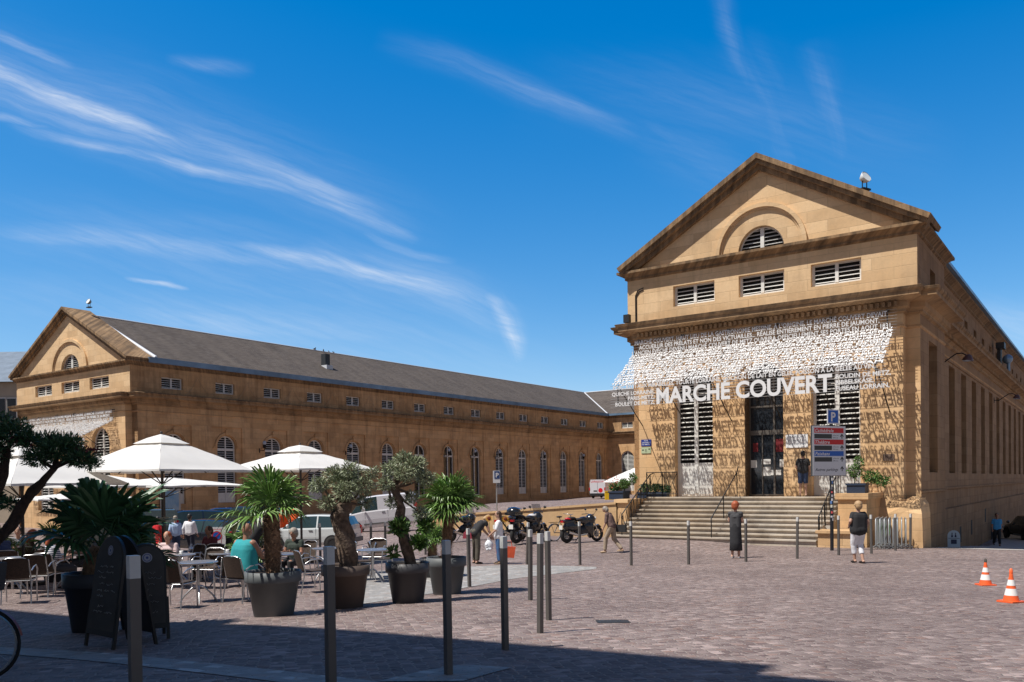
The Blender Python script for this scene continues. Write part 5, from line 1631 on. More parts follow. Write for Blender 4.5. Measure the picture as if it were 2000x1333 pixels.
# ---------------------------------------------------------------- plates and lamps on the hall
def plate(name, cat, lab, u0, u1, z0, z1, mt, v=-.03, lines=(), tmat=None, tb=.0):
    r = empty(name, B(0, 0, 0), -TH, lab, cat)
    m = MB(); m.box(u0, u1, v, v + .027, z0, z1); m.build('panel', mt, r)
    n = len(lines)
    for i, t in enumerate(lines):
        h = (z1 - z0) / (n + .6); w_ = (u1 - u0) * (.8 if len(t) > 5 else .4)
        text_obj(r, 'text', tmat, t, frameM(((u0 + u1) / 2, v - .002, z1 - h * (i + 1) + .04 * h), (1, 0, 0), (0, 0, 1)), height=h * .62, width=w_, align='c', bold=tb, res=1)
    return r
plate('street_plate', 'street sign', 'blue street name plate on the left pier of the near front', -10.68, -10.22, 3.70, 3.98, blue_s if False else mat('plate_blue', (.015, .04, .25), .4), lines=("PLACE", "JEAN-PAUL II", "DE METZ"), tmat=white_s, tb=.01)
gp_ = plate('info_plate', 'information sign', 'pale green plate with a small figure below the blue street plate', -10.68, -10.24, 3.40, 3.66, mat('plate_green', (.45, .52, .33), .5))
m = MB(); m.ball((-10.46, -.034, 3.56), (.02, .004, .02)); m.box(-10.475, -10.445, -.034, -.031, 3.45, 3.55); m.box(-10.64, -10.56, -.034, -.031, 3.52, 3.56); m.box(-10.34, -10.28, -.034, -.031, 3.55, 3.60)
m.build('figure', black_s, gp_)
plate('notice_board', 'sign', 'white rounded notice board on the pier behind the direction sign', -4.60, -3.78, 3.42, 3.92, white_s,
      lines=("MARCHÉ", "DU MARDI AU", "SAMEDI 8H À 18H"), tmat=mat('sign_ink', (.15, .18, .22), .6))
plate('small_plaque', 'plaque', 'small dark metal plaque on the right pier behind the shrubs', -1.15, -.78, 2.84, 3.08, mat('plaque', (.16, .11, .08), .5))
# lanterns on the courtyard side
lant_glass = mat('lantern_glass', (.45, .52, .62), .2)
l0 = empty('wall_lantern', (0, 0, 0), 0, 'small bracket lantern on the shaded long wall', 'lamp', 'bracket lanterns along the shaded wall')
m = MB(); m.tube([(0, 0, 0), (.5, 0, 0), (.62, 0, .05), (.62, 0, .18)], .03, 6); m.tube([(0, 0, -.15), (0, 0, .2)], .04, 6); m.build('bracket', iron, l0)
m = MB(); m.smooth = True; m.lathe([(.04, .18), (.12, .22), (.14, .42), (.10, .46)], 10, Matrix.Translation((.62, 0, 0))); m.build('cage', iron, l0)
m = MB(); m.ball((.62, 0, .60), (.15, .15, .17)); m.build('globe', lant_glass, l0)
for i, (v, nm) in enumerate(((10.7, 'first, nearest'), (19.9, 'second'), (33.3, 'third'), (37.6, 'fourth'), (41.9, 'fifth, above the small parking sign'), (50.8, 'sixth'), (59.7, 'seventh, farthest'))):
    p = B(U1 + .02, v, 5.05)
    o = l0 if i == 0 else copy_thing(l0, p, -TH)
    o.location = p; o.rotation_euler = (0, 0, -TH); o['label'] = 'bracket lantern on the long shaded wall, %s from the left' % nm
# swan-neck lamps on the street side
g0 = empty('swan_neck_lamp', (0, 0, 0), 0, 'x', 'lamp', 'swan-neck lamps on the street side')
m = MB(); m.tube([(0, 0, 0), (.35, 0, -.03), (.75, 0, .25), (1.0, 0, .42), (1.25, 0, .42), (1.45, 0, .30)], .032, 8); m.tube([(0, 0, -.2), (0, 0, .2)], .05, 8); m.build('arm', iron, g0)
m = MB(); m.smooth = True; m.lathe([(.03, .34), (.14, .28), (.24, .10), (.26, .02)], 16, Matrix.Translation((1.5, 0, 0)) @ Matrix.Rotation(R(12), 4, 'Y')); m.build('shade', mat('lamp_shade_brown', (.10, .05, .05), .4), g0)
m = MB(); m.lathe([(.001, -.04), (.15, -.02), (.25, .02)], 16, Matrix.Translation((1.5, 0, 0))); m.build('bowl', lant_glass, g0)
for i, (v, lab) in enumerate(((6.6, 'nearer swan-neck lamp with brown shade on the street side of the hall'), (27.5, 'farther swan-neck lamp with brown shade down the street side'))):
    p = B(-.5, v, 6.95)
    o = g0 if i == 0 else copy_thing(g0, p, -TH)
    o.location = p; o.rotation_euler = (0, 0, -TH); o.scale = (.8, .8, .8); o['label'] = lab
# vent box and round unit on the flank cornice
vr = empty('ventilation_unit', B(0, 0, 0), -TH, 'dark box and round grey duct sitting on the street side cornice', 'ventilation unit')
p_u = .25
m = MB(); m.box(-.3, .15, 26.6, 27.5, 10.0, 10.35); m.box(-.25, -.05, 26.8, 27.0, 8.9, 10.0); m.box(-.25, -.05, 27.3, 27.5, 8.9, 10.0); m.build('box', black_pl, vr)
m = MB(); m.ball((.05, 29.6, 9.65), (.3, .3, .3)); m.tube([(.1, 29.6, 8.9), (.1, 29.6, 9.4)], .1, 8); m.build('duct', mat('duct_blue', (.2, .3, .42), .35, metal=.5), vr)
# floodlights on the gables
def flood(p, rot, lab, mt):
    r = empty('floodlight', p, rot, lab, 'floodlight')
    m = MB(); m.tube([(-.12, 0, 0), (-.12, 0, .35)], .02, 6); m.tube([(.12, 0, 0), (.12, 0, .35)], .02, 6); m.box(-.2, .2, -.12, .12, -.02, .04); m.build('bracket', iron, r)
    m = MB(); m.smooth = True; m.lathe([(.02, -.15), (.13, -.11), (.19, .0), (.215, .09), (.21, .10)], 20, Matrix.Translation((0, 0, .42)) @ Matrix.Rotation(R(65), 4, 'X')); m.build('reflector', mt, r)
    m = MB(); m.lathe([(.001, .085), (.20, .09)], 20, Matrix.Translation((0, 0, .42)) @ Matrix.Rotation(R(65), 4, 'X')); m.build('glass', mat('flood_glass', (.75, .8, .82), .15), r)
flood(B(-1.75, .15, 12.62), R(30), 'bright round floodlight on the right slope of the near gable', mat('flood_white', (.7, .74, .76), .3))
flood(B(-56.6, 1.1, 15.72), R(-30), 'grey round floodlight beside the top of the distant gable', mat('flood_grey', (.25, .3, .32), .4, metal=.3))
cl = empty('corner_spotlight', B(-11.1, -.35, 8.85), -TH, 'small black spotlight on the left end of the near cornice with its cable', 'spotlight')
m = MB(); m.box(-.14, .12, -.1, .1, .05, .38); m.tube([(0, 0, 0), (0, 0, .1)], .05, 8); m.build('housing', black_pl, cl)
m = MB(); m.tube([(.22, .33, .1), (.22, .33, 1.2), (.34, .33, 1.42), (.6, .33, 1.48)], .018, 6); m.tube([(.26, .33, .1), (.26, .33, 1.15), (.40, .33, 1.34), (.6, .33, 1.40)], .018, 6); m.build('cable', iron, cl)
# birds on the far ridge
for i, px in enumerate((651, 664, 673, 681)):
    q = (.55, .5, .35, .35)[i]
    v = [23.8, 24.9, 25.6, 26.2][i]
    m = MB(); m.ball((0, 0, .16 * q), (.22 * q, .12 * q, .15 * q)); m.ball((.16 * q, 0, .36 * q), (.09 * q, .08 * q, .09 * q)); m.tube([(-.15 * q, 0, .14 * q), (-.4 * q, 0, .05 * q)], [.08 * q, .03 * q], 6)
    o = m.build('pigeon', mat('pigeon', (.05, .05, .06), .8), None, B((U0 + U1) / 2, v, 15.42), R(40 + 50 * i))
    tag(o, ('tallest pigeon standing leftmost on the slate ridge', 'second pigeon from the left on the slate ridge', 'third pigeon on the slate ridge, small', 'rightmost small pigeon on the slate ridge')[i], 'pigeon', 'pigeons on the ridge')
# planters
def shrub(root, blobs, n, mt, seed, L=.09, W_=.04):
    m = MB(); leaf_cloud(m, blobs, n, L, W_, seed); m.build('foliage', mt, root)
def planter(u, v, z, L, W_, H, lab, blobs, seed, mt=leaf_g):
    r = empty('planter', B(u, v, z), -TH, lab, 'planter')
    m = MB(); m.box(0, L, -W_, 0, 0, H); m.box(-.03, L + .03, -W_ - .03, .03, H - .07, H - .002); m.build('box', mat('navy_planter', (.02, .035, .07), .5), r)
    shrub(r, blobs, 1500, mt, seed)
    m = MB()
    for b in blobs: m.tube([(b[0][0], b[0][1], H - .1), b[0]], .015, 5)
    m.build('stems', bark_o, r)
planter(-1.95, -1.3, 1.722, .60, .55, .34, 'dark blue planter with a leafy green shrub on the right cheek of the stairs',
        [((.2, -.3, .75), .28, 1.1), ((.35, -.3, 1.05), .2, 1.3), ((.75, -.3, .55), .32, .8), ((1.1, -.35, .42), .28, .8)], 21)
planter(-11.38, -1.0, 1.50, .64, .6, .34, 'dark blue planter with mixed flowers left of the stairs',
        [((.1, -.3, .50), .26, .8), ((.55, -.3, .62), .26, .9), ((.9, -.2, .85), .2, 1.3)], 22)
planter(-10.6, -.3, 1.52, 1.3, .28, .26, 'long low dark planter with green bushes behind the landing railing',
        [((.3, -.15, .42), .26, .8), ((.8, -.15, .42), .28, .8), ((1.2, -.15, .36), .24, .8)], 23, leaf_d)
fl_ = MB()
rr_ = random.Random(9)
for i in range(60): fl_.ball((rr_.uniform(-.2, .4), rr_.uniform(-.6, 0), rr_.uniform(.5, 1.0)), .022, 6, 4)
o = fl_.build('flowers', mat('red_flowers', (.45, .12, .06), .6), None, B(-11.38, -1.0, 1.45), -TH); tag(o, 'reddish flowers blooming in the planter left of the stairs', 'flowers', kind='stuff')

# ---------------------------------------------------------------- crowd barriers, A-sign, cones, drain
galv = mat('galvanised', (.42, .44, .45), .4, metal=.6)
for k in range(8):
    p = gp(1713 + k * 8, 28.0); r = empty('crowd_barrier', p, 0, '%s crowd barrier of the stack by the building corner' % ('leftmost', 'second', 'third', 'fourth', 'fifth', 'sixth', 'seventh', 'rightmost')[k], 'barrier', 'galvanised barriers stacked on edge')
    r.rotation_euler = (0, 0, R(62 + k * .6))
    m = MB(); m.tube([(-.5, 0, .12), (-.5, 0, .95), (-.42, 0, 1.0), (.9, 0, 1.0), (.95, 0, .92), (.95, 0, .12), (-.5, 0, .12)], .018, 6); m.build('frame', galv, r)
    m = MB()
    for j in range(9): m.tube([(-.38 + j * .15, 0, .12), (-.38 + j * .15, 0, 1.0)], .008, 5)
    m.build('bars', galv, r)
    for fx_ in (-.3, .7):
        m = MB(); m.tube([(fx_, -.22, 0), (fx_, 0, .12), (fx_, .22, 0)], .015, 5); m.build('foot', galv, r)
    if k in (3, 5, 4):
        m = MB(); m.box(-.4, .1, -.012, -.008, .45, .8); m.build('panel', mat('barrier_panel_%d' % k, {3: (.25, .75, .1), 4: (.7, .72, .74), 5: (.55, .12, .12)}[k], .5), r)
p = gp(1863, 34.0)
r = empty('toilet_sign', p, R(-25), 'rounded pale blue pictogram board leaning at the foot of the street side', 'sign')
m = MB(); M = Matrix.Rotation(R(-4), 4, 'X'); w_, h_ = .29, .88
m.prism([(-w_, 0), (w_, 0)] + [(w_ * math.cos(a), h_ - w_ + w_ * math.sin(a)) for a in [math.pi * i / 14 for i in range(15)]], 'y', 0, .03, M); m.build('panel', mat('pale_blue_board', (.55, .65, .72), .5), r); r.scale = (.78, .78, .78)
ink = mat('dark_ink', (.03, .04, .10), .5)
for x in (-.08, .08):
    m = MB(); m.ball((x, -.02, .72), (.028, .006, .028), M=M); m.prism([(x - .05, .52), (x + .05, .52), (x + .02, .68), (x - .02, .68)], 'y', -.012, -.006, M); m.build('figure', ink, r)
m = MB(); m.box(-.13, .13, -.012, -.006, .18, .40, M); m.build('pictogram', ink, r)
m = MB(); m.box(-.26, .26, -.012, -.006, .455, .475, M); m.build('line', ink, r)
c_or = mat('cone_orange', (.85, .13, .03), .45, var=.06); c_wh = mat('cone_white', (.85, .83, .80), .4)
for i, (px, py, pt, lab) in enumerate(((1925, 1144, 1092, 'farther orange and white traffic cone with a dark tip'), (1975, 1177, 1111, 'nearer orange and white traffic cone at the right edge'))):
    p = gpx(px, py); k = (py - pt) * p.y / FPX / .50
    r = empty('traffic_cone', p, R(20 * i), lab, 'traffic cone', 'traffic cones'); r.scale = (k, k, k)
    m = MB(); m.box(-.135, .135, -.135, .135, 0, .025); m.smooth = True
    zs = [(.11, .025), (.092, .10), (.082, .145), (.062, .225), (.050, .28), (.036, .345), (.028, .385), (.018, .49), (.001, .5)]
    m.lathe(zs, 24); m.build('body', c_or, r)
    for (a, b) in (((.0935, .105), (.0695, .205)), ((.0600, .25), (.0405, .335))):
        m = MB(); m.smooth = True; m.lathe([(a[0] * .98, a[1]), (b[0] * .99, b[1])], 24); m.build('stripe', c_wh, r)
    m = MB(); m.smooth = True; m.lathe([(.0262, .435), (.021, .492), (.001, .505)], 16); m.build('tip', mat('cone_dark', (.06, .05, .04), .7) if i == 0 else c_or, r)
p = gpx(1197, 1215)
r = empty('drain_grate', (0, 0, 0), 0, 'small dark drain grate set in the setts right of the bollards', 'drain')
m = MB()
for k in range(9):
    for (a0, a1, b0_, b1_) in ((-.20, .20, -.13 + k * .0325 - .006, -.13 + k * .0325 + .006),):
        c = [(a0, b0_), (a1, b0_), (a1, b1_), (a0, b1_)]
        m.face([(p.x + x, p.y + y, gz(p.x + x, p.y + y) + .008) for x, y in c])
m.build('bars', iron, r)
m = MB(); m.face([(p.x + x, p.y + y, gz(p.x + x, p.y + y) + .004) for x, y in ((-.21, -.15), (.21, -.15), (.21, .15), (-.21, .15))]); m.build('pit_shade', mat('drain_dark', (.035, .033, .033), .8), r)  # flat dark sheet, coloured as the shade beneath the bars

# ---------------------------------------------------------------- small signs on poles
p = gp(970, 44); p = gpx(971, 1030)
r = empty('parking_sign', p, R(8), 'small grey and blue parking sign on a thin pole behind the motorbikes', 'sign')
k = p.y / FPX
m = MB(); m.tube([(0, 0, 0), (0, 0, 100 * k)], .03, 8); m.build('pole', galv, r)
m = MB(); m.box(-7 * k, 7 * k, -.06, -.03, 78 * k, 102 * k); m.build('board', grey_b, r)
m = MB(); m.box(-4.5 * k, 6 * k, -.066, -.062, 86 * k, 101 * k); m.build('blue_panel', mat('deep_blue', (.02, .06, .2), .4), r)
text_obj(r, 'letter', white_s, "P", frameM((-1.8 * k, -.07, 89 * k), (1, 0, 0), (0, 0, 1)), height=9 * k, bold=.02)
p = gpx(426, 1090); k = p.y / FPX
r = empty('no_parking_sign', p, R(10), 'square white no-parking sign with a red and blue disc beside the dark car', 'sign')
m = MB(); m.box(-16 * k, 15 * k, -.02, .02, 18 * k, 60 * k); m.build('board', white_s, r)
m = MB(); m.box(-13.5 * k, 7 * k, -.024, -.021, 25 * k, 56 * k); m.build('red_border', red_s, r)
m = MB(); m.box(-12.7 * k, 6.2 * k, -.027, -.0245, 25.8 * k, 55.2 * k); m.build('inner', white_s, r)
m = MB(); M = Matrix.Translation((-1.5 * k, -.028, 43 * k)) @ Matrix.Rotation(math.pi / 2, 4, 'X'); m.lathe([(.001, 0), (9.5 * k, 0)], 24, M); m.build('red_disc', red_s, r)
m = MB(); m.lathe([(.001, .003), (7.2 * k, .003)], 24, M); m.build('blue_disc', blue_s, r)
m = MB(); m.box(-8 * k, 8 * k, -.9 * k, .9 * k, .005, .007, M @ Matrix.Rotation(R(45), 4, 'Z')); m.build('bar', red_s, r)
m = MB(); m.tube([(-14 * k, 0, 0), (-14 * k, 0, 20 * k)], .02, 6); m.tube([(13 * k, 0, 0), (13 * k, 0, 20 * k)], .02, 6); m.build('leg', galv, r)
p = B(U1 + .05, 3.2, 0)
r = empty('wall_poster', B(0, 0, 0), -TH, 'framed blue poster on the shaded wall behind the parasols', 'poster')
m = MB(); m.box(U1 + .11, U1 + .16, 2.0, 3.6, .25, 2.15); m.build('frame', galv, r)
m = MB(); m.box(U1 + .161, U1 + .167, 2.15, 3.45, .4, 2.0); m.build('print', mat('poster_blue', (.10, .32, .55), .4, two=(.45, .55, .6), vscale=1.2), r)
# ---------------------------------------------------------------- parasols
canvas = mat('white_canvas', (0.80, 0.79, 0.77), 0.85, var=0.03, vscale=2)
def canvas_tr():
    m = canvas; t = m.node_tree; b = t.nodes['Principled BSDF']
    tr = t.nodes.new('ShaderNodeBsdfTranslucent'); tr.inputs[0].default_value = (.62, .56, .48, 1)
    mx = t.nodes.new('ShaderNodeMixShader'); mx.inputs[0].default_value = .18
    o = [n for n in t.nodes if n.type == 'OUTPUT_MATERIAL'][0]
    t.links.new(b.outputs[0], mx.inputs[1]); t.links.new(tr.outputs[0], mx.inputs[2]); t.links.new(mx.outputs[0], o.inputs[0])
canvas_tr()
pole_m = mat('parasol_pole', (0.045, 0.035, 0.03), 0.5)
def parasol(p, rot, half, eave, apex, label, base=True, pole_r=.035, vent=True, cap=.10):
    r = empty('parasol', p, rot, label, 'parasol', 'square white cafe parasols')
    m = MB(); m.tube([(0, 0, 0), (0, 0, apex - .05)], pole_r, 12); m.build('pole', pole_m, r)
    c = MB(); c.smooth = False
    corners = [(-half, -half), (half, -half), (half, half), (-half, half)]
    zc = lambda s: eave + (apex - eave) * (1 - s) ** 0.93
    n = 10
    for i in range(4):
        a = Vector(corners[i]); b = Vector(corners[(i + 1) % 4])
        rows = []
        for k in range(n + 1):
            s = .10 + .90 * k / n; row = []
            for j in range(9):
                t_ = j / 8; q = a.lerp(b, t_) * s
                sag = .06 * half * s * s * math.sin(math.pi * t_)
                crease = .022 * noise.noise(Vector((q.x * 2.5, q.y * 2.5, i))) + .012 * noise.noise(Vector((q.x * 8, q.y * 8, i)))
                row.append((q.x, q.y, zc(s) - sag * .4 + (sag * .5 if k == n else 0) + crease))
            rows.append(row)
        sm = c.smooth; c.smooth = True; c.grid(rows); c.smooth = sm
        last = rows[-1]
        c.grid([last, [(x * 1.004, y * 1.004, z - .045) for x, y, z in last]])
    c.build('canopy', canvas, r)
    if vent:
        v = MB()
        for i in range(4):
            a = Vector(corners[i]) * .30; b = Vector(corners[(i + 1) % 4]) * .30
            zt = zc(.27) + cap * .5
            v.grid([[(0, 0, apex + cap), (0, 0, apex + cap)], [(a.x * .5, a.y * .5, (zt + apex) / 2 + cap * .9), (b.x * .5, b.y * .5, (zt + apex) / 2 + cap * .9)], [(a.x, a.y, zt), (b.x, b.y, zt)]])
        v.build('vent_cap', canvas, r)
        f = MB(); f.ball((0, 0, apex + cap + .03), .035); f.build('finial', pole_m, r)
    for i in range(8):
        e = Vector(corners[i // 2]) if i % 2 == 0 else (Vector(corners[i // 2]) + Vector(corners[(i // 2 + 1) % 4])) / 2
        f = MB(); e2 = e * .97
        f.tube([(e.x * .04, e.y * .04, apex - .12), (e2.x * .5, e2.y * .5, zc(.5) - .06), (e2.x, e2.y, eave - .02 - (.02 if i % 2 else 0))], .014, 5)
        f.tube([(e.x * .02, e.y * .02, apex - (apex - eave) * .95 - .35), (e2.x * .48, e2.y * .48, zc(.5) - .07)], .013, 5)
        f.build('rib', pole_m, r)
    if base:
        m = MB(); m.box(-.35, .35, -.35, .35, 0, .07); m.build('base', iron, r)
    return r
def par_at(px, base_Y, rot, half, y_eave, y_apex, label, **k):
    p = gp(px, base_Y)
    ze = at(px, y_eave, base_Y).z - p.z; za = at(px, y_apex, base_Y).z - p.z
    return parasol(p, rot, half, ze, za, label, **k)
par_at(319, 20.5, R(66), 1.50, 920, 852, 'large white parasol, leftmost of the two that stand clear, over the round aluminium table', cap=.05)
par_at(589, 25.0, R(58), 1.55, 918, 876, 'white parasol rising behind the hairy-trunked palm')
par_at(45, 19.0, R(70), 1.55, 946, 880, 'white parasol at the left edge behind the leaning olive')
par_at(205, 24.5, R(46), 1.5, 950, 928, 'white parasol in the second row, behind the dark palm', vent=False)
par_at(322, 26.0, R(64), 1.75, 950, 932, 'low white parasol seen under the edge of the largest one', vent=False)
par_at(150, 31.0, R(44), 1.7, 974, 962, 'farthest white parasol, lowest in the back row', vent=False)
par_at(1246, 62, R(40), 1.75, 941, 912, 'small white parasol between the white delivery truck and the stairs', vent=False)

# ---------------------------------------------------------------- chairs and tables
alu = mat('aluminium', (0.55, 0.55, 0.56), 0.3, metal=0.85)
wick = mat('dark_wicker', (0.075, 0.045, 0.030), 0.7, two=(0.035, 0.022, 0.016), vscale=40, bump=0.8, bscale=90)
c0 = empty('cafe_chair', (0, 0, 0), 0, 'x', 'chair', 'wicker and aluminium cafe chairs')
def chair_parts(r):
    # faces +y, seat at .44
    for s in (-1, 1):
        m = MB(); m.tube([(s * .25, .24, 0), (s * .25, .22, .40), (s * .27, .20, .60), (s * .27, .08, .68), (s * .26, -.10, .66), (s * .24, -.20, .60)], .0125, 7); m.build('arm', alu, r)
        m = MB(); m.tube([(s * .24, -.30, 0), (s * .23, -.20, .44), (s * .21, -.29, .80)], .0125, 7); m.build('leg', alu, r)
    m = MB(); m.tube([(-.21, -.29, .80), (-.12, -.31, .84), (.12, -.31, .84), (.21, -.29, .80)], .0125, 7)
    m.tube([(-.24, .22, .42), (.24, .22, .42)], .011, 6); m.tube([(-.24, -.2, .42), (.24, -.2, .42)], .011, 6); m.tube([(-.24, .22, .42), (-.24, -.2, .42)], .011, 6); m.tube([(.24, .22, .42), (.24, -.2, .42)], .011, 6)
    m.build('frame', alu, r)
    m = MB(); m.box(-.225, .225, -.20, .22, .428, .452); m.build('seat', wick, r)
    m = MB(); m.smooth = True
    rows = []
    for k in range(7):
        z = .46 + .37 * k / 6; y = -.21 - .10 * (k / 6)
        rows.append([(-.205 + .41 * j / 8, y - .03 * math.sin(math.pi * j / 8), z) for j in range(9)])
    m.grid(rows); m.grid([[(x, y - .012, z) for x, y, z in rr] for rr in rows]); m.build('backrest', wick, r)
chair_parts(c0)
CH = [(345, 1188, -8, 'wicker chair with its back to the viewer left of the round aluminium table'), (452, 1172, 30, 'wicker chair right of the round table, turned away'),
      (408, 1150, 170, 'wicker chair on the far side of the round aluminium table'), (75, 1166, 15, 'empty wicker chair at the left tables, nearest the picture edge'),
      (100, 1160, -5, 'wicker chair under the woman in the striped top'), (478, 1176, -28, 'wicker chair under the person in the teal vest'),
      (610, 1158, -60, 'wicker chair just left of the second bollard'), (578, 1140, 160, 'wicker chair under the grey-haired woman'),
      (647, 1150, 40, 'black-backed chair behind the second bollard'), (708, 1134, 100, 'dark chair between the two olive trees'),
      (748, 1128, -80, 'dark chair behind the slim olive pot'), (332, 1146, 200, 'chair under the pink-shirted person by the parasol pole'),
      (20, 1150, 20, 'wicker chair cut by the left picture edge'), (300, 1142, -40, 'wicker chair seen between the chalkboard and the parasol pole'),
      (60, 1136, 10, 'chair under the long-haired red-headed woman at left'), (505, 1140, 175, 'chair hidden behind the teal-shirted person'),
      (372, 1136, 150, 'dark chair behind the pale table'), (418, 1134, 190, 'dark chair farther back behind the table left of the teal vest'), (395, 1120, 160, 'farthest dark chair between the pole and the no-parking sign'),
      (38, 1178, 20, 'wicker chair nearest the bicycle at the left edge'), (200, 1128, 170, 'chair behind the dark palm'), (668, 1128, 140, 'dark chair just behind the stout olive pot'),
      (733, 1120, 170, 'far dark chair beyond the table between the olive trees'), (592, 1124, 150, 'chair back right of the grey-haired woman'), (15, 1128, 150, 'chair deep in the left corner under the parasol')]
for i, (px, py, a, lab) in enumerate(CH):
    p = gpx(px, py)
    o = c0 if i == 0 else copy_thing(c0, p, 0)
    o.location = p; o.rotation_euler = (0, 0, R(a)); o['label'] = lab
CHP = {lab: gpx(px, py) for px, py, a, lab in CH}
t0 = empty('cafe_table', (0, 0, 0), 0, 'x', 'table', 'cafe tables')
m = MB(); m.smooth = False; m.lathe([(.001, .70), (.33, .70), (.35, .71), (.35, .725), (.33, .735), (.001, .735)], 32); m.build('tabletop', alu, t0)
m = MB(); m.tube([(0, 0, .1), (0, 0, .70)], .028, 10); m.build('column', alu, t0)
for k in range(4):
    a = math.pi / 2 * k + .4; c_, s_2 = math.cos(a), math.sin(a); m = MB()
    m.tube([(0, 0, .30), (.10 * c_, .10 * s_2, .26), (.24 * c_, .24 * s_2, .12), (.32 * c_, .32 * s_2, 0)], .016, 7); m.build('leg', alu, t0)
TB = [(388, 1176, 'round aluminium table standing free in front of the parasol pole'), (140, 1148, 'aluminium table in front of the woman in the striped top'),
      (25, 1160, 'aluminium table at the far left beside the leaning olive'), (350, 1150, 'pale table behind the round aluminium one, left of the teal vest'),
      (440, 1146, 'table between the round one and the person in the teal vest'), (548, 1150, 'table behind the hairy-trunked palm'),
      (728, 1138, 'round table between the two olive trees'), (500, 1150, 'table in front of the teal-shirted person'),
      (400, 1128, 'far table between the parasol pole and the no-parking sign'), (70, 1124, 'table deep in the shade at left'), (640, 1132, 'small table between the second bollard and the grey-haired woman')]
for i, (px, py, lab) in enumerate(TB):
    p = gpx(px, py)
    o = t0 if i == 0 else copy_thing(t0, p, 0)
    o.location = p; o.rotation_euler = (0, 0, R(20 * i)); o['label'] = lab
cup0 = None
for i, (k, lab) in enumerate(((1, 'white coffee cup on the table of the striped-top woman'), (3, 'small glass bowl on the pale table'), (4, 'white cup on the table left of the teal vest'), (7, 'white cup in front of the teal-shirted person'))):
    px, py, _ = TB[k]; p = gpx(px, py); m = MB(); m.smooth = True
    m.lathe([(.02, 0), (.03, .01), (.042, .07), (.038, .07), (.025, .015), (.001, .012)], 14); m.lathe([(.001, -.002), (.07, .004), (.07, .008), (.001, .003)], 16)
    tag(m.build('cup', white_s, None, p + Vector((.08, -.05, .738))), lab, 'cup', 'cups on the tables')

# ---------------------------------------------------------------- potted plants
p = gpx(535, 1203)
k = p.y / FPX
palm('potted_palm', p, 'grey-potted palm with a thick shaggy brown trunk beside the second bollard', 54 * k, 88 * k, 130 * k, .115, 13, .56, pot_m, 31, lean=(-.02, 0), pet=.26, fr=None, elmin=-.05)
p = gpx(873, 1160)
k = p.y / FPX
palm('potted_palm', p, 'tall potted palm with a dense round fan crown, rightmost of the row', 39 * k, 72 * k, 112 * k, .085, 30, .46, pot_m, 32, lean=(.10, .0), pet=.24, elmin=-.45)
p = gpx(845, 1128)
palm('potted_palm', p, 'smaller bushy palm in a dark pot behind the tall round-crowned palm', .30, .45, .42, .10, 14, .36, pot_k, 33, pet=.2, elmin=-.3)
p = gp(178, 11.2)
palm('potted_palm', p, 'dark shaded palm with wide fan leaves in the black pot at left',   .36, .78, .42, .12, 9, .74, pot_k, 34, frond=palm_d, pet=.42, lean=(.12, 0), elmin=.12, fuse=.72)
p = gp(262, 11.4)
palm('potted_palm', p, 'low dark palm peeping out between the two chalkboards', .25, .55, .45, .06, 8, .38, pot_k, 35, frond=palm_d, pet=.28, lean=(.06, 0), elmin=-.1)
for (px, Y, hh_, sd, lab) in ((-5, 19, .75, 41, 'sunlit fan palm at the extreme left behind the leaning trunk'), (105, 20, .7, 42, 'sunlit fan palm behind the dark palm at left'),
                              (488, 19, .75, 43, 'sunlit low fan palm behind the shaggy trunk'), (262, 24, .7, 44, 'small bright palm behind the chalkboards')):
    p = gp(px, Y)
    palm('potted_palm', p, lab, .3, .5, hh_ * .6, .07, 10, .45, pot_k, sd, pet=.25, elmin=-.4)

def gnarl(root, pts, rs, seed, name='trunk', mt=None, n=40):
    rnd = random.Random(seed); m = MB(); m.smooth = True
    P = [Vector(q) for q in pts]; rows = []
    for i in range(n + 1):
        f = i / n * (len(P) - 1); j = min(int(f), len(P) - 2); t_ = f - j
        c = P[j].lerp(P[j + 1], t_); r = rs[j] + (rs[j + 1] - rs[j]) * t_
        row = []
        for k in range(18):
            a = 2 * math.pi * k / 18
            rr_ = r * (1 + .38 * noise.noise(Vector((math.cos(a + i * .13) * 1.6, math.sin(a + i * .13) * 1.6, i * .10 + seed))) + .15 * math.sin(3 * a + i * .35))
            row.append(c + Vector((math.cos(a) * rr_, math.sin(a) * rr_, 0)))
        rows.append(row)
    m.grid(rows, closed_u=True)
    return m.build(name, mt or bark_o, root)
def olive(p, label, pr, ph, ptm, trunk, tr, blobs, n, seed, leafm=leaf_o, L=.065, W_=.016, extra=None):
    r = empty('potted_olive', p, 0, label, 'potted tree', 'potted olive trees')
    pot(r, pr, ph, ptm)
    gnarl(r, trunk, tr, seed, n=44)
    rnd = random.Random(seed)
    m = MB(); twig_cloud(m, trunk[-1], blobs, rnd, .03); m.build('limbs', bark_o, r)
    m = MB(); leaf_cloud(m, blobs, n, L, W_, seed); m.build('crown', leafm, r)
    if extra:
        m = MB(); leaf_cloud(m, extra, 900, .10, .05, seed + 1, 0); m.build('undergrowth', leaf_g, r)
    return r
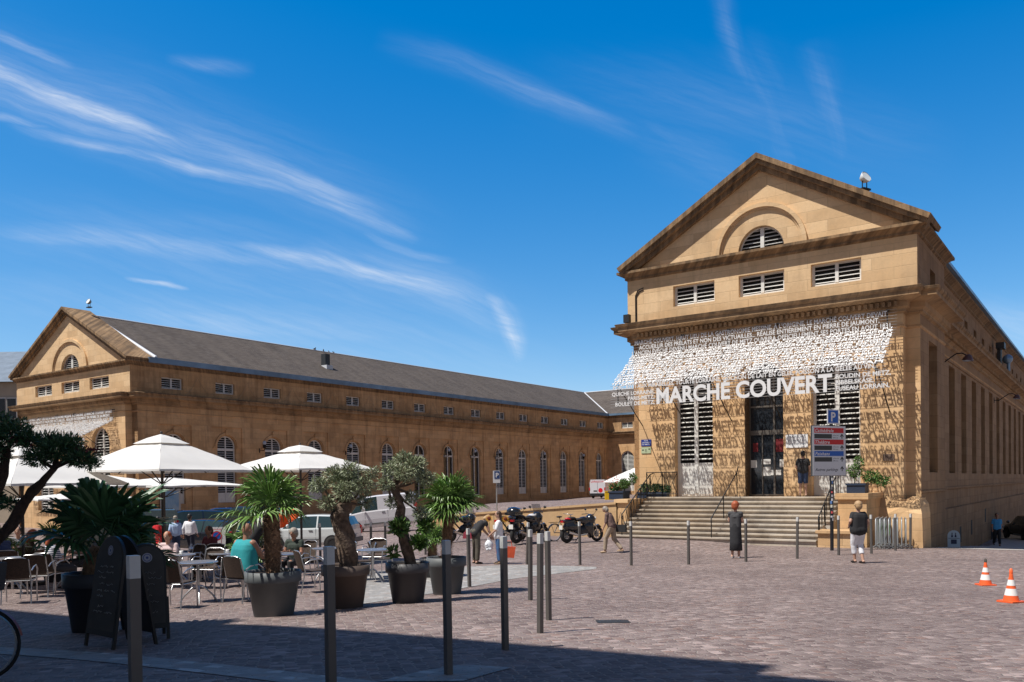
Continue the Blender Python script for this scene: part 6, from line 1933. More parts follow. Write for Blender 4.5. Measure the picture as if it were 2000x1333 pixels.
# heights measured at the tree's own distance
p = gpx(676, 1187); k = p.y / FPX
def K(dx, dy): return (dx * k, 0, dy * k)
olive(p, 'stout twisted olive tree in the taupe pot, left of the two olives', 47 * k, 84 * k, pot_b,
      [K(4, 80), K(2, 120), K(-6, 150), K(-8, 185), K(2, 205)], [.135, .15, .14, .15, .10],
      [((-48 * k, 0, 240 * k), .19, .75), ((-20 * k, .1, 262 * k), .20, .7), ((15 * k, 0, 268 * k), .21, .7), ((40 * k, -.05, 238 * k), .21, .8), ((5 * k, -.15, 228 * k), .22, .8),
       ((-30 * k, -.1, 205 * k), .16, .8), ((38 * k, .1, 205 * k), .15, .8), ((56 * k, 0, 262 * k), .12, .8), ((-5 * k, .1, 245 * k), .26, .7)], 5200, 51)
p = gpx(797, 1177); k = p.y / FPX
olive(p, 'slim olive tree with a silvery crown in the dark tapered pot', 43 * k, 78 * k, pot_k,
      [K(6, 74), K(0, 110), K(-14, 150), K(-10, 185), K(-26, 225)], [.095, .09, .085, .08, .06],
      [((-30 * k, 0, 262 * k), .17, .8), ((-5 * k, .1, 280 * k), .19, .75), ((20 * k, 0, 268 * k), .2, .8), ((38 * k, 0, 242 * k), .18, .8), ((-38 * k, -.1, 232 * k), .16, .8), ((0, -.15, 250 * k), .2, .75),
       ((10 * k, 0, 205 * k), .13, .9), ((-28 * k, 0, 195 * k), .11, .9), ((26 * k, 0, 175 * k), .13, .8)], 4800, 52,
      extra=[((-14 * k, -.1, 148 * k), .14, 1.0), ((26 * k, -.1, 118 * k), .13, .8), ((36 * k, 0, 150 * k), .12, .9), ((-24 * k, -.12, 100 * k), .07, 1.2)])
# big dark olive leaning in from the left edge, in the shade
p = gp(-112, 8.6); k = p.y / FPX
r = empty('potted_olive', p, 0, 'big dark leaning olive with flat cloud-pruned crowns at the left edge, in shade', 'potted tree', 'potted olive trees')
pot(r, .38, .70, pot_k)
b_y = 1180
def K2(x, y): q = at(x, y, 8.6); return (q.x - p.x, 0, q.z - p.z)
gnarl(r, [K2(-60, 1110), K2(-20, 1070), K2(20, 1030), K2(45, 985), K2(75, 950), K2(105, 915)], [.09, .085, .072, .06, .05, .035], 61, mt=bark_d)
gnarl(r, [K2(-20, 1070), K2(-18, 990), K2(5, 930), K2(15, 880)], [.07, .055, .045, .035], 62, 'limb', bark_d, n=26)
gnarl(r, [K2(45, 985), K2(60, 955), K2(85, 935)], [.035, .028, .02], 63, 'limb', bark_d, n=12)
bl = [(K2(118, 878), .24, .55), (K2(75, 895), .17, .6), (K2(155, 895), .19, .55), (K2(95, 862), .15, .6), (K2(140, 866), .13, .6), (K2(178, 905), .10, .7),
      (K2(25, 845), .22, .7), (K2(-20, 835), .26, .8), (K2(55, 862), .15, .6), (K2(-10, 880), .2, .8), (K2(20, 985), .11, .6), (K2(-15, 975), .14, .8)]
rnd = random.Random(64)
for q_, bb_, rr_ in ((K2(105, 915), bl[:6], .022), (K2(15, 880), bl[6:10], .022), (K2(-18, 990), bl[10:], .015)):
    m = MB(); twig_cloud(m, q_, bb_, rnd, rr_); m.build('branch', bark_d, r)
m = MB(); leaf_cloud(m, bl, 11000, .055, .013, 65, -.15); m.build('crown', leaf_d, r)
m = MB(); rf_ = random.Random(3)
for i in range(240):
    c = rf_.choice([K2(45, 868), K2(172, 882), K2(30, 858)]); d = Vector((rf_.gauss(0, .06), rf_.gauss(0, .05), rf_.gauss(0, .018)))
    q = Vector(c) + d; m.face([q, q + Vector((.02, 0, .012)), q + Vector((.01, .01, .03))])
m.build('dark_red_leaves', mat('dark_red_leaf', (.12, .012, .03), .5), r)

# ---------------------------------------------------------------- chalkboards
chalk = mat('chalkboard', (0.070, 0.064, 0.056), 0.8, var=0.25, vscale=3); wood_k = mat('black_wood', (0.012, 0.011, 0.010), 0.5); chalk_w = mat('chalk_writing', (0.42, 0.41, 0.39), 0.9)
def aboard(px, Y, rot, w_, h_, lab, seed):
    p = gp(px, Y); r = empty('chalkboard', p, rot, lab, 'chalkboard', 'cafe chalkboards')
    tilt = R(-9)
    for si, (sg, nm) in enumerate(((1, 'front_panel'), (-1, 'back_panel'))):
        M = Matrix.Translation((0, -sg * .24, 0)) @ Matrix.Rotation(sg * tilt, 4, 'X')
        def out(w2, h2, z0):
            return [(-w2, z0), (w2, z0), (w2, h2 - w2)] + [(w2 * math.cos(a), h2 - w2 + w2 * math.sin(a)) for a in [math.pi * i / 16 for i in range(1, 16)]] + [(-w2, h2 - w2)]
        m = MB(); m.prism(out(w_, h_, .14), 'y', -.015, .015, M); o = m.build(nm, wood_k, r)
        m = MB(); m.prism(out(w_ - .025, h_ - .025, .20), 'y', -.0175 * sg, -.0155 * sg, M); m.build('slate', chalk, o)
        if sg == 1:
            m = MB(); rr_ = random.Random(seed)
            yy = h_ - .34
            while yy > .30:
                n_w = rr_.randint(1, 3); x = -w_ * .75 + rr_.uniform(0, .1)
                for wd in range(n_w):
                    L = rr_.uniform(.08, .2); q = []
                    if x + L > w_ * .82: break
                    steps = int(L / .012)
                    for s in range(steps): q.append(M @ Vector((x + L * s / steps, -.0195, yy + rr_.uniform(-.012, .018))))
                    if len(q) > 2: m.tube(q, .0022, 3, cap=False)
                    x += L + .035
                yy -= rr_.choice((.06, .07, .11))
            m.build('chalk_lines', chalk_w, o)
            m = MB(); M2 = M @ Matrix.Translation((0, -.0185, h_ - .16)) @ Matrix.Rotation(math.pi / 2, 4, 'X'); m.lathe([(.001, .001), (.055, .001)], 20, M2); m.build('badge', mat('badge_white', (.45, .45, .5), .5), o)
            m = MB(); m.lathe([(.036, .0025), (.044, .0025)], 20, M2); m.lathe([(.001, .0025), (.015, .0025)], 12, M2); m.build('badge_ring', mat('badge_blue', (.06, .08, .25), .5), o)
        for s in (-1, 1):
            m = MB(); m.box(s * w_ - .018, s * w_ + .018, -.014, .014, 0, .5, M); m.build('leg', wood_k, r)
aboard(232, 9.3, R(-38), .30, 1.22, 'larger black chalkboard with round top beside the black palm pot', 71)
aboard(285, 9.9, R(28), .20, 1.12, 'narrower chalkboard with close chalk writing, right of the larger one', 72)

# ---------------------------------------------------------------- people
def fab(n, c, **k): return mat('fabric_' + n, c, 0.85, **dict(dict(bump=0.4, bscale=8, var=.12, vscale=7), **k))
hair_br = mat('hair_brown', (0.07, 0.035, 0.02), .6); hair_rd = mat('hair_red', (0.36, 0.085, 0.03), .6, var=.3, vscale=30); hair_bl = mat('hair_blond', (0.42, 0.27, 0.14), .6, var=.25, vscale=30)
hair_gy = mat('hair_grey', (0.30, 0.26, 0.22), .6, var=.2, vscale=30); hair_dk = mat('hair_dark', (0.02, 0.015, 0.012), .5)
blk = fab('black', (.022, .022, .025)); wht = fab('white', (.74, .74, .78)); char = fab('charcoal', (.055, .055, .06)); denim = fab('denim', (.06, .14, .30), var=.2, vscale=9)
shoe_k = mat('shoe_black', (.02, .016, .014), .5); shoe_w = mat('shoe_white', (.6, .6, .62), .5); shoe_t = mat('shoe_tan', (.36, .26, .16), .6)
def face_to(px_dir):  # rotation so that +y of the figure looks along (dx, dy)
    return math.atan2(-px_dir[0], px_dir[1])
def hgt(px, py, ptop): 
    p = gpx(px, py); return p, (py - ptop) * p.y / FPX
# woman in black top and white trousers, walking away
p, h = hgt(1677, 1101, 980)
person(p, R(8), h, 'woman in black T-shirt and white trousers walking away right of the direction sign', dict(WALK, knR=(.085, .06, .52), anR=(.07, -.10, .09), knL=(-.09, .10, .52), anL=(-.055, .10, .09),
       elL=(-.27, -.06, 1.16), wrL=(-.20, .12, 1.05), elR=(.27, -.04, 1.14), wrR=(.26, .06, .92)), top=blk, top_sleeve=.28, bottom=wht, leg=.80, hair=hair_bl, shoes=shoe_k, wide=1.2, top_len=.03, hair_vol=1.12)
# red haired woman in long dark skirt
p, h = hgt(1437, 1091, 981)
person(p, R(-28), h, 'slim red-haired woman in charcoal top and long dark skirt standing before the stairs', dict(elR=(.20, .04, 1.12), wrR=(.06, .20, 1.10), elL=(-.20, .05, 1.12), wrL=(-.04, .20, 1.08)),
       top=char, top_sleeve=.16, skirt=(fab('dark_skirt', (.022, .022, .026)), .62, .165, .19), hair=hair_rd, hair_vol=1.25, shoes=shoe_w, wide=.86)
# stooping man with a shoulder bag
p, h = hgt(1196, 1081, 989)
h = h * 1.04
rt, J = person(p, R(62), h, 'stooping man in dark patterned shirt and beige trousers, carrying a black bag', dict(WALK, chest=(0, .10, 1.24), neck=(0, .17, 1.40), head=(0, .25, 1.51), shL=(-.17, .13, 1.34), shR=(.17, .13, 1.34),
       elL=(-.21, .14, 1.08), wrL=(-.20, .24, .88), elR=(.21, .05, 1.08), wrR=(.20, .12, .86), knL=(-.09, .20, .53), anL=(-.09, .24, .09), knR=(.09, -.03, .50), anR=(.09, -.32, .14)),
       top=mat('patterned_shirt', (.075, .045, .042), .8, two=(.24, .15, .13), vscale=16), top_sleeve=.5, bottom=fab('beige', (.38, .30, .22)), leg=.97, hair=hair_gy, shoes=shoe_t)
bm = MB(); bm.box(-.06, .06, -.16, .16, -.13, .10); bm.tube([(0, -.14, .09), (-.1, -.02, .5), (0, .14, .09)], .012, 5); bg_ = bm.build('shoulder_bag', blk, None, rt.location + Vector((.30, .02, .80)), R(62))
tag(bg_, 'black shoulder bag carried at the hip of the stooping man', 'bag')
# bending blonde woman and the woman with shopping bags
p, h = hgt(930, 1102, 998)
h *= 1.06
rt, J = person(p, R(-62), h, 'blonde woman bending forward in a black top and olive trousers, holding out a bag', dict(pelvis=(0, -.05, .93), chest=(0, .17, 1.19), neck=(0, .30, 1.29), head=(0, .41, 1.36), shL=(-.17, .26, 1.25), shR=(.17, .26, 1.25),
       elL=(-.20, .36, 1.0), wrL=(-.12, .52, .80), elR=(.20, .34, 1.0), wrR=(.12, .50, .80)), top=blk, top_sleeve=.15, bottom=fab('olive', (.10, .09, .07)), leg=.96, hair=hair_bl, hair_len=.05, shoes=shoe_k, wide=.9)
m = MB(); m.prism([(-.13, -.08), (.13, -.09), (.11, .07), (-.10, .08)], 'y', -.05, .05); m.tube([(-.07, 0, .07), (0, 0, .2), (.07, 0, .07)], .01, 5); tag(m.build('handbag', mat('pink_bag', (.38, .05, .08), .6), None, at(913, 1046, p.y) + Vector((0, -.1, 0))), 'dark pink handbag hanging behind the bending blonde woman', 'bag')
p, h = hgt(975, 1102, 999)
rt, J = person(p, R(95), h, 'woman in a white blouse and jeans holding shopping bags and sunflowers', dict(elL=(-.20, .10, 1.12), wrL=(-.16, .26, .98), elR=(.20, -.02, 1.12), wrR=(.22, .06, .88)), top=wht, top_sleeve=.45, bottom=denim, leg=.97,
       hair=hair_br, shoes=shoe_t, wide=1.05, top_len=.05)
q = at(955, 1066, p.y - .1)
m = MB(); m.ball((0, 0, 0), (.12, .09, .16)); m.tube([(-.05, 0, .12), (0, 0, .26), (.05, 0, .12)], .012, 5)
for i in range(8): m.ball((random.uniform(-.07, .07), -.06, random.uniform(-.12, .06)), .05, 8, 6)
tag(m.build('plastic_bag', mat('white_plastic', (.72, .74, .78), .35), None, q), 'white plastic bag held between the two women', 'bag')
q = at(994, 1078, p.y - .25)
m = MB(); m.prism([(-.17, -.15), (.14, -.17), (.19, .13), (-.15, .15)], 'y', -.07, .07); m.tube([(-.08, 0, .14), (-.04, 0, .30), (.06, 0, .30), (.09, 0, .14)], .01, 5)
tag(m.build('shopping_bag', mat('orange_bag', (.62, .09, .03), .5, var=.2, vscale=6), None, q), 'orange shopping bag hanging at the side of the woman in jeans', 'bag')
q = at(975, 1072, p.y + .1)
m = MB(); m.prism([(-.08, -.13), (.08, -.13), (.10, .12), (-.10, .12)], 'y', -.06, .06); tag(m.build('shopping_bag', mat('orange_bag', (.62, .09, .03)), None, q), 'second, smaller orange bag behind the jeans of the same woman', 'bag')
for i, (x, y) in enumerate(((955, 1013), (987, 1014))):
    q = at(x, y, p.y - .1); r = empty('sunflower', q, 0, ('sunflower held on the left of the woman in white', 'sunflower at the right shoulder of the woman in white')[i], 'flower', 'sunflowers')
    m = MB(); M = Matrix.Rotation(R(75), 4, 'X') @ Matrix.Rotation(R(10), 4, 'Y')
    for j in range(16):
        a = 2 * math.pi * j / 16; m.face([M @ Vector((.045 * math.cos(a - .24), .045 * math.sin(a - .24), 0)), M @ Vector((.125 * math.cos(a), .125 * math.sin(a), .01)), M @ Vector((.045 * math.cos(a + .24), .045 * math.sin(a + .24), 0))])
    m.build('petals', mat('petal_yellow', (.75, .36, .02), .5), r)
    m = MB(); m.ball((0, -.01, 0), (.055, .02, .055)); m.build('seed_head', mat('seed_brown', (.16, .03, .01), .8), r)
    m = MB(); m.tube([(0, 0, -.02), (.02, .02, -.3)], .007, 5); m.build('stem', leaf_g, r)
# man at the entrance behind the sign
p = B(-3.88, -.32, 1.58)
person(p, R(-15), 1.70, 'man in black T-shirt and dark blue shorts standing by the entrance door', dict(elL=(-.24, .02, 1.12), wrL=(-.18, .2, .98)), top=blk, top_sleeve=.35, bottom=fab('navy', (.03, .05, .11)), leg=.52, hair=hair_dk, shoes=shoe_t, sk=skin)
# policeman-blue shirt far right
p = gp(1947, 44.5)
p, h = p, 65 * 44.5 / FPX
person(p, R(160), h, 'distant man in a bright blue short-sleeved shirt and black trousers walking down the side street', dict(WALK), top=fab('bright_blue', (.06, .32, .62)), top_sleeve=.35, bottom=blk, hair=hair_dk, shoes=shoe_k, sk=skin_t, voxel=.016)
# two men walking away behind the parasol pole
p = gp(343, 33.0); person(p, R(20), 80 * 33 / FPX, 'man in a light blue shirt walking away beside the parasol pole', dict(WALK), top=fab('light_blue', (.42, .55, .78)), top_sleeve=.9, bottom=fab('navy', (.03, .05, .11)), hair=hair_gy, shoes=shoe_k, voxel=.016)
p = gp(371, 32.5); person(p, R(-5), 84 * 32.5 / FPX, 'man in a white shirt and dark trousers walking away beside the dark car', dict(WALK), top=fab('white', (.74, .74, .78)), top_sleeve=.9, bottom=fab('dark_navy', (.015, .02, .04)), hair=hair_dk, shoes=shoe_k, voxel=.016, sk=skin_t)
p = gp(309, 36); person(p, R(-30), 72 * 36 / FPX, 'distant person in a bright red outfit left of the parasol pole', dict(WALK), top=fab('bright_red', (.62, .02, .03)), top_sleeve=.5, skirt=(fab('bright_red', (.62, .02, .03)), .2, .17, .2), hair=hair_dk, shoes=shoe_k, voxel=.018)
for i, (px, lab) in enumerate(((556, 'worker in an orange hi-vis outfit seen through the palm leaves, left of two'), (577, 'worker in an orange hi-vis outfit beside the parasol pole, right of two'))):
    p = gp(px, 40); person(p, R(30 + 120 * i), 1.72, lab, dict(WALK), top=fab('hi_vis', (.85, .12, .02)), top_sleeve=.6, bottom=fab('hi_vis', (.85, .12, .02)), leg=.45, hair=hair_dk, shoes=shoe_k, voxel=.02)
def seated(lab_chair, rot, H, label, dz=0.0, off=(0, 0), **kw):
    p = CHP[lab_chair].copy(); p.x += off[0]; p.y += off[1]; p.z += dz
    return person(p, rot, H, label, kw.pop('pose', None), SIT, **kw)
seated('wicker chair under the person in the teal vest', R(-28), 1.84, 'bald person in a teal sleeveless top seated with their back to us', dz=.0, top=fab('teal', (.02, .30, .33)), top_sleeve=0.0, bottom=fab('dark_shorts', (.03, .03, .04)), leg=.5,
       sk=skin_t, shoes=shoe_k, wide=1.30, top_len=.0, pose=dict(elL=(-.26, .16, .74), wrL=(-.08, .36, .80), elR=(.27, .16, .74), wrR=(.10, .38, .86)))
seated('wicker chair under the woman in the striped top', R(-38), 1.62, 'woman with reddish hair in a navy and white striped top eating at the left table', top=None, top_sleeve=.4, bottom=fab('dark_leggings', (.03, .03, .035)), hair=hair_rd, hair_len=.16, shoes=shoe_k, wide=.9) if False else None
def stripes():
    m = bpy.data.materials.new('striped_jersey'); m.use_nodes = True; t = m.node_tree; b = t.nodes['Principled BSDF']; b.inputs['Roughness'].default_value = .9
    tcn = nn(t, 'ShaderNodeTexCoord'); sp = nn(t, 'ShaderNodeSeparateXYZ'); t.links.new(tcn.outputs['Object'], sp.inputs[0])
    f = mth(t, 'GREATER_THAN', mth(t, 'FRACT', mth(t, 'MULTIPLY', sp.outputs[2], 26)), .55)
    t.links.new(mixn(t, f, (.03, .04, .10), (.70, .70, .72)), b.inputs['Base Color']); return m
seated('wicker chair under the woman in the striped top', R(-38), 1.62, 'woman with reddish hair in a navy and white striped top eating at the left table', top=stripes(), top_sleeve=.4,
       bottom=fab('dark_leggings', (.03, .03, .035)), hair=hair_rd, hair_len=.16, shoes=shoe_k, wide=.9)
seated('chair under the long-haired red-headed woman at left', R(-60), 1.62, 'long-haired red-headed woman seated left of the striped top', top=fab('brown_top', (.10, .06, .05)), top_sleeve=.4, bottom=blk, hair=hair_rd, hair_len=.24, shoes=shoe_k, wide=.9)
p = gpx(170, 1146)
person(p, R(150), 1.74, 'seated man in an olive green T-shirt behind the dark palm, facing us', None, SIT, top=fab('olive_shirt', (.07, .09, .05)), top_sleeve=.4, bottom=blk, hair=hair_dk, shoes=shoe_k, sk=skin_t)
seated('chair under the pink-shirted person by the parasol pole', R(175), 1.58, 'smiling person in a pale pink top seated by the parasol pole, facing us', top=fab('pale_pink', (.68, .52, .52)), top_sleeve=.5, bottom=blk, hair=hair_rd, shoes=shoe_k, sk=skin)
seated('wicker chair under the grey-haired woman', R(165), 1.62, 'tanned grey-haired woman in a dark top seated facing us right of the shaggy palm', top=fab('dark_green', (.035, .05, .04)), top_sleeve=.2, bottom=blk, hair=hair_gy, hair_vol=1.1, shoes=shoe_k, sk=skin_t)
p = gpx(497, 1142)
person(p, R(-70), 1.72, 'waiter dressed in black leaning over the table behind the shaggy palm', dict(pelvis=(0, -.08, .93), chest=(0, .12, 1.22), neck=(0, .24, 1.36), head=(0, .34, 1.45), shL=(-.17, .2, 1.30), shR=(.17, .2, 1.30),
       elL=(-.2, .32, 1.05), wrL=(-.14, .5, .9), elR=(.2, .32, 1.05), wrR=(.14, .5, .9)), top=blk, top_sleeve=.5, bottom=blk, hair=hair_dk, shoes=shoe_k)
p = gpx(8, 1150)
person(p, R(80), 1.7, 'person in a dark blue shirt seated at the extreme left edge', None, SIT, top=fab('dark_blue', (.03, .05, .14)), top_sleeve=.6, bottom=blk, hair=hair_dk, shoes=shoe_k)

p = gpx(38, 1128)
person(p, R(200), 1.68, 'dark-haired diner in a grey shirt facing us deep in the left corner', None, SIT, top=fab('grey_shirt', (.22, .22, .24)), top_sleeve=.4, bottom=blk, hair=hair_dk, shoes=shoe_k)
p = gpx(414, 1130)
person(p, R(150), 1.66, 'diner in a dark red top seated near the no-parking sign', None, SIT, top=fab('wine', (.14, .03, .04)), top_sleeve=.4, bottom=blk, hair=hair_br, shoes=shoe_k, sk=skin_t)
p = gpx(455, 1118)
person(p, R(-120), 1.70, 'diner in a black shirt left of the waiter, seen from the side', None, SIT, top=blk, top_sleeve=.5, bottom=blk, hair=hair_dk, shoes=shoe_k)
p = gpx(507, 1090); p = gp(507, 38)
person(p, R(20), 1.72, 'distant passer-by in a pale shirt glimpsed above the palm by the parked cars', dict(WALK), top=wht, top_sleeve=.4, bottom=denim, hair=hair_br, shoes=shoe_k, voxel=.02)
# ---------------------------------------------------------------- cars
p_white = mat('car_white', (0.62, 0.66, 0.66), 0.25, coat=0.8); p_blue = mat('car_dark_blue', (0.012, 0.03, 0.07), 0.2, coat=1.0, metal=.3); p_black = mat('car_black', (0.012, 0.014, 0.018), 0.2, coat=1.0)
p_grey = mat('car_grey_green', (0.10, 0.13, 0.12), 0.25, coat=0.9, metal=.4); p_navy = mat('car_navy', (.02, .035, .10), .2, coat=1.0); p_vw = mat('van_white', (.66, .65, .68), .3, coat=.5)
SG, TG = {3, 5, 6}, {2, 7}
SG = {2, 3, 5, 6, 7}; TG = {1, 7}
def place_car(name, px, Y, rot, label, cat, paint, L, W_, st, sg, tg, **k):
    p = gp(px, Y); return car(name, p, R(rot), label, cat, paint, L, W_, st, sg, tg, **k)
GR = 'cars parked before the long shaded wall'
place_car('parked_car', 608, 34.5, 174, 'white three-door hatchback facing left behind the olive trees', 'car', p_white, 3.8, 1.65, HATCH, {3, 5, 6}, {1, 7}, group=GR, r=.29)
place_car('parked_van', 744, 43, 186, 'white compact van facing left, higher up the slope behind the slim olive', 'van', p_vw, 3.9, 1.75, VANS, {5}, {7}, tail=(.9, 1.3), pitch=R(5), r=.31)
place_car('parked_car', 400, 36.5, 160, 'dark blue hatchback right behind the two walking men', 'car', p_black, 4.2, 1.8, HATCH, {3, 5, 6}, {1, 7}, group=GR, trim=False, r=.32)
place_car('parked_car', 357, 45, 215, 'dark people carrier with a bright windscreen behind the parasol pole', 'car', p_blue, 4.5, 1.85, ESTATE, {3, 5, 6}, {1, 7}, group=GR, trim=False, r=.33)
place_car('parked_car', 425, 49, 205, 'dark blue estate car under the white louvre, in the back row', 'car', p_navy, 4.5, 1.85, ESTATE, {3, 5, 6}, {1, 7}, group=GR, trim=False, r=.33)
place_car('parked_car', 478, 47, 172, 'black estate car in the back row, rightmost before the palm', 'car', p_black, 4.5, 1.85, ESTATE, {3, 5, 6}, {1, 7}, group=GR, trim=False, r=.33)
place_car('parked_car', 295, 47, 200, 'navy car left of the parasol pole, mostly hidden', 'car', p_navy, 4.2, 1.8, HATCH, {3, 5, 6}, {1, 7}, group=GR, trim=False, r=.32)
place_car('parked_van', 240, 40, 205, 'grey-green van with a big sloping windscreen behind the dark palm', 'van', p_grey, 4.8, 1.95, VANS, {5}, {7}, tail=(.9, 1.3), r=.33)
p = gp(2014, 50)
car('parked_car', p, R(80), 'dark car half cut by the right edge, low in the side street', 'car', p_black, 4.2, 1.8, HATCH, {3, 5, 6}, {1, 7}, group='cars in the side street', trim=False, r=.32)
# white delivery truck seen from behind on the terrace
p = gp(1168, 88); k = 88 / FPX
r = empty('delivery_truck', p, R(-22), 'white delivery van seen from behind at the far end, red lettering over its doors', 'van')
m = MB(); hw = 15.5 * k; H_ = 38 * k
m.prism([(-hw, .45), (hw, .45), (hw, H_ - .35), (hw * .9, H_ - .05), (-hw * .9, H_ - .05), (-hw, H_ - .35)], 'y', 0, 4.9); m.build('body', p_vw, r)
m = MB(); m.box(-hw * .97, hw * .97, -.06, .2, .30, .55); m.build('bumper', black_pl, r)
m = MB(); m.box(-.008, .008, -.012, -.002, .55, H_ - .35); m.build('door_seam', black_pl, r)
for s in (-1, 1):
    m = MB(); m.box(s * hw - .10, s * hw + .02, -.02, .05, .85, 1.15); m.build('tail_light', red_l, r)
    for yy in (.8, 3.9):
        m = MB(); m.smooth = True; m.lathe([(.001, -.1), (.30, -.1), (.34, -.06), (.34, .06), (.30, .1), (.001, .1)], 20, Matrix.Translation((s * (hw - .12), yy, .34)) @ Matrix.Rotation(math.pi / 2, 4, 'Y')); m.build('wheel', tyre_m, r)
text_obj(r, 'lettering', red_s, "LIVRAISON", frameM((-hw * .85, -.004, H_ - .36), (1, 0, 0), (0, 0, 1)), width=hw * 1.7, bold=.01, res=1)
m = MB(); M = Matrix.Translation((hw * .4, -.004, .85)) @ Matrix.Rotation(math.pi / 2, 4, 'X'); m.lathe([(.001, 0), (.24, 0)], 16, M); m.build('round_mark', red_s, r)
m = MB(); m.box(-.42, -.05, -.008, -.002, .72, .85); m.build('number_plate', black_pl, r)
q = gp(1190, 62); m = MB(); m.box(-.28, .28, -.2, .2, 0, .62); m.box(-.30, .30, -.22, .22, .60, .66); tag(m.build('grit_bin', mat('bin_yellow', (.75, .48, .01), .5), None, q), 'small bright yellow bin between the white van and the planter', 'bin')

# ---------------------------------------------------------------- motorbikes and bicycles
bk_paint = mat('bike_black', (.012, .013, .016), .2, coat=1.0); bk_white = mat('bike_white', (.68, .68, .70), .25, coat=.8); seat_m = mat('bike_seat', (.02, .016, .015), .7); rub = tyre_m
def mwheel(r, y, R_, w_, name='wheel'):
    M = Matrix.Translation((0, y, R_)) @ Matrix.Rotation(math.pi / 2, 4, 'Y')
    m = MB(); m.smooth = True
    rows = []
    for i in range(28):
        a = 2 * math.pi * i / 28; c = Vector((0, y + (R_ - w_) * math.cos(a), R_ + (R_ - w_) * math.sin(a))); o = Vector((0, math.cos(a), math.sin(a)))
        rows.append([c + o * w_ * math.cos(b) + Vector((w_ * .9 * math.sin(b), 0, 0)) for b in [2 * math.pi * j / 8 for j in range(8)]])
    m.grid(rows, closed_u=True, closed_v=True); o = m.build(name, rub, r)
    q = MB()
    for i in range(7):
        a = 2 * math.pi * i / 7; q.tube([(0, y, R_), (0, y + (R_ - w_ * 2) * math.cos(a), R_ + (R_ - w_ * 2) * math.sin(a))], .016, 5)
    q.lathe([(R_ - w_ * 1.9, -.03), (R_ - w_ * 1.6, -.03), (R_ - w_ * 1.6, .03), (R_ - w_ * 1.9, .03)], 28, M)
    q.lathe([(.001, -.035), (.12, -.035), (.13, -.03)], 20, M); q.build('rim', rim_m, o)
    return o
def motorbike(p, rot, lab, paint, box=True, screen=True, white_patch=False, s=1.0, scooter=False, red=False):
    """front wheel towards +y"""
    r = empty('motorbike', p, rot, lab, 'motorbike', 'motorbikes parked at the low wall'); r.scale = (s, s, s)
    mwheel(r, .74, .30, .06, 'front_wheel'); mwheel(r, -.70, .30, .08, 'rear_wheel')
    m = MB()
    for x in (-.09, .09): m.tube([(x, .74, .30), (x, .58, .72), (x, .47, 1.0)], .024, 7)
    m.build('fork', chrome, r)
    m = MB(); m.smooth = True
    m.tube([(0, .92, .56), (0, .80, .64), (0, .62, .60)], [.05, .075, .05], 10, flat=.5); m.build('front_mudguard', paint, r)
    b = MB()
    b.ball((0, .12, .84), (.17, .30, .15)); b.ball((0, -.55, .82), (.12, .34, .10)); b.ball((0, .42, .86), (.22, .20, .22)); b.ball((0, .30, .60), (.19, .26, .24))
    if scooter: b.ball((0, .40, .55), (.22, .12, .42)); b.ball((0, -.45, .62), (.19, .42, .20)); b.ball((0, 0, .38), (.18, .40, .09))
    vs, fs = remeshed(b, .022, 2); m = MB(); m.smooth = True; m.add(vs, fs); m.build('fairing', paint, r)
    m = MB(); m.ball((0, .05, .46), (.16, .26, .19)); m.box(-.17, .17, -.14, .18, .28, .44); m.build('engine', mat('engine', (.06, .06, .065), .35, metal=.7), r)
    m = MB(); m.tube([(.17, .15, .32), (.19, -.25, .28), (.2, -.75, .42)], [.035, .05, .065], 10); m.build('exhaust', chrome, r)
    m = MB(); m.tube([(.10, -.70, .30), (.08, -.05, .42)], .03, 6); m.tube([(-.10, -.70, .30), (-.08, -.05, .42)], .03, 6); m.tube([(0, -.15, .45), (0, -.5, .75)], .03, 6); m.build('swingarm', iron, r)
    m = MB(); m.smooth = True; m.ball((0, -.14, .88), (.15, .22, .06)); m.ball((0, -.48, .94), (.13, .20, .06)); m.build('seat', seat_m, r)
    m = MB(); m.tube([(-.38, .30, 1.06), (-.2, .44, 1.08), (0, .47, 1.04), (.2, .44, 1.08), (.38, .30, 1.06)], .014, 7); m.build('handlebar', iron, r)
    for x in (-1, 1):
        m = MB(); m.tube([(x * .26, .42, 1.08), (x * .33, .46, 1.22)], .008, 5); m.ball((x * .35, .46, 1.25), (.07, .02, .045)); m.build('mirror', black_pl, r)
    m = MB(); m.ball((0, .62, .90), (.10, .06, .08)); m.build('headlight', clear_l, r)
    m = MB(); m.box(-.08, .08, -.93, -.86, .78, .86); m.build('tail_light', red_l, r)
    m = MB(); m.box(-.10, .10, -.98, -.965, .52, .68); m.build('number_plate', white_p, r)
    m = MB(); m.tube([(-.1, -.05, .25), (-.28, -.1, 0)], .014, 5); m.build('kickstand', iron, r)
    if screen:
        m = MB(); m.smooth = True; m.grid([[(x, .56 - .35 * abs(x) - .14 * z, 1.02 + z * .34) for x in (-.2, -.1, 0, .1, .2)] for z in (0, .5, 1)]); m.build('windscreen', mat('smoked_screen', (.08, .09, .11), .1, alpha=.6), r)
    if box:
        m = MB(); m.smooth = True; m.box(-.24, .24, -1.02, -.62, 1.0, 1.10); m.ball((0, -.82, 1.12), (.27, .24, .17)); m.build('top_box', bk_paint, r)
        m = MB(); m.tube([(-.2, -.62, 1.2), (0, -.58, 1.24), (.2, -.62, 1.2)], .014, 6); m.tube([(-.26, -.9, 1.12), (-.25, -.62, 1.13)], .012, 5); m.build('chrome_trim', chrome, r)
    if white_patch:
        m = MB(); m.ball((0, .16, .93), (.13, .20, .09)); m.ball((-.14, .35, .92), (.06, .12, .08)); m.build('tank_panel', bk_white, r)
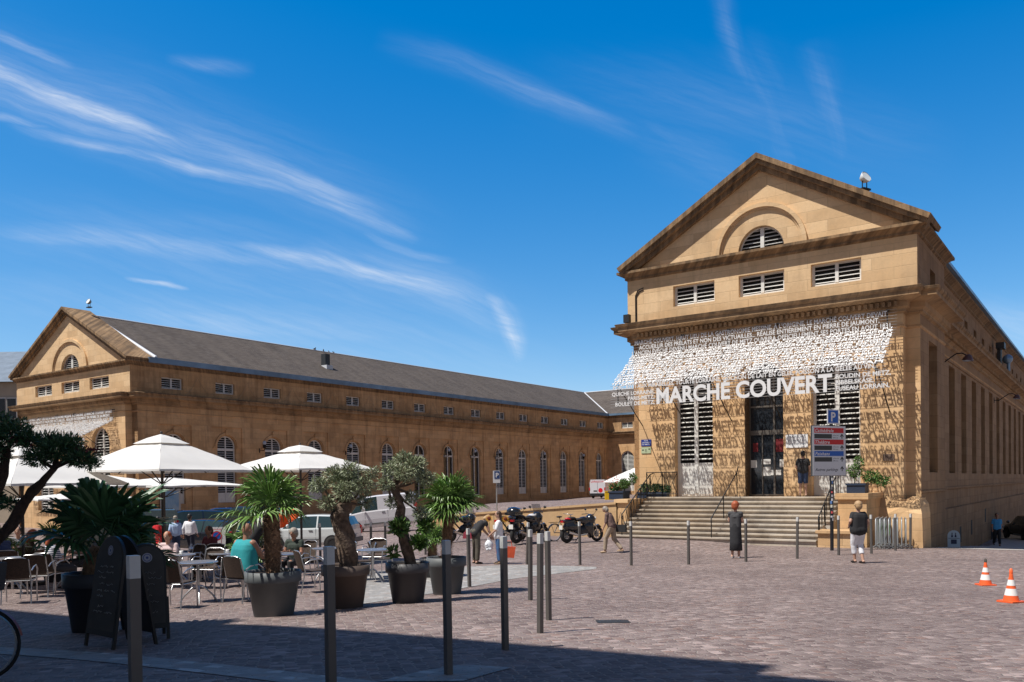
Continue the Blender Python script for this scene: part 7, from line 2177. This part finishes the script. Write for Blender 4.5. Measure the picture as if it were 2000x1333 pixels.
    if red:
        m = MB(); m.ball((0, -.62, .92), (.11, .16, .05)); m.build('tail_panel', mat('bike_red', (.5, .02, .03), .3), r)
    return r
p = gp(1034, 30.0); motorbike(p, R(-42), 'touring motorbike with a black top box and white tank panel at the low wall', bk_paint, True, True, True, s=1.0)
p = gp(1136, 30.0); motorbike(p, R(-58), 'black scooter with a red tail leaning at the low wall near the stairs', bk_paint, False, False, False, s=.92, scooter=True, red=True)
p = gp(997, 30.6); motorbike(p, R(-35), 'slim off-road motorbike mostly hidden behind the woman in white', bk_paint, False, False, False, s=.95)
p = gp(905, 31.5); motorbike(p, R(-40), 'dark motorbike left of the bending woman, behind the palm crown', bk_paint, False, True, False, s=.95)

def bicycle(p, rot, lab, paint, basket=False, R_=.33, s=1.0, saddlebag=None):
    r = empty('bicycle', p, rot, lab, 'bicycle'); r.scale = (s, s, s)
    for y, nm in ((.52, 'front_wheel'), (-.52, 'rear_wheel')):
        m = MB(); rows = []
        for i in range(36):
            a = 2 * math.pi * i / 36; c = Vector((0, y + R_ * math.cos(a), R_ + R_ * math.sin(a))); o = Vector((0, math.cos(a), math.sin(a)))
            rows.append([c + o * .017 * math.cos(b) + Vector((.017 * math.sin(b), 0, 0)) for b in [2 * math.pi * j / 6 for j in range(6)]])
        m.smooth = True; m.grid(rows, closed_u=True, closed_v=True); w_ = m.build(nm, rub, r)
        m = MB()
        for i in range(20):
            a = 2 * math.pi * i / 20; m.tube([((.02 if i % 2 else -.02), y, R_), (0, y + (R_ - .02) * math.cos(a), R_ + (R_ - .02) * math.sin(a))], .0016, 3, cap=False)
        m.build('spokes', galv, w_)
        m = MB(); rows = []
        for i in range(36):
            a = 2 * math.pi * i / 36; rr_ = R_ - .022; rows.append([(x_, y + (rr_ + d) * math.cos(a), R_ + (rr_ + d) * math.sin(a)) for x_, d in ((-.01, 0), (.01, 0), (.01, -.012), (-.01, -.012))])
        m.grid(rows, closed_u=True, closed_v=True); m.build('rim', galv, w_)
        m = MB(); rows = []
        for i in range(13):
            a = R(10) + (R(160)) * i / 12; rows.append([(x_, y + (R_ + .03) * math.cos(a), R_ + (R_ + .03) * math.sin(a)) for x_ in (-.025, .025)])
        m.grid(rows); m.build('mudguard', paint, r)
    m = MB(); bb = (0, -.08, .30); st_ = (0, -.22, .78); hd = (0, .34, .80)
    for a, b in ((bb, st_), (bb, hd), (st_, hd), (bb, (0, -.52, R_)), (st_, (0, -.52, R_)), (hd, (0, .52, R_)), (st_, (0, -.25, .90)), (hd, (0, .31, .98))): m.tube([a, b], .016, 7)
    m.build('frame', paint, r)
    m = MB(); m.ball((0, -.27, .92), (.08, .14, .035)); m.build('saddle', seat_m, r)
    m = MB(); m.tube([(-.28, .18, 1.02), (-.15, .30, 1.0), (0, .32, .98), (.15, .30, 1.0), (.28, .18, 1.02)], .012, 6); m.build('handlebar', chrome, r)
    m = MB(); m.tube([bb, (.07, -.03, .16)], .01, 5); m.tube([bb, (-.07, -.13, .44)], .01, 5); m.box(.05, .13, -.07, .01, .14, .17); m.box(-.13, -.05, -.17, -.09, .43, .46); m.build('crank', iron, r)
    m = MB(); m.tube([(-.06, -.75, .72), (-.06, -.3, .72)], .008, 5); m.tube([(.06, -.75, .72), (.06, -.3, .72)], .008, 5); m.tube([(0, -.7, .72), (0, -.54, R_)], .008, 5); m.build('carrier', iron, r)
    if basket:
        m = MB(); m.prism([(-.15, .74), (.15, .74), (.20, .98), (-.20, .98)], 'y', -.78, -.42); m.build('pannier', saddlebag, r)
    return r
bicycle(gp(1103, 30.8), R(-52), 'bicycle with dark saddle standing left of the black scooter', mat('bike_grey', (.12, .12, .13), .4), s=.95)
# foreground bicycle cut by the left edge, in the shade
pb = gp(-20, 7.15)
rb = bicycle(pb + Vector((-.62, 0, 0)), R(-80), 'bicycle cut by the left picture edge, its wheel and dark red mudguard in the shade', mat('bike_dark_red', (.16, .012, .015), .4), s=.92)
m = MB(); m.prism([(-.13, -.02), (.13, -.02), (.16, .22), (-.16, .22)], 'y', -.14, .14); tag(m.build('bicycle_basket', mat('basket_dark', (.02, .02, .022), .7), None, pb + Vector((-.10, 0, .78))), 'dark basket at the front of the bicycle at the left edge', 'basket')
